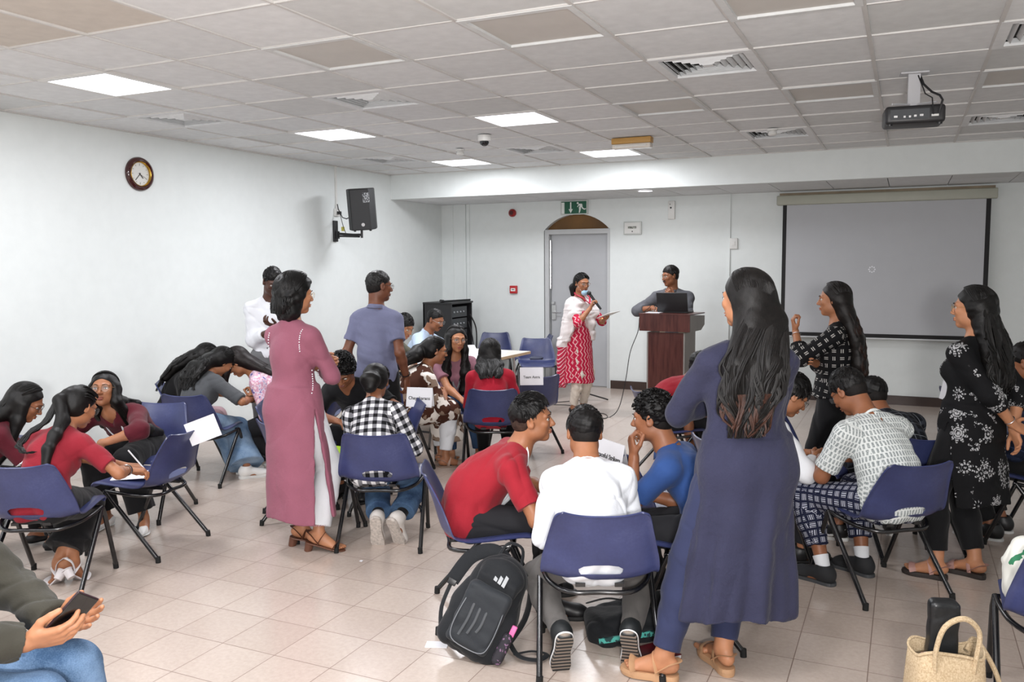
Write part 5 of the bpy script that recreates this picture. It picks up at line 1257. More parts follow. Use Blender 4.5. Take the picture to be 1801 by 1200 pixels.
q = MB(); q.tube([bt @ Vector(p) for p in bez([(-.01, .07, .225), (-.09, .09, .235), (-.165, .10, .17), (-.195, .10, .04)], 7)], .034, 8, flat=.25, up=tuple(bt.to_3x3() @ Vector((.3, -1, 0)))); q.tube([bt @ Vector(p) for p in bez([(-.195, .10, .04), (-.185, .09, -.08), (-.14, .07, -.17)], 5)], .014, 8, flat=.3); q.build('shoulder_strap', M_BAG, t)
q = MB(); q.tube([bt @ Vector(p) for p in bez([(.06, .09, .23), (.13, .14, .17), (.17, .16, .03), (.14, .11, -.15)], 6)], .026, 8, flat=.22); q.build('shoulder_strap', M_BAG, t)
q = MB(); q.tube([Vector(p) for p in bez([(.10, .03, .06), (.16, -.04, .03), (.24, -.03, .016), (.27, .03, .016), (.20, .04, .018), (.13, .0, .014)], 6)], .012, 8, flat=.25); q.build('loose_strap', M_BAG, t)
q = MB(); q.rbox(-.020, .020, -.008, .008, -.014, .014, .003, bt @ Matrix.Translation((-.192, .095, .035))); q.build('buckle', M_BLACK, t)
b4 = soft_obj('mesh_pocket', mfield([Box((.140, -.01, -.10), (.024, .055, .070), None, .02, .01)], h=.006, M=bt), mat('mesh_pocket', '#2b2630', .8, fn=lambda t_, c: t_.color(t_.mix(t_.math('GREATER_THAN', t_.noise(60, 3), .6), lin('#26232a'), lin('#7a5a78')))), t)
q = MB(); q.rbox(-.012, .012, -.012, .012, -.03, .018, .004, bt @ Matrix.Translation((.150, -.035, -.01))); q.build('pink_bottle_cap', mat('pink_charm', '#d0609a', .5), t)
t = thing('school_bag', 'black and teal school bag lying under the white shirt boy’s chair', 'bag', (-1.10, 3.62, 0), R(24))
soft_obj('bag_body', mfield([Box((0, .05, .070), (.20, .13, .060), frame(0, 0, -14), .05, .02), Box((.02, -.06, .045), (.17, .06, .040), frame(0, 0, -8), .03, .03)], h=.007, disp=fold_noise(8, .006, 34)), M_BAG, t)
q = MB(); q.box(-.14, .15, -.126, -.116, .045, .068, Matrix.Rotation(R(-9), 4, 'Y')); q.build('teal_band', mat('teal_print', '#2f8f86', .6, fn=lambda t_, c: t_.color(t_.mix(t_.math('GREATER_THAN', t_.noise(45, 3), .52), lin('#123a3c'), lin('#4aa79c')))), t)
q = MB(); q.tube([Vector(p) for p in bez([(-.18, .1, .12), (-.10, -.02, .19), (.0, .0, .17), (.1, .05, .17)], 5)], .014, 8, flat=.3); q.build('strap', M_BAG, t)
t = thing('book', 'white and maroon book lying beside the school bag', 'book', (-.95, 3.47, 0), R(50))
o = MB(); o.box(-.10, .10, -.07, .07, .003, .018); o.build('pages', M_PAPER, t)
o = MB(); o.box(-.102, .102, -.072, .074, 0, .003); o.box(-.102, .102, -.072, .074, .018, .021); o.box(-.104, -.10, -.072, .074, 0, .021); o.build('cover', mat('maroon_cover', '#5c1820', .4), t)
t = thing('paper_scrap', 'small scrap of white paper on the tiles behind the mauve kurta woman', 'paper', (-2.80, 3.95, 0)); o = MB(); o.add([(-.012, 0, .001), (.01, -.006, .001), (.014, .008, .006), (-.006, .012, .004)], [(0, 1, 2, 3)]); o.build('scrap', M_PAPER, t)
t = thing('paper_scrap', 'folded white paper peeking out beneath the large backpack', 'paper', (-1.86, 3.19, 0), R(20)); o = MB(); o.box(-.05, .05, -.03, .03, 0, .004); o.build('scrap', M_PAPER, t)

# jute tote with a black case inside
M_JUTE = mat('jute', '#cdb695', .9, fn=lambda t, c: (t.color(t.ramp(t.noise(160, 3), [(.3, lin('#a8906f')), (.7, lin('#ccb899'))])), t.bump(t.noise(260, 2), .5, .003)))
t = thing('tote_bag', 'cream jute tote bag with rope handles standing at the bottom right', 'bag', (.165, 3.225, 0), R(20)); t.scale = (.84, .92, 1.0)
V = []; F = []; n = 40; lv = [(0, .13, .085), (.02, .15, .10), (.15, .155, .105), (.30, .145, .085), (.355, .14, .075)]
for z, a, b in lv:
    for k in range(n):
        th = 2*PI*k/n; c, s_ = math.cos(th), math.sin(th); e = .6; V.append((a*math.copysign(abs(c)**e, c)*(1+.02*math.sin(5*th)), b*math.copysign(abs(s_)**e, s_), z+(.012*math.sin(3*th+1) if z > .3 else 0)))
for i in range(len(lv)-1):
    for k in range(n): F.append((i*n+k, i*n+(k+1) % n, (i+1)*n+(k+1) % n, (i+1)*n+k))
F.append(tuple(reversed(range(n))))
o = new_mesh('bag_body', V, F, M_JUTE, t, True); sd = o.modifiers.new('s', 'SOLIDIFY'); sd.thickness = .005
o = MB(); o.tube([Vector(V[(len(lv)-1)*n+k]) for k in range(n)], .006, 6, closed=True); o.build('rim', M_JUTE, t)
for yy, dx in ((-.075, 0), (.075, .0)):
    q = MB(); q.tube([Vector(p) for p in bez([(-.075, yy, .30), (-.08, yy*1.15, .38), (-.055, yy*1.6+.02, .47), (.02, yy*1.7+.03, .50), (.085, yy*1.4+.02, .45), (.08, yy*1.1, .36), (.075, yy, .30)], 6)] if yy < 0 else [Vector(p) for p in bez([(.10, yy*.6, .33), (.15, yy, .36), (.22, yy*.6, .26), (.25, yy*.2, .14), (.24, 0, .05)], 6)], .010, 8); q.build('handle', M_JUTE, t)
t = thing('umbrella_case', 'tall black soft case sticking out of the jute tote bag', 'case', (.150, 3.245, 0), R(18))
soft_obj('case_body', mfield([Box((0, 0, .30), (.050, .032, .22), frame(0, 0, 1), .02, .01)], h=.006, disp=fold_noise(4, .003, 50)), mat('black_leatherette', '#17191b', .35, bump=.3, bscale=150), t)
t = thing('snack_packet', 'crumpled brown and blue packet inside the jute tote bag', 'packet', (.115, 3.215, .0), 0)
soft_obj('packet_body', mfield([Box((0, 0, .25), (.04, .03, .08), frame(10, 20, 10), .015, .01)], h=.006, disp=fold_noise(6, .008, 90)), mat('packet_print', '#6b4a30', .4, fn=lambda t_, c: t_.color(t_.ramp(t_.noise(30, 2), [(.35, lin('#4a3322')), (.5, lin('#8a6540')), (.62, lin('#2b3fbf')), (.7, lin('#c04a70'))]))), t)
t = thing('fabric_bag', 'white cloth bag with green print resting on the bottom right chair', 'bag', chl('Q', (-.10, .02, .425)), R(20))
soft_obj('bag_body', mfield([Box((0, 0, .09), (.13, .08, .10), frame(8, 10, 0), .04, .02), Ell((-.05, .02, .19), (.06, .04, .05), None, .04)], h=.007, disp=fold_noise(12, .010, 40)), mat('white_green_cloth', '#d9d9d2', .8, fn=lambda t_, c: t_.color(t_.mix(t_.math('GREATER_THAN', t_.noise(14, 2), .62), lin('#dcdcd4'), lin('#2f7a55')))), t)
# lime folder on chair T, paper on chair B
o = MB(); o.rbox(-.11, .11, -.15, .15, 0, .012, .003); o = tag(o.build('folder', mat('lime_green', '#a8d12c', .5)), 'lime green folder lying on the seat between the curly boy and the checked shirt girl', 'folder'); o.location = (-3.50, 4.62, .436); o.rotation_euler = (0, 0, R(-5))
o = MB(); o.box(-.10, .10, -.13, .13, 0, .003); o = tag(o.build('note_paper', M_PAPER), 'white note paper being written on, lying on the chair seat at the left', 'paper'); o.location = chl('B', (0, .06, .436)); o.rotation_euler = (0, 0, R(130))
sign('G', 'folded white sign reading Graceful Strikers on an empty chair', 'Graceful Strikers', w=.27, h=.15, side='back', x0=.03, size=.034, zb=.655)
sign('C4', 'folded white sign reading Chayakarans on an empty chair', 'Chayakarans', w=.20, h=.14, side='front', x0=.17, size=.033, zb=.69, rot=60)
sign('I', 'folded white sign reading Team Astra on an empty chair', 'Team Astra', w=.20, h=.15, side='back', x0=-.13, size=.030, zb=.69, rot=-32)
sign('B', 'blank white folded sheet hanging askew on a chair back at the left', None, w=.18, h=.135, x0=.10, zb=.68, tilt=-18, rot=-53, yo=-.05)
sign('N', 'white folded sign on the chair at the far left edge', None, w=.20, h=.14, x0=.0, zb=.68)
sign('O2', 'white folded sign on the chair beyond the black floral dress', None, w=.2, h=.14, x0=.0, zb=.67)
# ================================================================== WHO SITS AND STANDS WHERE (positions on the chairs, in each chair's own frame)
SEAT = dict(P=(0, -.07, .505))
def pz(**k): return k
POSE = {
 # boys around the front chairs
 'C2': pz(tl=.84, H=1.56, sex='m', pp=22, cp=44, roll=4, P=(0, -.10, .50), head=(-8, -2, 4), hands={'R': dict(t=(.08, .30, .56), pole=(.8, -.3, -.2), d=(-.5, .7, -.3), n=(0, 0, -1), curl=45), 'L': dict(t=(-.10, .34, .57), pole=(-.8, -.3, -.3), n=(0, 0, -1), curl=40)}, feet={'R': dict(t=(.12, .30, .09)), 'L': dict(t=(-.14, .28, .09))}),
 'C1': pz(tl=.84, H=1.52, sex='m', sh=.95, pp=18, cp=30, roll=0, P=(0, -.06, .50), head=(4, 22, 2), hands={'R': dict(t=(.09, .27, .58), pole=(.35, -.6, -1), curl=50), 'L': dict(t=(-.12, .27, .58), pole=(-.45, -.6, -1), curl=50)}, feet={'R': dict(t=(.14, -.10, .175), pitch=62, yaw=-14, pole=(.3, 1, .3)), 'L': dict(t=(-.16, -.12, .175), pitch=62, yaw=10, pole=(-.3, 1, .3))}),
 'F': pz(tl=.84, H=1.50, sex='m', pp=18, cp=32, roll=0, P=(0, -.10, .50), head=(0, 6, 0), hands={'L': dict(t=(-.10, .29, .80), pole=(-.25, -.1, -1), d=(.25, .25, .93), n=(.5, -.85, 0), curl=68, thumb=40), 'R': dict(t=(.10, .30, .57), curl=50)}, feet={'R': dict(t=(.12, .20, .09)), 'L': dict(t=(-.12, .24, .09))}),
 'C3': pz(tl=.84, H=1.52, sex='f', pp=18, cp=30, P=(0, -.05, .50), head=(0, 34, 0), hands={'R': dict(t=(.12, .30, .60), pole=(.5, -.6, -.9)), 'L': dict(t=(-.12, .30, .60), pole=(-.5, -.6, -.9))}, feet={'R': dict(t=(.10, -.06, .16), pitch=62, yaw=-25, pole=(.3, 1, .3)), 'L': dict(t=(-.03, -.08, .17), pitch=66, yaw=0, pole=(-.2, 1, .3))}),
 'P11c': pz(tl=.84, H=1.56, sex='m', pp=25, cp=45, P=(0, -.08, .50), head=(8, 40, 0), hands={'R': dict(t=(.12, .42, .58), pole=(1, -.2, -.2), n=(0, 0, -1)), 'L': dict(t=(-.14, .40, .60), pole=(-1, -.2, -.2), n=(0, 0, -1))}, feet={'R': dict(t=(.14, .30, .09)), 'L': dict(t=(-.06, .36, .09))}),
 'A': pz(tl=.84, H=1.50, sex='f', pp=20, cp=32, P=(0, -.08, .50), head=(-20, 26, 0), cyaw=-10, hands={'R': dict(t=(.33, .22, .57), pole=(.8, -.5, -.5), d=(.85, .45, -.15), n=(0, 0, -1), curl=45), 'L': dict(t=(.28, .34, .56), pole=(-.8, -.2, -.5), d=(.9, .2, -.1), n=(0, 0, -1), curl=35)}, feet={'R': dict(t=(.02, .02, .125), pitch=42, yaw=60), 'L': dict(t=(.09, .05, .125), pitch=40, yaw=-25)}),
 'P2c': pz(tl=.84, H=1.44, sex='f', pp=15, cp=25, P=(0, -.08, .50), head=(-20, 30, 0), hands={'R': dict(t=(.12, .30, .57)), 'L': dict(t=(-.10, .30, .57))}, feet={'R': dict(t=(.12, .22, .09)), 'L': dict(t=(-.10, .15, .09))}),
 'P4c': pz(tl=.84, H=1.58, sex='f', pp=25, cp=48, P=(0, -.06, .505), head=(14, -12, 0), hands={'L': dict(t=(-.02, .52, .60), pole=(-1, -.2, .2), d=(.1, .35, -.93), n=(0, -1, -.3), curl=28), 'R': dict(t=(.20, .44, .56), pole=(1, -.2, -.2), n=(0, 0, -1))}, feet={'R': dict(t=(.10, .30, .09)), 'L': dict(t=(-.18, .34, .09), yaw=25)}),
 'D': pz(tl=.84, H=1.52, sex='f', pp=22, cp=36, P=(0, -.08, .50), head=(-30, 48, 0), cyaw=-15, hands={'R': dict(t=(.30, .22, .62), pole=(.7, -.6, -.4), d=(-.3, .4, .8), n=(-.8, .2, 0), curl=50), 'L': dict(t=(.20, .34, .60), pole=(-.6, -.3, -.6), d=(.9, .2, .1), n=(0, 0, -1), curl=40)}, feet={'R': dict(t=(.30, .08, .09), yaw=-55), 'L': dict(t=(.20, .22, .09), yaw=-55)}),
 'E': pz(tl=.84, H=1.54, sex='f', pp=20, cp=32, P=(0, -.08, .50), head=(-5, 46, 0), hands={}, feet={'R': dict(t=(.12, .30, .09)), 'L': dict(t=(-.10, .30, .09))}),
 'P7c': pz(tl=.84, H=1.52, sex='f', pp=20, cp=35, P=(0, -.08, .50), head=(10, 42, 0), hands={'L': dict(t=(-.14, .34, .62), pole=(-1, -.3, -.3)), 'R': dict(t=(.10, .34, .60))}, feet={'R': dict(t=(.12, .20, .09)), 'L': dict(t=(-.10, .24, .09))}),
 'H': pz(tl=.84, H=1.54, sex='f', pp=10, cp=18, P=(0, -.05, .50), head=(-6, 12, 0), hands={'R': dict(t=(.10, .30, .58), pole=(.5, -.6, -1)), 'L': dict(t=(-.10, .30, .58), pole=(-.5, -.6, -1))}, feet={'R': dict(t=(.12, .25, .09)), 'L': dict(t=(-.10, .25, .09))}),
 'P15c': pz(tl=.84, H=1.56, sex='f', pp=22, cp=35, P=(0, -.08, .505), head=(-20, 10, 0), hands={'R': dict(t=(.16, .40, .60), pole=(.8, -.5, -.4), n=(-1, 0, 0), curl=50), 'L': dict(t=(-.02, .42, .60), n=(0, 0, -1))}, feet={'R': dict(t=(.22, .36, .09), yaw=-20), 'L': dict(t=(.05, .42, .09))}),
 'P16c': pz(tl=.84, H=1.58, sex='f', pp=15, cp=25, P=(0, -.06, .505), head=(16, 6, -4), hands={'L': dict(t=(-.30, .34, .55), pole=(-.8, -.4, -.4), d=(-.6, .8, 0), n=(0, 0, -1), curl=40), 'R': dict(t=(.02, .40, .56), n=(0, 0, -1))}, feet={'R': dict(t=(.10, .30, .09)), 'L': dict(t=(-.14, .28, .09))}),
 'P13c': pz(tl=.93, H=1.68, sex='m', pp=15, cp=28, P=(0, -.05, .51), head=(-12, 26, 0), hands={'R': dict(t=(.22, .48, .765), pole=(1, -.3, -.3), n=(0, 0, -1), d=(-.2, 1, 0), curl=30), 'L': dict(t=(-.12, .46, .765), pole=(-1, -.3, -.3), n=(0, 0, -1), d=(.3, 1, 0))}, feet={'R': dict(t=(.14, .26, .09)), 'L': dict(t=(-.14, .26, .09))}),
 'P14c': pz(tl=.93, H=1.68, sex='m', pp=12, cp=24, P=(0, -.05, .51), head=(-10, 22, 0), hands={'R': dict(t=(.18, .48, .765), pole=(1, -.3, -.3), n=(0, 0, -1), d=(-.2, 1, 0)), 'L': dict(t=(-.12, .50, .78), pole=(-1, -.3, -.3), n=(0, 0, -1), d=(.3, 1, .2))}, feet={'R': dict(t=(.14, .26, .09)), 'L': dict(t=(-.14, .26, .09))}),
 'P': pz(tl=.84, H=1.62, sex='m', pp=22, cp=40, P=(0, -.08, .51), head=(14, 38, 0), cyaw=6, hands={'L': dict(t=(-.12, .34, .62), pole=(-.6, -.4, -.8), d=(.6, .6, -.4), n=(.3, 0, -1), curl=45), 'R': dict(t=(.02, .42, .60), pole=(.9, -.3, -.4), d=(-.6, .6, -.2), n=(0, 0, -1), curl=45)}, feet={'L': dict(t=(-.24, .12, .09), yaw=25, pole=(-.35, 1, .3)), 'R': dict(t=(.04, .18, .09), yaw=20)}),
 'O': pz(tl=.84, H=1.56, sex='m', pp=22, cp=42, P=(0, -.08, .50), head=(0, 28, 0), hands={'R': dict(t=(.06, .38, .58)), 'L': dict(t=(-.10, .38, .58))}, feet={'L': dict(t=(-.30, .20, .09), yaw=60), 'R': dict(t=(.08, .28, .09))}),
 'R': pz(tl=.84, H=1.52, sex='m', pp=18, cp=32, P=(0, -.08, .50), head=(-14, 34, 0), hands={'R': dict(t=(.14, .30, .60), pole=(.8, -.5, -.4), d=(-.2, .8, .2), n=(-.7, 0, -.6), curl=50), 'L': dict(t=(.0, .34, .60), d=(.5, .7, .2), n=(.3, 0, -1), curl=45)}, feet={'R': dict(t=(.12, .25, .09)), 'L': dict(t=(-.10, .25, .09))}),
 'S': pz(tl=.84, H=1.58, sex='m', pp=15, cp=38, P=(0, -.08, .50), head=(0, 20, 0), hands={}, feet={'R': dict(t=(.12, .25, .09)), 'L': dict(t=(-.10, .25, .09))}),
 'P30c': pz(tl=.84, H=1.58, sex='m', pp=10, cp=20, P=(0, -.06, .50), head=(0, 18, 0), hands={'L': dict(t=(-.14, .34, .60))}, feet={'R': dict(t=(.12, .25, .09)), 'L': dict(t=(-.10, .25, .09))}),
 'P1c': pz(H=1.70, sex='m', pp=2, cp=4, P=(0, -.01, .52), head=(0, 20, 0), hands={'L': dict(t=(-.10, .37, .64), pole=(-1, -.5, -.5), d=(.1, .96, .12), n=(.7, 0, .7), curl=18, thumb=35, spread=1.4), 'R': dict(t=(.09, .38, .66), pole=(1, -.4, -.4), d=(-.25, .95, .1), n=(-.75, 0, .55), curl=28, thumb=20)}, feet={'R': dict(t=(.14, .42, .09)), 'L': dict(t=(-.14, .46, .09))}),
 # standing
 'P8': pz(H=1.66, sex='m', sh=.88, pp=0, cp=6, head=(20, 28, 0), hands={'R': dict(t=(.02, .22, 1.13), pole=(.3, -.4, -1), d=(-.8, .5, .2), n=(0, 0, -1), curl=40), 'L': dict(t=(-.04, .26, 1.18), pole=(-.3, -.4, -1), d=(.7, .5, .3), n=(0, 0, 1), curl=40)}),
 'P9': pz(H=1.64, sex='f', pp=0, cp=4, head=(-22, 4, 0), bulk=1.05, hands={'R': dict(t=(-.02, .22, 1.07), pole=(1, -.2, -.6), d=(-1, .15, .05), n=(0, -1, 0), curl=35), 'L': dict(t=(.06, .20, 1.13), pole=(-1, -.2, -.6), d=(.95, .1, -.2), n=(0, -1, 0), curl=40)}, feet={'R': dict(t=(.085, -.01, .125), yaw=-62, pitch=14), 'L': dict(t=(-.07, .02, .125), yaw=-55, pitch=14)}),
 'P10': pz(H=1.66, sex='m', pp=0, cp=3, head=(-42, 4, 0), bulk=.94, sh=.84, hands={'R': dict(t=(.22, .04, .84), pole=(.3, -1, 0), d=(0, .1, -1), n=(-1, .2, 0), curl=40), 'L': dict(t=(-.22, .08, .84), pole=(-.3, -1, 0), d=(0, .1, -1), n=(1, .2, 0), curl=40)}),
 'P18': pz(H=1.58, sex='f', pp=0, cp=4, head=(-16, 8, 0), hands={'R': dict(t=(.05, .21, 1.20), pole=(.9, -.1, -1), d=(-.35, .2, .9), n=(-.6, .6, -.2), curl=62), 'L': dict(t=(-.09, .27, 1.05), pole=(-1, -.2, -.7), d=(.3, .8, .35), n=(.2, 0, 1), curl=22)}),
 'P19': pz(H=1.66, sex='m', pp=0, cp=6, head=(-52, 8, 0), bulk=1.1, hands={'L': dict(t=(-.02, .20, 1.30), pole=(-1, -.2, -.8), d=(.55, .3, .75), n=(.2, -1, 0), curl=55), 'R': dict(t=(.20, .24, 1.19), pole=(1, -.4, -.4), d=(-.3, 1, 0), n=(0, 0, -1), curl=20)}),
 'P23': pz(H=1.68, sex='f', pp=0, cp=4, roll=0, head=(26, 0, 0), bulk=1.22, sh=1.06, hands={'L': dict(t=(-.02, .24, 1.10), pole=(-1, -.2, -.5), d=(1, .1, 0), n=(0, -1, 0), curl=30), 'R': dict(t=(-.02, .26, 1.06), pole=(1, -.2, -.5), d=(-1, .1, 0), n=(0, -1, 0), curl=30)}, feet={'L': dict(t=(-.25, -.03, .115), yaw=55), 'R': dict(t=(.02, .0, .115), yaw=6)}),
 'P26': pz(H=1.57, sex='f', pp=0, cp=4, head=(4, 2, 0), hands={'L': dict(t=(-.05, .26, 1.23), pole=(-.6, .2, -1), d=(-.1, .25, 1), n=(.3, -1, 0), curl=60), 'R': dict(t=(-.10, .16, 1.04), pole=(1, -.3, -.5), d=(-1, .1, .1), n=(0, -1, 0), curl=40)}),
 'P29': pz(H=1.56, sex='f', pp=0, cp=2, roll=0, head=(18, 0, 0), bulk=1.12, hands={'R': dict(t=(.10, -.18, .80), pole=(.9, -.6, 0), d=(-.2, -.5, -.8), n=(-.6, .6, .2), curl=30), 'L': dict(t=(.05, -.20, .84), pole=(-.9, -.6, 0), d=(.75, -.4, -.4), n=(0, -.8, .5), curl=35)}, feet={'L': dict(t=(-.14, .0, .10), yaw=22), 'R': dict(t=(.05, -.10, .10), yaw=10)}),
}
STAND = {'P8': (-5.06, 5.92, -140), 'P9': (-3.22, 4.02, -5), 'P10': (-3.66, 5.45, 10), 'P18': (-3.38, 9.12, -110), 'P19': (-2.48, 9.72, 190), 'P23': (-.66, 3.45, 35), 'P26': (-.42, 6.1, 88), 'P29': (.27, 5.1, 57)}
def sk_of(key):
    d = dict(POSE[key]); return Sk(**d)
# fitted leans
FIT = {
 'C2': ({'cp': 52.9, 'roll': 3.9, 'H': 1.566, 'pp': 26.4, 'P': (0.002, -0.072, 0.5)}, 0),
 'C1': ({'cp': 49.3, 'roll': -2.4, 'H': 1.508, 'pp': 24.6, 'P': (-0.02, -0.07, 0.5)}, 0),
 'F': ({'cp': 43.7, 'roll': -0.9, 'H': 1.522, 'pp': 21.8, 'P': (-0.01, -0.033, 0.5)}, 0),
 'C3': ({'cp': 38.2, 'roll': -6.3, 'H': 1.51, 'pp': 19.1, 'P': (-0.053, -0.063, 0.5)}, 0),
 'P11c': ({'cp': 49.8, 'roll': 8.0, 'H': 1.564, 'pp': 24.9, 'P': (0.075, -0.065, 0.5)}, 0),
 'A': ({'cp': 48.0, 'roll': 1.4, 'H': 1.492, 'pp': 24.0, 'P': (0.011, -0.083, 0.5)}, 0),
 'P2c': ({'cp': 46.4, 'roll': 4.0, 'H': 1.397, 'pp': 23.2, 'P': (0.022, -0.164, 0.5)}, 0),
 'P4c': ({'cp': 67.1, 'roll': 5.0, 'H': 1.58, 'pp': 33.6, 'P': (0.044, -0.04, 0.505)}, 0),
 'D': ({'cp': 42.0, 'roll': -3.6, 'H': 1.507, 'pp': 21.0, 'P': (-0.038, -0.1, 0.5)}, 0),
 'E': ({'cp': 39.1, 'roll': 10.2, 'H': 1.487, 'pp': 19.5, 'P': (0.046, -0.197, 0.5)}, 0),
 'P7c': ({'cp': 53.0, 'roll': -7.7, 'H': 1.601, 'pp': 26.5, 'P': (-0.127, 0.174, 0.5)}, 0),
 'H': ({'cp': 46.8, 'roll': -3.0, 'H': 1.523, 'pp': 23.4, 'P': (-0.023, -0.059, 0.5)}, 0),
 'P15c': ({'cp': 47.7, 'roll': 6.7, 'H': 1.599, 'pp': 23.9, 'P': (0.083, 0.035, 0.505)}, 0),
 'P16c': ({'cp': 23.4, 'roll': 2.7, 'H': 1.58, 'pp': 11.7, 'P': (0.024, -0.062, 0.505)}, 0),
 'P13c': ({'cp': 34.3, 'roll': -7.6, 'H': 1.72, 'pp': 17.1, 'P': (-0.081, 0.031, 0.51)}, 0),
 'P14c': ({'cp': 32.4, 'roll': -5.2, 'H': 1.707, 'pp': 16.2, 'P': (-0.051, 0.007, 0.51)}, 0),
 'P': ({'cp': 34.6, 'roll': -0.3, 'H': 1.626, 'pp': 17.3, 'P': (-0.004, -0.073, 0.51)}, 0),
 'O': ({'cp': 66.9, 'roll': -2.5, 'H': 1.553, 'pp': 33.5, 'P': (-0.021, -0.08, 0.5)}, 0),
 'R': ({'cp': 41.9, 'roll': 0.7, 'H': 1.514, 'pp': 21.0, 'P': (0.006, -0.082, 0.5)}, 0),
 'S': ({'cp': 63.3, 'roll': -1.8, 'H': 1.554, 'pp': 31.7, 'P': (-0.012, -0.141, 0.5)}, 0),
 'P30c': ({'cp': 12.2, 'roll': 2.5, 'H': 1.681, 'pp': 6.1, 'P': (0.042, 0.008, 0.5)}, 0),
 'P8': ({'cp': 5.9, 'roll': 0.3, 'H': 1.681}, 0.023),
 'P9': ({'cp': 2.9, 'roll': -1.0, 'H': 1.622}, -0.085),
 'P10': ({'cp': 3.0, 'roll': -0.1, 'H': 1.633}, -0.005),
 'P18': ({'cp': 3.9, 'roll': 0.1, 'H': 1.568}, 0.009),
 'P19': ({'cp': 6.0, 'roll': -0.3, 'H': 1.65}, -0.022),
 'P23': ({'cp': 3.3, 'roll': 1.2, 'H': 1.645}, 0.1),
 'P26': ({'cp': 1.6, 'roll': 0.2, 'H': 1.532}, 0.016),
 'P29': ({'cp': -0.7, 'roll': 1.2, 'H': 1.53}, 0.113),
}
for _k, (_o, _dx) in FIT.items():
    POSE[_k].update(_o)
    if _k in STAND: _x, _y, _r = STAND[_k]; STAND[_k] = (_x+_dx*math.cos(R(_r)), _y+_dx*math.sin(R(_r)), _r)
    if _k in STAND:
        for _q, _f in POSE[_k].get("feet", {}).items(): _t = _f["t"]; _f["t"] = (_t[0]-_dx, _t[1], _t[2])
# ================================================================== PATTERNED CLOTH (pattern coordinates are metres on the limb)
def uvs(t, su, sv=None):
    s = t.sep(t.uv()); return t.math('MULTIPLY', s[0], su), t.math('MULTIPLY', s[1], sv or su)
def finish(t): t.b.inputs['Roughness'].default_value = .85; t.bump(t.noise(24, 3), .25, .006)
def m_gingham():
    def fn(t, c):
        u, v = uvs(t, 1/.052); a = t.math('LESS_THAN', t.math('FRACT', u), .5); b = t.math('LESS_THAN', t.math('FRACT', v), .5)
        s = t.math('MULTIPLY', t.math('ADD', a, b), .5); t.color(t.ramp(s, [(0, lin('#17171a')), (.5, lin('#77777c')), (1, lin('#e4e4e6'))])); finish(t)
        t.t.nodes[-1]
    return mat('black_white_check', '#888888', fn=fn, spec=.2)
def m_block(name, bg, fg, cell=.036, solid=.62):
    def fn(t, c):
        u, v = uvs(t, 1/cell); fu, fv = t.math('FRACT', u), t.math('FRACT', v)
        odd = t.math('GREATER_THAN', t.math('FRACT', t.math('MULTIPLY', t.math('ADD', t.math('FLOOR', u), t.math('FLOOR', v)), .5)), .25)
        inside = t.math('MULTIPLY', t.math('LESS_THAN', t.math('ABSOLUTE', t.math('SUBTRACT', fu, .5)), solid/2+.03), t.math('LESS_THAN', t.math('ABSOLUTE', t.math('SUBTRACT', fv, .5)), solid/2+.03))
        w = t.math('ADD', t.math('MULTIPLY', fu, t.math('SUBTRACT', 1.0, odd)), t.math('MULTIPLY', fv, odd))
        st = t.math('GREATER_THAN', t.math('FRACT', t.math('MULTIPLY', t.math('ADD', w, .03), 4.2)), .5)
        t.color(t.mix(t.math('MULTIPLY', inside, st), lin(bg), lin(fg))); finish(t)
    return mat(name, bg, fn=fn, spec=.2)
def m_brickprint():
    def fn(t, c):
        u, v = uvs(t, 1/.017, 1/.032); row = t.math('FLOOR', v); u2 = t.math('ADD', u, t.math('MULTIPLY', t.math('FRACT', t.math('MULTIPLY', row, .5)), 1.0))
        fu, fv = t.math('FRACT', u2), t.math('FRACT', v); m = t.math('MULTIPLY', t.math('LESS_THAN', t.math('ABSOLUTE', t.math('SUBTRACT', fu, .5)), .27), t.math('LESS_THAN', t.math('ABSOLUTE', t.math('SUBTRACT', fv, .5)), .40))
        h = t.math('GREATER_THAN', t.noise(330, 2), .42)
        t.color(t.mix(t.math('MULTIPLY', m, h), lin('#d9dddc'), lin('#858d8e'))); finish(t)
    return mat('white_grey_motif_print', '#dddddd', fn=fn, spec=.2)
def m_camo():
    def fn(t, c):
        n = t.noise(11, 2, rough=.4); n2 = t.noise(13.7, 2, rough=.4)
        a = t.ramp(n, [(.455, lin('#e9e2da')), (.475, lin('#4b2d22'))]); t.color(t.mix(t.math('GREATER_THAN', n2, .58), a, lin('#8f7a6a'))); finish(t)
    return mat('brown_white_camouflage', '#8a6a5a', fn=fn, spec=.2)
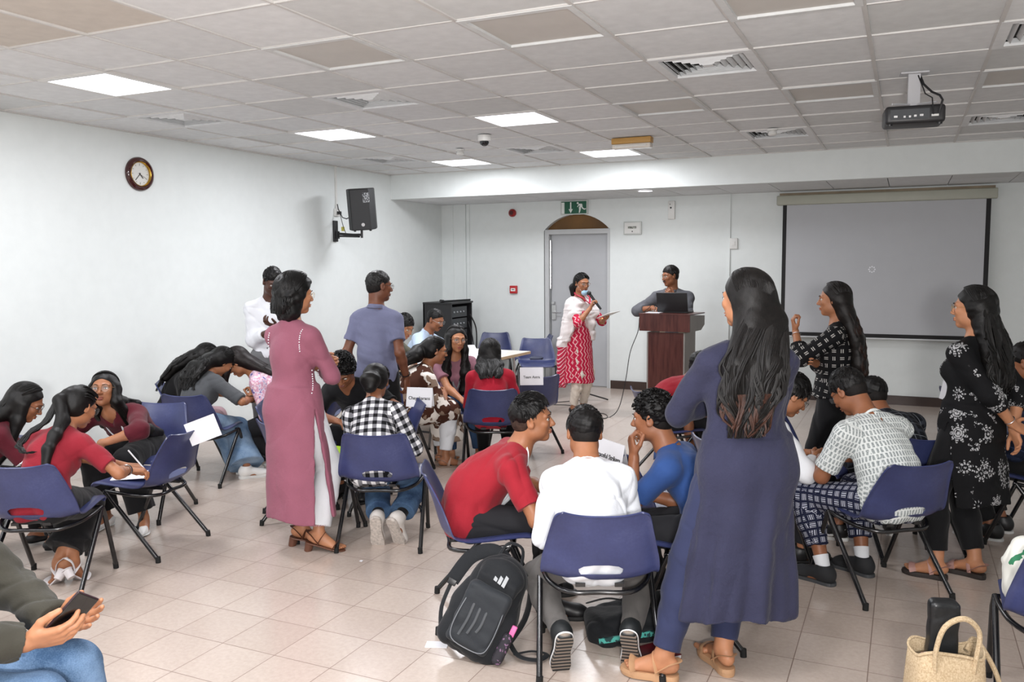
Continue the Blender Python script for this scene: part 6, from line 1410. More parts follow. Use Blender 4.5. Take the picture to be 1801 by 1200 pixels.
def m_floral():
    def fn(t, c):
        s = t.uv(); mp = t.n('ShaderNodeMapping'); mp.inputs['Scale'].default_value = (9.5, 8.0, 1); t.l(s, mp.inputs[0])
        v = t.n('ShaderNodeTexVoronoi'); v.inputs['Scale'].default_value = 1.0; v.inputs['Randomness'].default_value = .75; t.l(mp.outputs[0], v.inputs['Vector'])
        d = t.n('ShaderNodeVectorMath'); d.operation = 'SUBTRACT'; t.l(mp.outputs[0], d.inputs[0]); t.l(v.outputs['Position'], d.inputs[1])
        q = t.sep(d.outputs[0]); an = t.math('ARCTAN2', q[1], q[0]); pet = t.math('ABSOLUTE', t.math('SINE', t.math('MULTIPLY', an, 4.5)))
        r = t.math('ADD', .20, t.math('MULTIPLY', pet, .24)); inn = t.math('LESS_THAN', v.outputs['Distance'], r)
        lace = t.math('GREATER_THAN', t.noise(85, 3), .44); core = t.math('GREATER_THAN', t.math('FRACT', t.math('MULTIPLY', v.outputs['Distance'], 11)), .28)
        t.color(t.mix(t.math('MULTIPLY', inn, t.math('MULTIPLY', lace, core)), lin('#101012'), lin('#a9a9ab'))); finish(t)
    return mat('black_floral_print', '#141416', fn=fn, spec=.2)
def m_ikat():
    def fn(t, c):
        u, v = uvs(t, 1/.045, 1/.075); w = t.math('ADD', u, t.math('MULTIPLY', t.math('ABSOLUTE', t.math('SUBTRACT', t.math('FRACT', v), .5)), 1.1))
        ln = t.math('LESS_THAN', t.math('ABSOLUTE', t.math('SUBTRACT', t.math('FRACT', w), .5)), .13); br = t.math('GREATER_THAN', t.noise(120, 3), .45)
        t.color(t.mix(t.math('MULTIPLY', ln, br), lin('#b3203f'), lin('#e6b9bd'))); finish(t)
    return mat('red_ikat', '#b3203f', fn=fn, spec=.2)
def m_plaid(name, bg, l1, l2, s=.09):
    def fn(t, c):
        u, v = uvs(t, 1/s); g = lambda x, a, w: t.math('LESS_THAN', t.math('ABSOLUTE', t.math('SUBTRACT', t.math('FRACT', x), a)), w)
        A = t.math('MINIMUM', 1, t.math('ADD', g(u, .3, .02), g(v, .3, .02))); B = t.math('MINIMUM', 1, t.math('ADD', g(u, .7, .10), g(v, .7, .10)))
        t.color(t.mix(t.math('MULTIPLY', A, .8), t.mix(t.math('MULTIPLY', B, .45), lin(bg), lin(l2)), lin(l1))); finish(t)
    return mat(name, bg, fn=fn, spec=.2)
def m_denim(name='denim', a='#3d5270', b='#7c93ad'):
    def fn(t, c):
        n = t.noise(6, 4); n2 = t.noise(240, 2); f = t.math('ADD', t.math('MULTIPLY', n, .75), t.math('MULTIPLY', n2, .25))
        t.color(t.ramp(f, [(.38, lin(a)), (.62, lin(b))])); t.b.inputs['Roughness'].default_value = .85; t.bump(t.math('ADD', n2, t.math('MULTIPLY', t.noise(20, 3), 2.0)), .3, .004)
    return mat(name, a, fn=fn, spec=.2)
def m_pinkfloral():
    def fn(t, c):
        t.color(t.ramp(t.noise(26, 3), [(.40, lin('#e3cfd6')), (.5, lin('#c27f9b')), (.58, lin('#dcd3e0')), (.64, lin('#6f5f9a'))])); finish(t)
    return mat('pink_floral', '#cf9fb2', fn=fn, spec=.2)
M_GREYT = mat('dark_trousers', '#232326', .85, bump=.2, bscale=30, spec=.2); M_BLACKC = cloth('black_cloth', '#131315'); M_WH = cloth('white_cotton', '#dcdee2', var=.02, bump=.3)
M_MAROON = cloth('maroon_cloth', '#521722'); M_REDT = cloth('red_tshirt', '#93202c', bump=.3); M_REDS = cloth('red_school_shirt', '#86212d', bump=.3); M_NAVY = cloth('navy_crepe', '#2f3045', var=.1, bump=.55, fold=.8); M_MAUVE = cloth('mauve_cotton', '#8b5464', bump=.4)
M_SHOEK = mat('black_shoe', '#18181a', .45); M_SOLEK = mat('black_sole', '#101011', .6); M_SOLEW = mat('white_sole', '#d6d6d4', .5); M_SHOEW = mat('white_shoe', '#e2e1df', .45); M_TAN = mat('tan_leather', '#b58d6a', .5); M_BRN = mat('brown_leather', '#5e3a2a', .45)
M_SILV = mat('silver', '#c9c9cc', .25, metal=1.0); M_BEAD = mat('black_beads', '#121212', .3)
def fig(key, label, skin, hb=.007, hf=.004, barefeet=(), **kw):
    if key in STAND: x, y, r = STAND[key]; loc = (x, y, 0)
    else: o = CH[key]; loc = tuple(o.location); r = math.degrees(o.rotation_euler[2])
    return Figure(label, loc, r, sk_of(key), skin, hb, hf, barefeet, **kw)
def lanyard(f, m, front=True):
    k = f.sk; q = MB(); T = f.T
    if front: pts = [T(.055, -.02, .0), T(.062, .045, -.03), T(.045, .115, -.12), T(.0, .135, -.24), T(-.045, .115, -.12), T(-.062, .045, -.03), T(-.055, -.02, .0), T(0, -.075, .01)]
    q.tube([Vector(p) for p in bez(pts+[pts[0]], 4)], .007, 6, flat=.25); return q.build('lanyard', m, f.t)
def shoes(f, m, sole, kind='sneaker', name=None, socks=None, accent=None):
    for q in 'LR':
        f.shoe(q, m, sole, kind, name, accent)
        if socks: f.sock(q, socks, .06)
def ponytail(f, pts, ws, n=26, band='#d8d8d8', wav=.006):
    k = f.sk; fall = [(p, w, w*.8, k.Ah[0]) for p, w in zip(pts, ws)]; f.cap(tail=[fall], th=.009); f.locks(fall, n, r=.0048, scalp=False, wav=wav, th=.010); f.locks(fall, n//2, r=.0048, scalp=False, wav=wav, seed=5)
    # strands pulled back over the crown
    q = MB(); rg = random.Random(f.seed); e = np.array(pts[0])
    for i in range(34):
        a = rg.uniform(-1.35, 1.35); st = V3(math.sin(a)*.078, .045*math.cos(a)+.02, .034+.078*math.cos(a)*.9); m_ = V3(math.sin(a)*.088, -.035, .040+.094*math.cos(a)*.92)
        q.tube([Vector(x) for x in bez([f.P(*st), f.P(*m_), e*.55+f.P(*(m_*.6+V3(0, -.05, 0)))*.45, e], 4)], .0038, 5)
    q.build('hair_strands', mat_hair(f.haircol), f.hairo)
    q = MB(); d = unit(np.array(pts[1])-e); u = unit(np.cross(d, k.Ah[2]+.01)); v = np.cross(d, u); c = e+d*.012; r = ws[0]*1.0+.004
    q.tube([Vector(c+(u*math.cos(x)+v*math.sin(x))*r) for x in np.linspace(0, 2*PI, 17)[:-1]], .005, 6, closed=True); q.build('hair_tie', mat('hair_tie_'+band, band, .5), f.hairo)
def side(f, w=.05): k = f.sk; return k.Ah[0]

# ================================================================== THE FRONT GROUP OF BOYS
f = fig('C2', 'boy in a red T-shirt with faded short hair leaning in, seen in right profile', 'b', .006, .0033)
f.top(M_REDT, 'tshirt', inf=.014, sleeve=.72, slv_inf=.016, hem=.12, fold=.005, freq=46, loose=.012)
f.pants(M_GREYT, inf=.012); f.short(th=.005, top=.028, off=-.030, slope=.80, front=.012, tuft=600, tlen=.030, fade='#3a2a22'); f.face()
q = MB(); k = f.sk; q.tube([Vector(p) for p in bez([f.T(.062, .05, -.02), f.T(.064, 0, .026), f.T(.03, -.066, .042), f.T(-.03, -.066, .042), f.T(-.064, 0, .026), f.T(-.062, .05, -.02), f.T(-.04, .13, -.16), f.T(0, .15, -.26), f.T(.04, .13, -.16), f.T(.062, .05, -.02)], 4)], .011, 6, flat=.22); q.build('lanyard', M_WH, f.t)
shoes(f, M_SHOEK, M_SOLEK, 'sneaker', 'sneaker')
f = fig('C1', 'boy in a white shirt seen from behind with grey trousers, hunched over', 'b', .006, .0033)
f.top(cloth('white_shirt', '#d9dce1', var=.015, bump=.35), 'shirt', inf=.013, sleeve=1.85, slv_inf=.012, hem=.15, fold=.006, freq=52, loose=.01, hemcut=2); f.collar(cloth('white_shirt', '#d9dce1'), h=.030, r=.056)
f.pants(cloth('grey_school_trousers', '#5b5856'), inf=.012, cuff=1.0); f.short(th=.008, top=.014, off=.012, tuft=520, tlen=.03, back=.004); f.face()
f.glasses('#1c1c1e')
def m_tread():
    def fn(t, c):
        n = t.noise(60, 1); t.color(t.ramp(t.math('FRACT', t.math('MULTIPLY', t.sep(t.obj())[2], 55)), [(.3, lin('#1b1c1d')), (.5, lin('#4a4b4b')), (.75, lin('#8d8074'))])); t.b.inputs['Roughness'].default_value = .7
    return mat('shoe_tread', '#2a2a2a', fn=fn)
for q in 'LR': f.shoe(q, mat('black_teal_mesh', '#15191b', .6), m_tread(), 'sneaker', 'sneaker', mat('white_trim', '#e4e6e8', .4))
f = fig('F', 'boy in a royal blue polo with his fist at his mouth', 'a', .006, .0033)
f.top(cloth('royal_blue_polo', '#2e4a80'), 'polo_shirt', inf=.012, sleeve=.75, slv_inf=.014); f.collar(cloth('royal_blue_polo', '#2e4a80'), h=.03, r=.058); f.pants(M_GREYT, inf=.012); f.short(th=.010, top=.016, off=.012, tuft=300, curl=1, tlen=.03, noise=.005); f.face()
f.band('R', mat('metal_watch', '#8d9095', .3, metal=1), 'wristwatch', t=.006); shoes(f, M_SHOEK, M_SOLEW, 'sneaker', 'sneaker', M_WH)

# ================================================================== THE WOMAN IN NAVY
f = fig('P23', 'woman in a long navy blue dress with wavy brown-tipped hair, back to the camera', 'd', .0065, .004, 'LR')
k = f.sk
f.kurta(M_NAVY, hem=.285, rx=(.200, .225, .262), ry=(.160, .172, .195), sleeve=1.62, name='dress', folds=(9, .10, .6), inf=.013, fold=.0075, shift=(-.05, -.02), wav=.012, slit=[(180, 12, .84)], slv_inf=.012, neckr=.075)
f.pants(cloth('navy_leggings', '#2f3450'), 'leggings', inf=.006, cuff=.94, wide=.003, hip=-.02)
fall = [(f.P(.0, -.055, .0), .080, .062, k.Ah[0]), (f.P(.0, -.085, -.09), .105, .062, k.Ah[0]*.5+k.Ac[0]*.5), (f.T(-.03, -.115, -.08), .130, .050, k.Ac[0]), (f.T(-.055, -.135, -.19), .125, .046, k.Ac[0]), (f.T(-.07, -.14, -.29), .095, .040, k.Ac[0]), (f.T(-.085, -.14, -.38), .045, .026, k.Ac[0])]
f.cap('#100d0c', th=.016, tail=[fall[:4]], crown=.008); f.locks(fall, 180, r=.0058, wav=.012, freq=9, th=.017, part=-.15, tips=.12)
f.locks([(p, w*1.04, t*1.05, L) for p, w, t, L in fall[1:]], 80, r=.0052, wav=.020, freq=11, scalp=False, tips=.2, seed=9); f.locks([(p, w*1.02, t*1.1, L) for p, w, t, L in fall[3:]], 64, r=.0048, wav=.024, freq=12, col='#3c241b', scalp=False, tips=.12, seed=19)
f.face(); shoes(f, M_TAN, M_TAN, 'wedge', 'sandal')

# ================================================================== LEFT FOREGROUND: OLIVE SLEEVES AND PHONE
f = fig('P1c', 'person in a dark olive long-sleeved shirt and blue jeans holding a phone, bottom left', 'd', .006, .0033)
f.top(cloth('olive_shirt', '#3c3a33', bump=.4), 'shirt', inf=.016, sleeve=1.97, slv_inf=.022, hem=.10, fold=.009, freq=48, neckr=.06); f.collar(cloth('olive_shirt', '#3c3a33'), r=.066)
f.pants(m_denim('blue_jeans', '#36506f', '#6d87a6'), 'jeans', inf=.014, fold=.006, wide=.004); f.short(tuft=200); f.face(); shoes(f, M_SHOEK, M_SOLEK, 'shoe', 'shoe')
k = f.sk; w = k.Wr['R']; d, n, *_ = k.hand['R']; tz = -np.cross(d, n)
M4 = f.t.matrix_basis if False else Matrix.Translation(f.t.location) @ Matrix.Rotation(f.t.rotation_euler[2], 4, 'Z')
c = w+d*.115+n*.022+V3(0, 0, .03); ax = axes_from(unit(d*.75+V3(0, 0, .75)), n)
ph = thing('smartphone', 'black smartphone held in the hands at the bottom left', 'phone', (0, 0, 0)); ph.matrix_basis = M4 @ Matrix(((ax[0][0], ax[1][0], ax[2][0], c[0]), (ax[0][1], ax[1][1], ax[2][1], c[1]), (ax[0][2], ax[1][2], ax[2][2], c[2]), (0, 0, 0, 1)))
q = MB(); q.rbox(-.036, .036, -.0045, .0045, -.074, .074, .004); q.build('case', mat('phone_case', '#2e1a20', .4), ph); q = MB(); q.rbox(-.0335, .0335, -.0058, .0055, -.0715, .0715, .002); q.build('screen', mat('phone_glass', '#07080a', .05, spec=.8), ph)

# ================================================================== RIGHT GROUP
f = fig('P', 'boy in a white shirt with grey print and navy block-print trousers, seen from behind', 'a', .006, .0035)
f.top(m_brickprint(), 'shirt', inf=.015, sleeve=.80, slv_inf=.018, hem=.13, fold=.005, loose=.016); f.collar(m_brickprint(), h=.028, r=.058)
f.pants(m_block('navy_block_print', '#191d33', '#b9bcc9', .040), inf=.012, cuff=.72, wide=.008); f.short(th=.006, top=.020, off=.004, tuft=420, tlen=.028); f.face(); f.glasses('#151515'); shoes(f, mat('charcoal_knit', '#1c1d20', .8), mat('charcoal_sole', '#3b3d40', .6), 'sneaker', 'sneaker', M_WH)
f = fig('R', 'boy in a black waistcoat over a white shirt, bespectacled, looking down', 'b', .007, .004)
f.top(M_WH, 'shirt', inf=.010, sleeve=1.85, slv_inf=.014, fold=.005); f.top(mat('black_waistcoat', '#101114', .8, spec=.2), 'waistcoat', inf=.017, sleeve=0, hem=.06, vneck=.14, neckr=.066, fold=.002); f.collar(M_WH, h=.034, r=.060); f.pants(M_GREYT, inf=.012); f.short(th=.012, top=.020, off=.012, tuft=300, tlen=.035); f.face(); f.glasses('#1a1a1a'); shoes(f, M_SHOEK, M_SOLEK, 'shoe', 'shoe')
f = fig('O', 'boy in a dark checked shirt and sneakers bent forward behind the patterned shirt boy', 'a', .008, .005)
f.top(m_plaid('dark_check', '#17191f', '#8d9299', '#4a4e58'), 'shirt', inf=.014, sleeve=1.7, slv_inf=.014); f.pants(M_GREYT, inf=.012, cuff=.9); f.short(tuft=150); f.face()
SW = mat('swoosh_white', '#e8e8e8', .5)
for q in 'LR': f.shoe(q, M_SHOEK, M_SOLEW, 'sneaker', 'sneaker', None)
# white curved tick on the outer side of each shoe
for s_ in 'LR':
    k = f.sk; A = k.foot[s_]; a = k.A[s_]; g = 1 if s_ == 'R' else -1
    for sd in (1, -1):
        q = MB(); q.tube([Vector(a+A[0]*(sd*g*.036+(0))+A[1]*y+A[2]*z) for y, z in ((.075, -.040), (.05, -.060), (.03, -.058), (-.02, -.032), (-.05, -.012))], [.002, .006, .008, .005, .001], 6, flat=.5, up=tuple(A[0])); q.build('shoe_tick', SW, f.t)
f = fig('P29', 'woman in a black dress with grey flower print, long curly hair, hands clasped behind her', 'd', .007, .004, 'LR')
k = f.sk
f.kurta(m_floral(), hem=.40, rx=(.175, .215, .235), ry=(.145, .165, .180), sleeve=1.45, name='dress', folds=(6, .06, 1.0), inf=.014, slit=[(172, 26, .84)], shift=(.0, -.01), slv_inf=.018, fold=.004)
f.pants(M_BLACKC, 'trousers', inf=.008, cuff=.86, wide=.006, hip=-.015); f.face(); f.glasses('#b8964a', gold=True, square=False)
fall = [(f.P(0, -.055, -.0), .085, .058, k.Ah[0]), (f.P(0, -.085, -.10), .100, .050, k.Ah[0]*.6+k.Ac[0]*.4), (f.T(0, -.125, -.08), .105, .045, k.Ac[0]), (f.T(.0, -.140, -.20), .10, .040, k.Ac[0]), (f.T(.0, -.145, -.30), .07, .028, k.Ac[0])]
f.cap(th=.016, tail=[fall[:-1]], noise=.004, crown=.006); f.locks(fall, 130, r=.006, wav=.018, freq=60, th=.017, tips=.1); f.locks(fall, 60, r=.006, wav=.026, freq=70, scalp=False, seed=3, tips=.1)
q = MB(); q.rbox(-.02, .02, -.006, .006, -.004, .006, .003, f.HM() @ Matrix.Translation((.02, -.118, .04))); q.build('hair_clip', mat('teal_clip', '#2f6f8a', .3), f.hairo)
f.band('L', M_SILV, 'bracelet'); shoes(f, mat('pink_strap', '#a88078', .5), mat('dark_wedge', '#2c2522', .6), 'wedge', 'sandal')
f = fig('P26', 'woman in a black block-print tunic with one hand raised, very long brown-black hair', 'b', .008, .0045)
k = f.sk
f.kurta(m_block('black_block_print', '#121214', '#a9a6a2', .050, .45), hem=.80, rx=(.165, .180, .195), ry=(.135, .150, .165), sleeve=1.5, name='tunic', inf=.014, slv_inf=.022, folds=(6, .05, 0)); f.pants(M_BLACKC, 'trousers', inf=.014, cuff=.97, wide=.03, flare=.03); f.face()
fall = [(f.P(0, -.05, -.0), .078, .060, k.Ah[0]), (f.P(0, -.085, -.10), .080, .050, k.Ah[0]), (f.T(0, -.130, -.10), .095, .045, k.Ac[0]), (f.T(.0, -.150, -.26), .095, .042, k.Ac[0]), (f.T(.0, -.160, -.42), .075, .036, k.Ac[0]), (f.T(0, -.155, -.50), .045, .022, k.Ac[0])]
f.cap('#15100e', th=.012, tail=[fall[:-1]]); f.locks(fall, 90, r=.006, wav=.012, th=.013); f.locks(fall, 40, r=.006, wav=.016, col='#2a1a14', scalp=False, seed=4)
f.band('L', M_SILV, 'bangle'); shoes(f, M_SHOEK, M_SOLEK, 'flat', 'flat_shoe')
k = f.sk; c = k.Wr['R']+k.hand['R'][0]*.08+k.hand['R'][1]*(-.02)
f = fig('P30c', 'dark-clothed person in navy check seated at the right edge, mostly out of frame', 'a', .009, .006)
f.top(m_plaid('navy_check', '#141a2c', '#3d4a6a', '#27304a'), 'shirt', inf=.016, sleeve=1.6, slv_inf=.018); f.pants(M_BLACKC, inf=.012); f.short(tuft=60); f.face(); shoes(f, M_SHOEK, M_SOLEW, 'sneaker', 'sneaker')
f = fig('S', 'person in a red top hunched behind the navy dress', 'a', .009, .006)
f.top(M_REDT, 'shirt', inf=.016, sleeve=.7, slv_inf=.016); f.pants(M_GREYT, inf=.012); f.short(tuft=60); f.face(eyes=False, lips=False); shoes(f, M_SHOEK, M_SOLEK, 'shoe', 'shoe')

# ================================================================== CENTRE
f = fig('P9', 'woman in a mauve kurta and white trousers with short curly black hair', 'd', .0065, .0038, 'LR')
k = f.sk
f.kurta(M_MAUVE, hem=.205, rx=(.190, .212, .230), ry=(.145, .158, .168), sleeve=1.45, folds=(5, .035, .4), slit=[(-10, 23, .86)], shift=(.065, -.03), slv_inf=.012, fold=.004, inf=.012, hip=.1)
f.pants(M_WH, 'trousers', inf=.008, cuff=.93, wide=.010, flare=.012, hip=-.018); f.face(); f.glasses('#b8964a', gold=True)
f.cap('#0a0909', th=.030, tail=[[(f.P(0, -.05, -.01), .085, .066, k.Ah[0]), (f.P(0, -.055, -.10), .092, .060, k.Ah[0])]], noise=.006, crown=.004)
fall = [(f.P(0, -.05, .0), .095, .080, k.Ah[0]), (f.P(0, -.055, -.06), .110, .080, k.Ah[0]), (f.P(0, -.055, -.14), .095, .070, k.Ah[0])]
f.locks(fall, 150, r=.007, wav=.016, freq=40, th=.031, tips=.05); f.locks(fall, 110, r=.006, wav=.020, freq=50, th=.031, seed=3, tips=.05); 
# white stitched trim: armhole seams, cuffs, slit edge
def dots(f, pts, r=.004, name='white_trim', m=None):
    q = MB(); P = [np.array(p) for p in bez(pts, 12)]; acc = 0
    for a, b in zip(P, P[1:]):
        L = np.linalg.norm(b-a); acc += L
        if acc > r*2.6: acc = 0; q.ball(tuple(b), r, 6)
    o = q.build(name, m or M_WH, f.t); o['kind'] = 'stuff'; return o
a, e, w = k.S['R'], k.E['R'], k.Wr['R']; d = unit(w-e); c = e+(w-e)*.44; u = unit(np.cross(d, V3(0, 0, 1))); v = np.cross(d, u)
dots(f, [c+(u*math.cos(x)+v*math.sin(x))*.048 for x in np.linspace(0, 2*PI, 10)], .0055)
A = k.Ac
dots(f, [a+A[2]*.055-A[1]*.03-A[0]*.02, a+A[2]*.03-A[1]*.062-A[0]*.028, a-A[2]*.03-A[1]*.075-A[0]*.030, a-A[2]*.09-A[1]*.07-A[0]*.03], .0042)
dots(f, [k.S['L']+A[2]*.055-A[1]*.03+A[0]*.02, k.S['L']+A[2]*.0-A[1]*.068+A[0]*.028, k.S['L']-A[2]*.09-A[1]*.07+A[0]*.03], .0042)
dots(f, [k.P+V3(.165, -.02, .22), k.P+V3(.172, -.03, .08), k.P+V3(.150, -.085, .0), k.P+V3(.155, -.10, -.2), k.P+V3(.165, -.11, -.45), k.P+V3(.170, -.12, -.66)], .0042)
for s_ in 'LR':
    c = k.K[s_]+(k.A[s_]-k.K[s_])*.90; dots(f, [c+V3(math.cos(x)*.068, math.sin(x)*.068, .008) for x in np.linspace(0, 2*PI, 10)], .0045, 'cuff_trim', mat('cuff_trim', '#b08a94', .7))
shoes(f, M_BRN, M_BRN, 'heel', 'sandal')
f = fig('P10', 'man in a grey-blue polo shirt and black trousers standing in right profile', 'c', .007, .0042)
f.top(cloth('grey_blue_polo', '#6b6e88', bump=.4), 'polo_shirt', inf=.013, sleeve=.66, slv_inf=.014, hem=.14, fold=.005, loose=.010, belly=.02); f.collar(cloth('grey_blue_polo', '#6b6e88'), h=.032, r=.064)
f.pants(M_BLACKC, inf=.012); f.short('#1d1c1c', th=.003, top=.006, off=.006, tuft=260, tlen=.012); f.face(); f.glasses('#151515'); shoes(f, M_SHOEK, M_SOLEK, 'shoe', 'shoe'); f.band('R', M_BLACKC, 'watch', t=.004)
f = fig('P8', 'man in a white shirt and grey trousers standing by the left wall looking down', 'e', .008, .0045)
f.top(cloth('white_shirt_wall', '#dfe1e6', var=.02), 'shirt', inf=.014, sleeve=1.7, slv_inf=.016, hem=.02, fold=.005); f.collar(cloth('white_shirt_wall', '#dfe1e6')); f.pants(cloth('grey_trousers', '#6f7072'), inf=.016, wide=.012); f.short(th=.004, top=.022, off=.0, tuft=240, tlen=.02); f.face(); shoes(f, M_SHOEK, M_SOLEK, 'shoe', 'shoe')
f = fig('C3', 'girl in a black and white checked shirt with a low bun, seen from behind', 'a', .0065, .004)
k = f.sk
f.top(m_gingham(), 'checked_shirt', inf=.014, sleeve=1.6, slv_inf=.016, hem=.16, fold=.004, loose=.014); f.pants(m_denim('dark_jeans', '#2b3f5c', '#54708f'), 'jeans', inf=.012, cuff=.86, wide=.014, flare=.015); f.face()
ponytail(f, [f.P(0, -.105, .0), f.P(-.01, -.135, -.045), f.P(-.01, -.125, -.095)], [.026, .048, .030], n=36)
shoes(f, mat('pale_mesh', '#c4bfba', .7), mat('grey_tread', '#b5aca4', .7, var=.25, vscale=70), 'sneaker', 'sneaker', M_BLACKC)
f = fig('P11c', 'curly-haired boy in a black shirt looking down between the mauve kurta and the checked shirt', 'a', .007, .004)
f.top(M_BLACKC, 'shirt', inf=.014, sleeve=.8, slv_inf=.016, vneck=.06); f.pants(M_BLACKC, inf=.012); f.short(th=.020, top=.030, off=.012, tuft=520, curl=1, tlen=.04, noise=.010, freq=90); f.face(down=1); shoes(f, M_SHOEK, M_SOLEK, 'shoe', 'shoe')

# ================================================================== LEFT GROUP
f = fig('A', 'girl in a red top with a long ponytail, writing, seen from behind at the left', 'b', .0065, .0038, 'LR')
k = f.sk
f.top(M_REDS, 'shirt', inf=.013, sleeve=.75, slv_inf=.014, hem=.12, fold=.005); f.pants(M_BLACKC, inf=.014, cuff=.80, wide=.02, flare=.03); f.face(); f.glasses('#3a2a22', gold=False, square=False)
ponytail(f, [f.P(.0, -.108, .045), f.P(.0, -.135, .0), f.T(.03, -.10, .02), f.T(.05, -.115, -.09), f.T(.06, -.12, -.18), f.T(.06, -.12, -.18)+V3(0, -.05, -.12)], [.018, .024, .026, .022, .018, .010], n=34, wav=.008)
fl2 = [(f.P(-.02, -.12, .02), .018, .018, k.Ah[0]), (f.T(-.05, -.10, .0), .020, .018, k.Ac[0]), (f.T(-.11, -.10, -.08), .018, .014, k.Ac[0]), (f.T(-.12, -.11, -.17), .016, .012, k.Ac[0]), (f.T(-.05, -.12, -.22), .014, .010, k.Ac[0]), (f.T(.02, -.12, -.20), .010, .008, k.Ac[0])]
f.locks(fl2, 22, r=.0045, wav=.006, scalp=False, seed=8)
f.band('R', M_BEAD, 'bead_bracelet', t=.0045); f.band('R', M_SILV, 'bracelet', off=.05)
shoes(f, mat('white_strap', '#e2dfe0', .4), mat('white_sandal', '#d9d2d2', .45), 'heel', 'sandal')
kk = f.sk; c = kk.Wr['L']+kk.hand['L'][0]*.10; Mf = Matrix.Translation(f.t.location) @ Matrix.Rotation(f.t.rotation_euler[2], 4, 'Z')
o = MB(); a0 = Mf @ Vector(kk.Wr['L']+kk.hand['L'][0]*.11+V3(0, 0, -.012)); o.tube([a0, a0+Vector((-.06, -.05, .11))], .0042, 8); tag(o.build('pen', M_WH), 'white pen in the hand of the girl with the ponytail', 'pen')
f = fig('P2c', 'girl in a maroon shirt with loose black hair over her glasses at the far left', 'a', .007, .0042)
k = f.sk
f.top(M_MAROON, 'shirt', inf=.012, sleeve=.8, slv_inf=.014); f.pants(M_BLACKC, inf=.012); f.face(); f.glasses('#151515', square=False); lanyard(f, M_WH)
for q_ in 'LR':
    a, e = k.S[q_], k.E[q_]; c = a+(e-a)*.79; d = unit(e-a); u = unit(np.cross(d, V3(.1, 1, .2))); v = np.cross(d, u); q = MB(); q.tube([Vector(c+(u*math.cos(x)+v*math.sin(x))*.0545*k.k) for x in np.linspace(0, 2*PI, 19)[:-1]], .006, 6, closed=True); q.build('sleeve_band', M_WH, f.t)
fall = [(f.P(0, -.05, .0), .085, .060, k.Ah[0]), (f.P(0, -.075, -.09), .095, .052, k.Ah[0]), (f.T(0, -.10, -.06), .105, .04, k.Ac[0]), (f.T(0, -.12, -.2), .09, .03, k.Ac[0]), (f.T(0, -.12, -.30), .06, .02, k.Ac[0])]
fr_ = [(f.P(.07, .0, .0), .022, .018, k.Ah[1]), (f.P(.075, .02, -.10), .026, .02, k.Ah[1]), (f.T(.085, .08, -.10), .024, .018, k.Ac[1]), (f.T(.09, .10, -.24), .016, .012, k.Ac[1])]
f.cap(th=.014, tail=[fall[:-1], fr_]); f.locks(fall, 100, r=.0052, wav=.008, th=.015); shoes(f, M_SHOEK, M_SOLEK, 'flat', 'flat_shoe')
f = fig('P4c', 'girl in round glasses and maroon blouse with long straight hair, facing the camera', 'b', .0065, .0038)
k = f.sk
f.top(M_MAROON, 'blouse', inf=.014, sleeve=1.35, slv_inf=.020, vneck=.07, fold=.005); lanyard(f, M_WH); f.pants(M_BLACKC, inf=.014, wide=.015, flare=.02, cuff=.9); f.face(); f.glasses('#7a5a35', square=False, r=.023)
back = [(f.P(0, -.05, .0), .082, .055, k.Ah[0]), (f.P(0, -.07, -.09), .085, .045, k.Ah[0]), (f.T(0, -.08, -.03), .10, .03, k.Ac[0]), (f.T(0, -.11, -.2), .09, .025, k.Ac[0])]
lf = [(f.P(-.072, .0, .02), .030, .018, k.Ah[1]), (f.P(-.082, .015, -.08), .036, .022, k.Ah[1]), (f.T(-.11, .05, -.10), .044, .024, k.Ac[1]), (f.T(-.14, .07, -.24), .040, .022, k.Ac[1]), (f.T(-.15, .06, -.36), .026, .014, k.Ac[1])]
rt_ = [(f.P(.072, .0, .02), .028, .016, k.Ah[1]), (f.P(.082, .01, -.09), .030, .018, k.Ah[1]), (f.T(.10, .04, -.10), .034, .02, k.Ac[1]), (f.T(.11, .06, -.24), .024, .014, k.Ac[1])]
f.cap(th=.012, tail=[back, lf, rt_]); f.locks(back, 70, r=.005, wav=.004, th=.013); f.flipN = True
f.locks(lf, 26, r=.005, wav=.004, scalp=False, both=True); f.locks(rt_, 20, r=.005, wav=.004, scalp=False, both=True, seed=2)
shoes(f, M_SHOEW, M_SOLEW, 'flat', 'flat_shoe')
f = fig('D', 'girl in a charcoal grey top and wide blue jeans hunched forward, side view', 'b', .007, .0042)
k = f.sk
f.top(cloth('charcoal_top', '#4a4c4f', bump=.4), 'top', inf=.013, sleeve=.95, slv_inf=.018, hem=.13, fold=.005); f.pants(m_denim('pale_jeans', '#566f8c', '#8da3ba'), 'jeans', inf=.014, cuff=.95, wide=.025, flare=.07); f.face()
fall = [(f.P(0, -.05, .0), .080, .055, k.Ah[0]), (f.P(0, -.09, -.06), .085, .048, k.Ah[0]), (f.T(-.02, -.11, .02), .10, .04, k.Ac[0]), (f.T(-.03, -.125, -.10), .10, .035, k.Ac[0]), (f.T(-.03, -.125, -.10)+V3(0, -.05, -.13), .07, .022, k.Ac[0])]
f.cap(th=.013, tail=[fall[:-1]]); f.locks(fall, 90, r=.0055, wav=.014, freq=36, th=.014); f.band('R', M_BEAD, 'watch', t=.004); shoes(f, M_SHOEW, M_SOLEW, 'sneaker', 'sneaker')
f = fig('E', 'girl in black with long black hair down her back, beside the left wall', 'b', .008, .005)
k = f.sk
f.top(M_BLACKC, 'top', inf=.014, sleeve=1.5, slv_inf=.014, hem=.1); f.pants(cloth('pale_pink_cloth', '#b89aa0'), inf=.012); f.face()
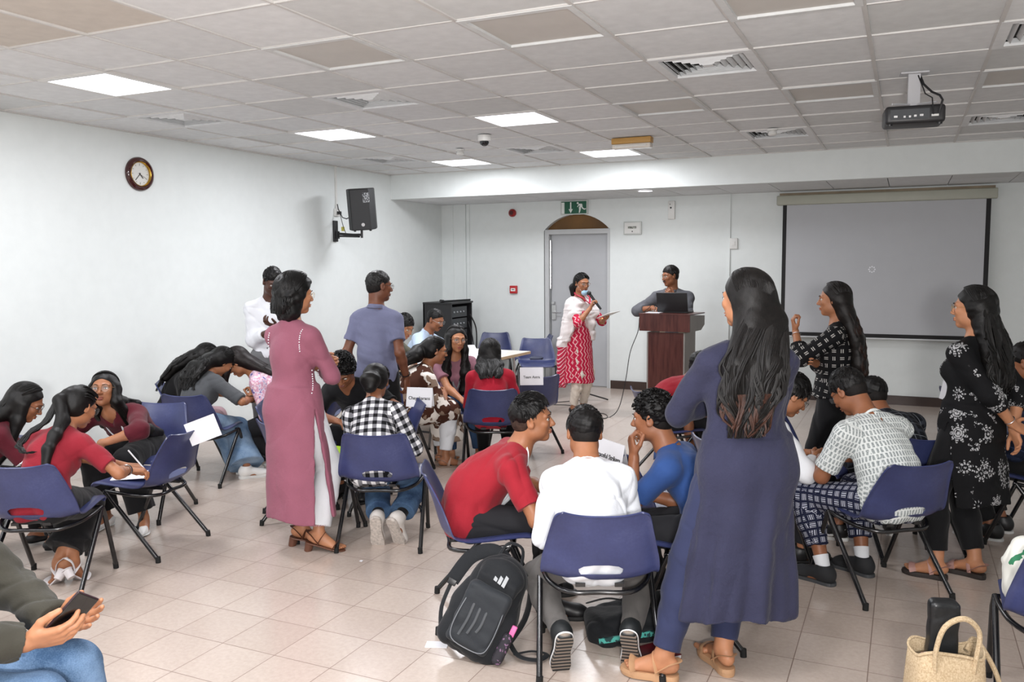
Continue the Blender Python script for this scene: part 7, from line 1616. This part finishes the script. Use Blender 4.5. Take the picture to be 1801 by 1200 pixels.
fall = [(f.P(0, -.05, .0), .082, .055, k.Ah[0]), (f.P(0, -.09, -.07), .09, .05, k.Ah[0]), (f.T(0, -.12, -.02), .12, .04, k.Ac[0]), (f.T(0, -.13, -.15), .12, .035, k.Ac[0]), (f.T(0, -.13, -.15)+V3(0, -.07, -.15), .10, .025, k.Ac[0])]
f.cap(th=.013, tail=[fall[:-1]]); f.locks(fall, 90, r=.006, wav=.012, th=.014); shoes(f, M_SHOEW, M_SOLEW, 'flat', 'flat_shoe')
f = fig('P7c', 'girl in a pink floral top with auburn-streaked hair hanging over her face', 'b', .008, .005)
k = f.sk
f.top(m_pinkfloral(), 'top', inf=.014, sleeve=1.3, slv_inf=.020); f.pants(M_GREYT, inf=.012); f.face()
e0 = f.P(-.066, .03, .03); lf = [(e0, .03, .016, k.Ah[1]), (e0+V3(-.01, .035, -.08), .03, .018, k.Ah[1]), (e0+V3(-.01, .05, -.18), .022, .014, k.Ah[1])]
bk = [(f.P(0, -.05, .0), .08, .05, k.Ah[0]), (f.P(0, -.08, -.08), .085, .045, k.Ah[0]), (f.T(0, -.11, -.1), .09, .03, k.Ac[0])]
f.cap('#170e0d', th=.012, tail=[lf, bk]); f.flipN = True; f.locks(lf, 16, r=.005, scalp=False, both=True, col='#4a2422'); f.flipN = False; f.locks(bk, 50, r=.005, th=.013); shoes(f, M_SHOEW, M_SOLEW, 'flat', 'flat_shoe')

# ================================================================== BACK GROUP
f = fig('H', 'girl in a plain red top with straight shoulder-length hair, seen from behind', 'a', .008, .005)
k = f.sk
f.top(cloth('bright_red_top', '#a01a2c'), 'top', inf=.016, sleeve=1.0, slv_inf=.020, hem=.14); f.pants(M_BLACKC, inf=.012); f.face()
fall = [(f.P(0, -.05, .0), .085, .056, k.Ah[0]), (f.P(0, -.07, -.09), .100, .048, k.Ah[0]), (f.T(0, -.085, -.02), .118, .040, k.Ac[0]), (f.T(0, -.110, -.12), .105, .032, k.Ac[0]), (f.T(0, -.115, -.20), .06, .02, k.Ac[0])]
f.cap(th=.012, tail=[fall[:-1]]); f.locks(fall, 120, r=.0062, wav=.008, freq=12, th=.013); shoes(f, M_SHOEK, M_SOLEK, 'flat', 'flat_shoe')
f = fig('P15c', 'girl in a brown and white patterned dress with a thick dark ponytail, turned right', 'b', .0075, .0045, 'LR')
k = f.sk
f.top(m_camo(), 'dress_top', inf=.014, sleeve=1.1, slv_inf=.018, hem=.15)
F = Field(.008); F.add(*[Cone(k.hip[s_], k.K[s_], .105, .10, .06) for s_ in 'LR'], Cone(k.K['L']*.5+k.K['R']*.5+V3(0, 0, -.02), k.K['L']*.5+k.K['R']*.5+V3(0, .05, -.24), .13, .15, .05, cut=[(k.K['R']+V3(0, 0, -.26), V3(0, 0, -1))])); soft_obj('dress_skirt', F.mesh(fold_noise(3, .008, 36)), m_camo(), f.t, 1)
f.pants(M_WH, 'leggings', inf=.010, cuff=.86, wide=.006); f.face(); f.glasses('#2a2a2a')
ponytail(f, [f.P(0, -.108, .03), f.P(-.01, -.15, -.02), f.T(-.03, -.15, .02), f.T(-.06, -.19, -.10), f.T(-.08, -.19, -.20)], [.028, .050, .062, .055, .030], n=40, wav=.012)
shoes(f, mat('beige_strap', '#a48a7a', .5), mat('beige_sandal', '#8f7868', .6), 'sandal', 'sandal')
f = fig('P16c', 'girl with glasses and long black hair falling in front of her, facing the camera', 'd', .0075, .0045)
k = f.sk
f.top(cloth('dusty_pink_top', '#8d6470'), 'top', inf=.012, sleeve=.6, slv_inf=.016); lanyard(f, mat('lanyard_grey', '#7c7f84', .7)); f.pants(m_denim('navy_jeans', '#20304a', '#3c5474'), 'jeans', inf=.012); f.face(); f.glasses('#5a4a40', square=False)
lf = [(f.P(-.070, .0, .02), .034, .018, k.Ah[1]), (f.P(-.080, .02, -.09), .036, .022, k.Ah[1]), (f.T(-.085, .10, -.10), .045, .024, k.Ac[0]), (f.T(-.07, .13, -.26), .045, .022, k.Ac[0]), (f.T(-.07, .13, -.36), .03, .014, k.Ac[0])]
rt_ = [(f.P(.070, .0, .02), .030, .018, k.Ah[1]), (f.P(.080, .02, -.09), .034, .022, k.Ah[1]), (f.T(.085, .10, -.10), .040, .024, k.Ac[0]), (f.T(.07, .13, -.26), .038, .020, k.Ac[0]), (f.T(.06, .13, -.34), .03, .014, k.Ac[0])]
bk = [(f.P(0, -.05, .0), .08, .05, k.Ah[0]), (f.P(0, -.07, -.09), .085, .045, k.Ah[0]), (f.T(0, -.09, -.05), .08, .03, k.Ac[0])]
f.cap(th=.012, tail=[lf, rt_, bk]); f.locks(bk, 60, r=.005, th=.013); f.flipN = True; f.locks(lf, 26, r=.005, scalp=False, both=True, wav=.008); f.locks(rt_, 22, r=.005, scalp=False, both=True, wav=.008); f.band('L', M_SILV, 'bracelet', t=.004); shoes(f, M_SHOEK, M_SOLEK, 'flat', 'flat_shoe')
f = fig('P13c', 'man in an olive shirt with glasses and neat black hair writing at the long table', 'b', .008, .0045)
f.top(cloth('olive_shirt_light', '#5d5c50'), 'shirt', inf=.016, sleeve=.8, slv_inf=.020); f.collar(cloth('olive_shirt_light', '#5d5c50'), r=.064); f.pants(M_GREYT, inf=.012); f.short(th=.010, top=.020, tuft=240, tlen=.03); f.face(); f.glasses('#a98a4a', gold=True); shoes(f, M_SHOEK, M_SOLEK, 'shoe', 'shoe')
f = fig('P14c', 'man in a light blue shirt with a moustache seated by the equipment rack', 'a', .008, .0045)
f.top(cloth('light_blue_shirt', '#b4c6dc', var=.03), 'shirt', inf=.016, sleeve=1.0, slv_inf=.020, belly=.02); f.collar(cloth('light_blue_shirt', '#b4c6dc'), r=.064, h=.034); f.pants(M_GREYT, inf=.012); f.short(th=.002, top=.004, off=-.012, tuft=120, tlen=.014); f.face(stache=True); f.glasses('#a9a9a9', gold=True); shoes(f, M_SHOEK, M_SOLEK, 'shoe', 'shoe')
# woman with the microphone
f = fig('P18', 'woman in a red patterned kurta and white shawl speaking into a microphone', 'b', .0075, .0042, 'LR')
k = f.sk
f.kurta(m_ikat(), hem=.345, rx=(.170, .195, .215), ry=(.140, .150, .165), sleeve=1.05, folds=(7, .05, 0), slv_inf=.014); f.pants(cloth('cream_leggings', '#cfc6ba', bump=.6), 'leggings', inf=.008, cuff=.97, fold=.008, freq=70, hip=-.02); f.face(); f.glasses('#6a4a30', square=False)
ponytail(f, [f.P(0, -.105, -.02), f.P(.01, -.14, -.07), f.P(.015, -.135, -.15)], [.030, .045, .026], n=30)
def m_shawl():
    def fn(t, c):
        s = t.sep(t.obj()); z = s[2]; w = t.math('ADD', z, t.math('MULTIPLY', t.noise(3, 2), .10)); red = t.math('LESS_THAN', w, .82)
        pat = t.math('GREATER_THAN', t.math('FRACT', t.math('ADD', t.math('MULTIPLY', s[0], 30), t.math('MULTIPLY', z, 22))), .72)
        t.color(t.mix(red, lin('#ded7d6'), t.mix(pat, lin('#b52a46'), lin('#e0b4ba')))); t.b.inputs['Roughness'].default_value = .8; t.bump(t.noise(30, 3), .4, .006)
    return mat('shawl', '#ded7d6', fn=fn, spec=.2)
F = Field(.007); A = k.Ac; T = f.T; zn = k.N[2]
F.add(Cone(T(-.09, -.02, -.05), T(.09, -.02, -.05), .078, .078, .05), Cone(T(-.06, .06, -.07), T(.07, .06, -.05), .050, .050, .05))
for s_, g in (('R', 1), ('L', -1)): F.add(Cone(k.S[s_], k.S[s_]*.5+k.E[s_]*.5, .062, .066, .05))
F.add(Skirt([(V3(0, -.02, zn-.05), .13, .10), (V3(0, -.01, zn-.13), .205, .135), (V3(0, .0, zn-.30), .235, .160), (V3(.01, -.01, zn-.50), .235, .165)], A[0], A[1], (9, .07, .8), .05, wav=.02))
F.cut(Skirt([(V3(0, -.01, zn-.13), .26, .20), (V3(0, 0, zn-.55), .30, .22)], A[0], A[1], slits=[(64, 60, zn-.16)]), .01)
F.add(Skirt([(V3(.15, -.09, zn-.45), .085, .075), (V3(.17, -.10, zn-.75), .075, .065), (V3(.175, -.10, zn-1.0), .060, .05)], A[0], A[1], (5, .12, .2), .04, wav=.03))
F.cut(Cone(T(0, .0, -.0), f.P(0, -.02, -.05), .060, .075), .01); F.cut(Cone(T(0, .03, .01), T(0, .14, -.0), .045, .045), .01)
for s_ in 'RL': F.cut(Cone(k.E[s_]*.55+k.Wr[s_]*.45, k.Wr[s_]+unit(k.Wr[s_]-k.E[s_])*.12, .046, .055), .01)
soft_obj('shawl', F.mesh(fold_noise(5, .009, 44)), m_shawl(), f.t, 1)
q = MB(); q.tube([Vector(T(-.09, .07, .01)), Vector(T(-.02, .13, -.05)), Vector(T(.08, .10, .02)), Vector(T(.09, .0, .05)), Vector(T(.0, -.08, .06)), Vector(T(-.09, -.0, .05)), Vector(T(-.09, .07, .01))], .012, 8, flat=.5); q.build('shawl_border', mat('shawl_red', '#b52a46', .8), f.t)
F = Field(.004); F.add(Ell(f.P(.0, .075, -.095), (.045, .030, .036), k.Ah, .01)); F.cut(Ell(f.P(0, .05, -.08), (.045, .035, .04), k.Ah), .004); soft_obj('face_mask', F.mesh(), mat('mask_blue', '#9fc3d8', .7), f.t, 1)
q = MB()
for g in (1, -1): q.tube([Vector(f.P(g*.040, .075, -.085)), Vector(f.P(g*.062, .03, -.04)), Vector(f.P(g*.079, -.01, .02))], .0015, 5)
q.build('mask_loops', M_WH, f.t); shoes(f, M_SHOEK, M_SOLEK, 'flat', 'flat_shoe'); f.band('L', mat('gold', '#c9a24a'), 'bangle', t=.003)
Mf = Matrix.Translation(f.t.location) @ Matrix.Rotation(f.t.rotation_euler[2], 4, 'Z')
w = k.Wr['R']; d, n, *_ = k.hand['R']; g_ = w+d*.085+n*.030; mouth = f.P(0, .14, -.075); ax = unit(mouth-g_); tt = thing('microphone', 'black handheld microphone in the woman’s right hand', 'microphone', (0, 0, 0)); tt.matrix_basis = Mf
q = MB(); q.tube([Vector(g_-ax*.10), Vector(g_+ax*.10)], [.012, .017], 14); q.build('handle', M_BLACK, tt)
q = MB(); q.ball(tuple(g_+ax*.125), .026, 14); q.build('grille', M_SPK, tt)
w = k.Wr['L']; d, n, *_ = k.hand['L']; c = w+d*.16+n*.022; tt = thing('tablet', 'white-cased tablet held flat in the woman’s left hand', 'tablet', (0, 0, 0)); ax = axes_from(unit(n*.9+V3(0, 0, .4)), unit(d)); tt.matrix_basis = Mf @ Matrix(((ax[0][0], ax[1][0], ax[2][0], c[0]), (ax[0][1], ax[1][1], ax[2][1], c[1]), (ax[0][2], ax[1][2], ax[2][2], c[2]), (0, 0, 0, 1)))
q = MB(); q.rbox(-.085, .085, -.12, .12, -.004, .004, .003); q.build('case', M_WHITE, tt); q = MB(); q.box(-.075, .075, -.11, .11, .0035, .0048); q.build('screen', mat('tablet_screen', '#9a9ca0', .15), tt)
# man at the podium
f = fig('P19', 'man in a grey shirt with glasses and moustache standing behind the podium', 'a', .0075, .0042)
f.top(cloth('grey_shirt', '#58595e', bump=.4), 'shirt', inf=.017, sleeve=1.45, slv_inf=.020, hem=.04, fold=.006, belly=.03); f.collar(cloth('grey_shirt', '#58595e'), r=.064, h=.034); f.pants(cloth('khaki_trousers', '#8a8272'), inf=.014, wide=.008); f.short('#120f0e', th=.005, top=.010, off=.0, tuft=220, tlen=.02); f.face(stache=True); f.glasses('#b0a080', gold=True); shoes(f, M_SHOEK, M_SOLEK, 'shoe', 'shoe')
print('POLYS', sum(len(o.data.polygons) for o in bpy.data.objects if o.type == 'MESH'))
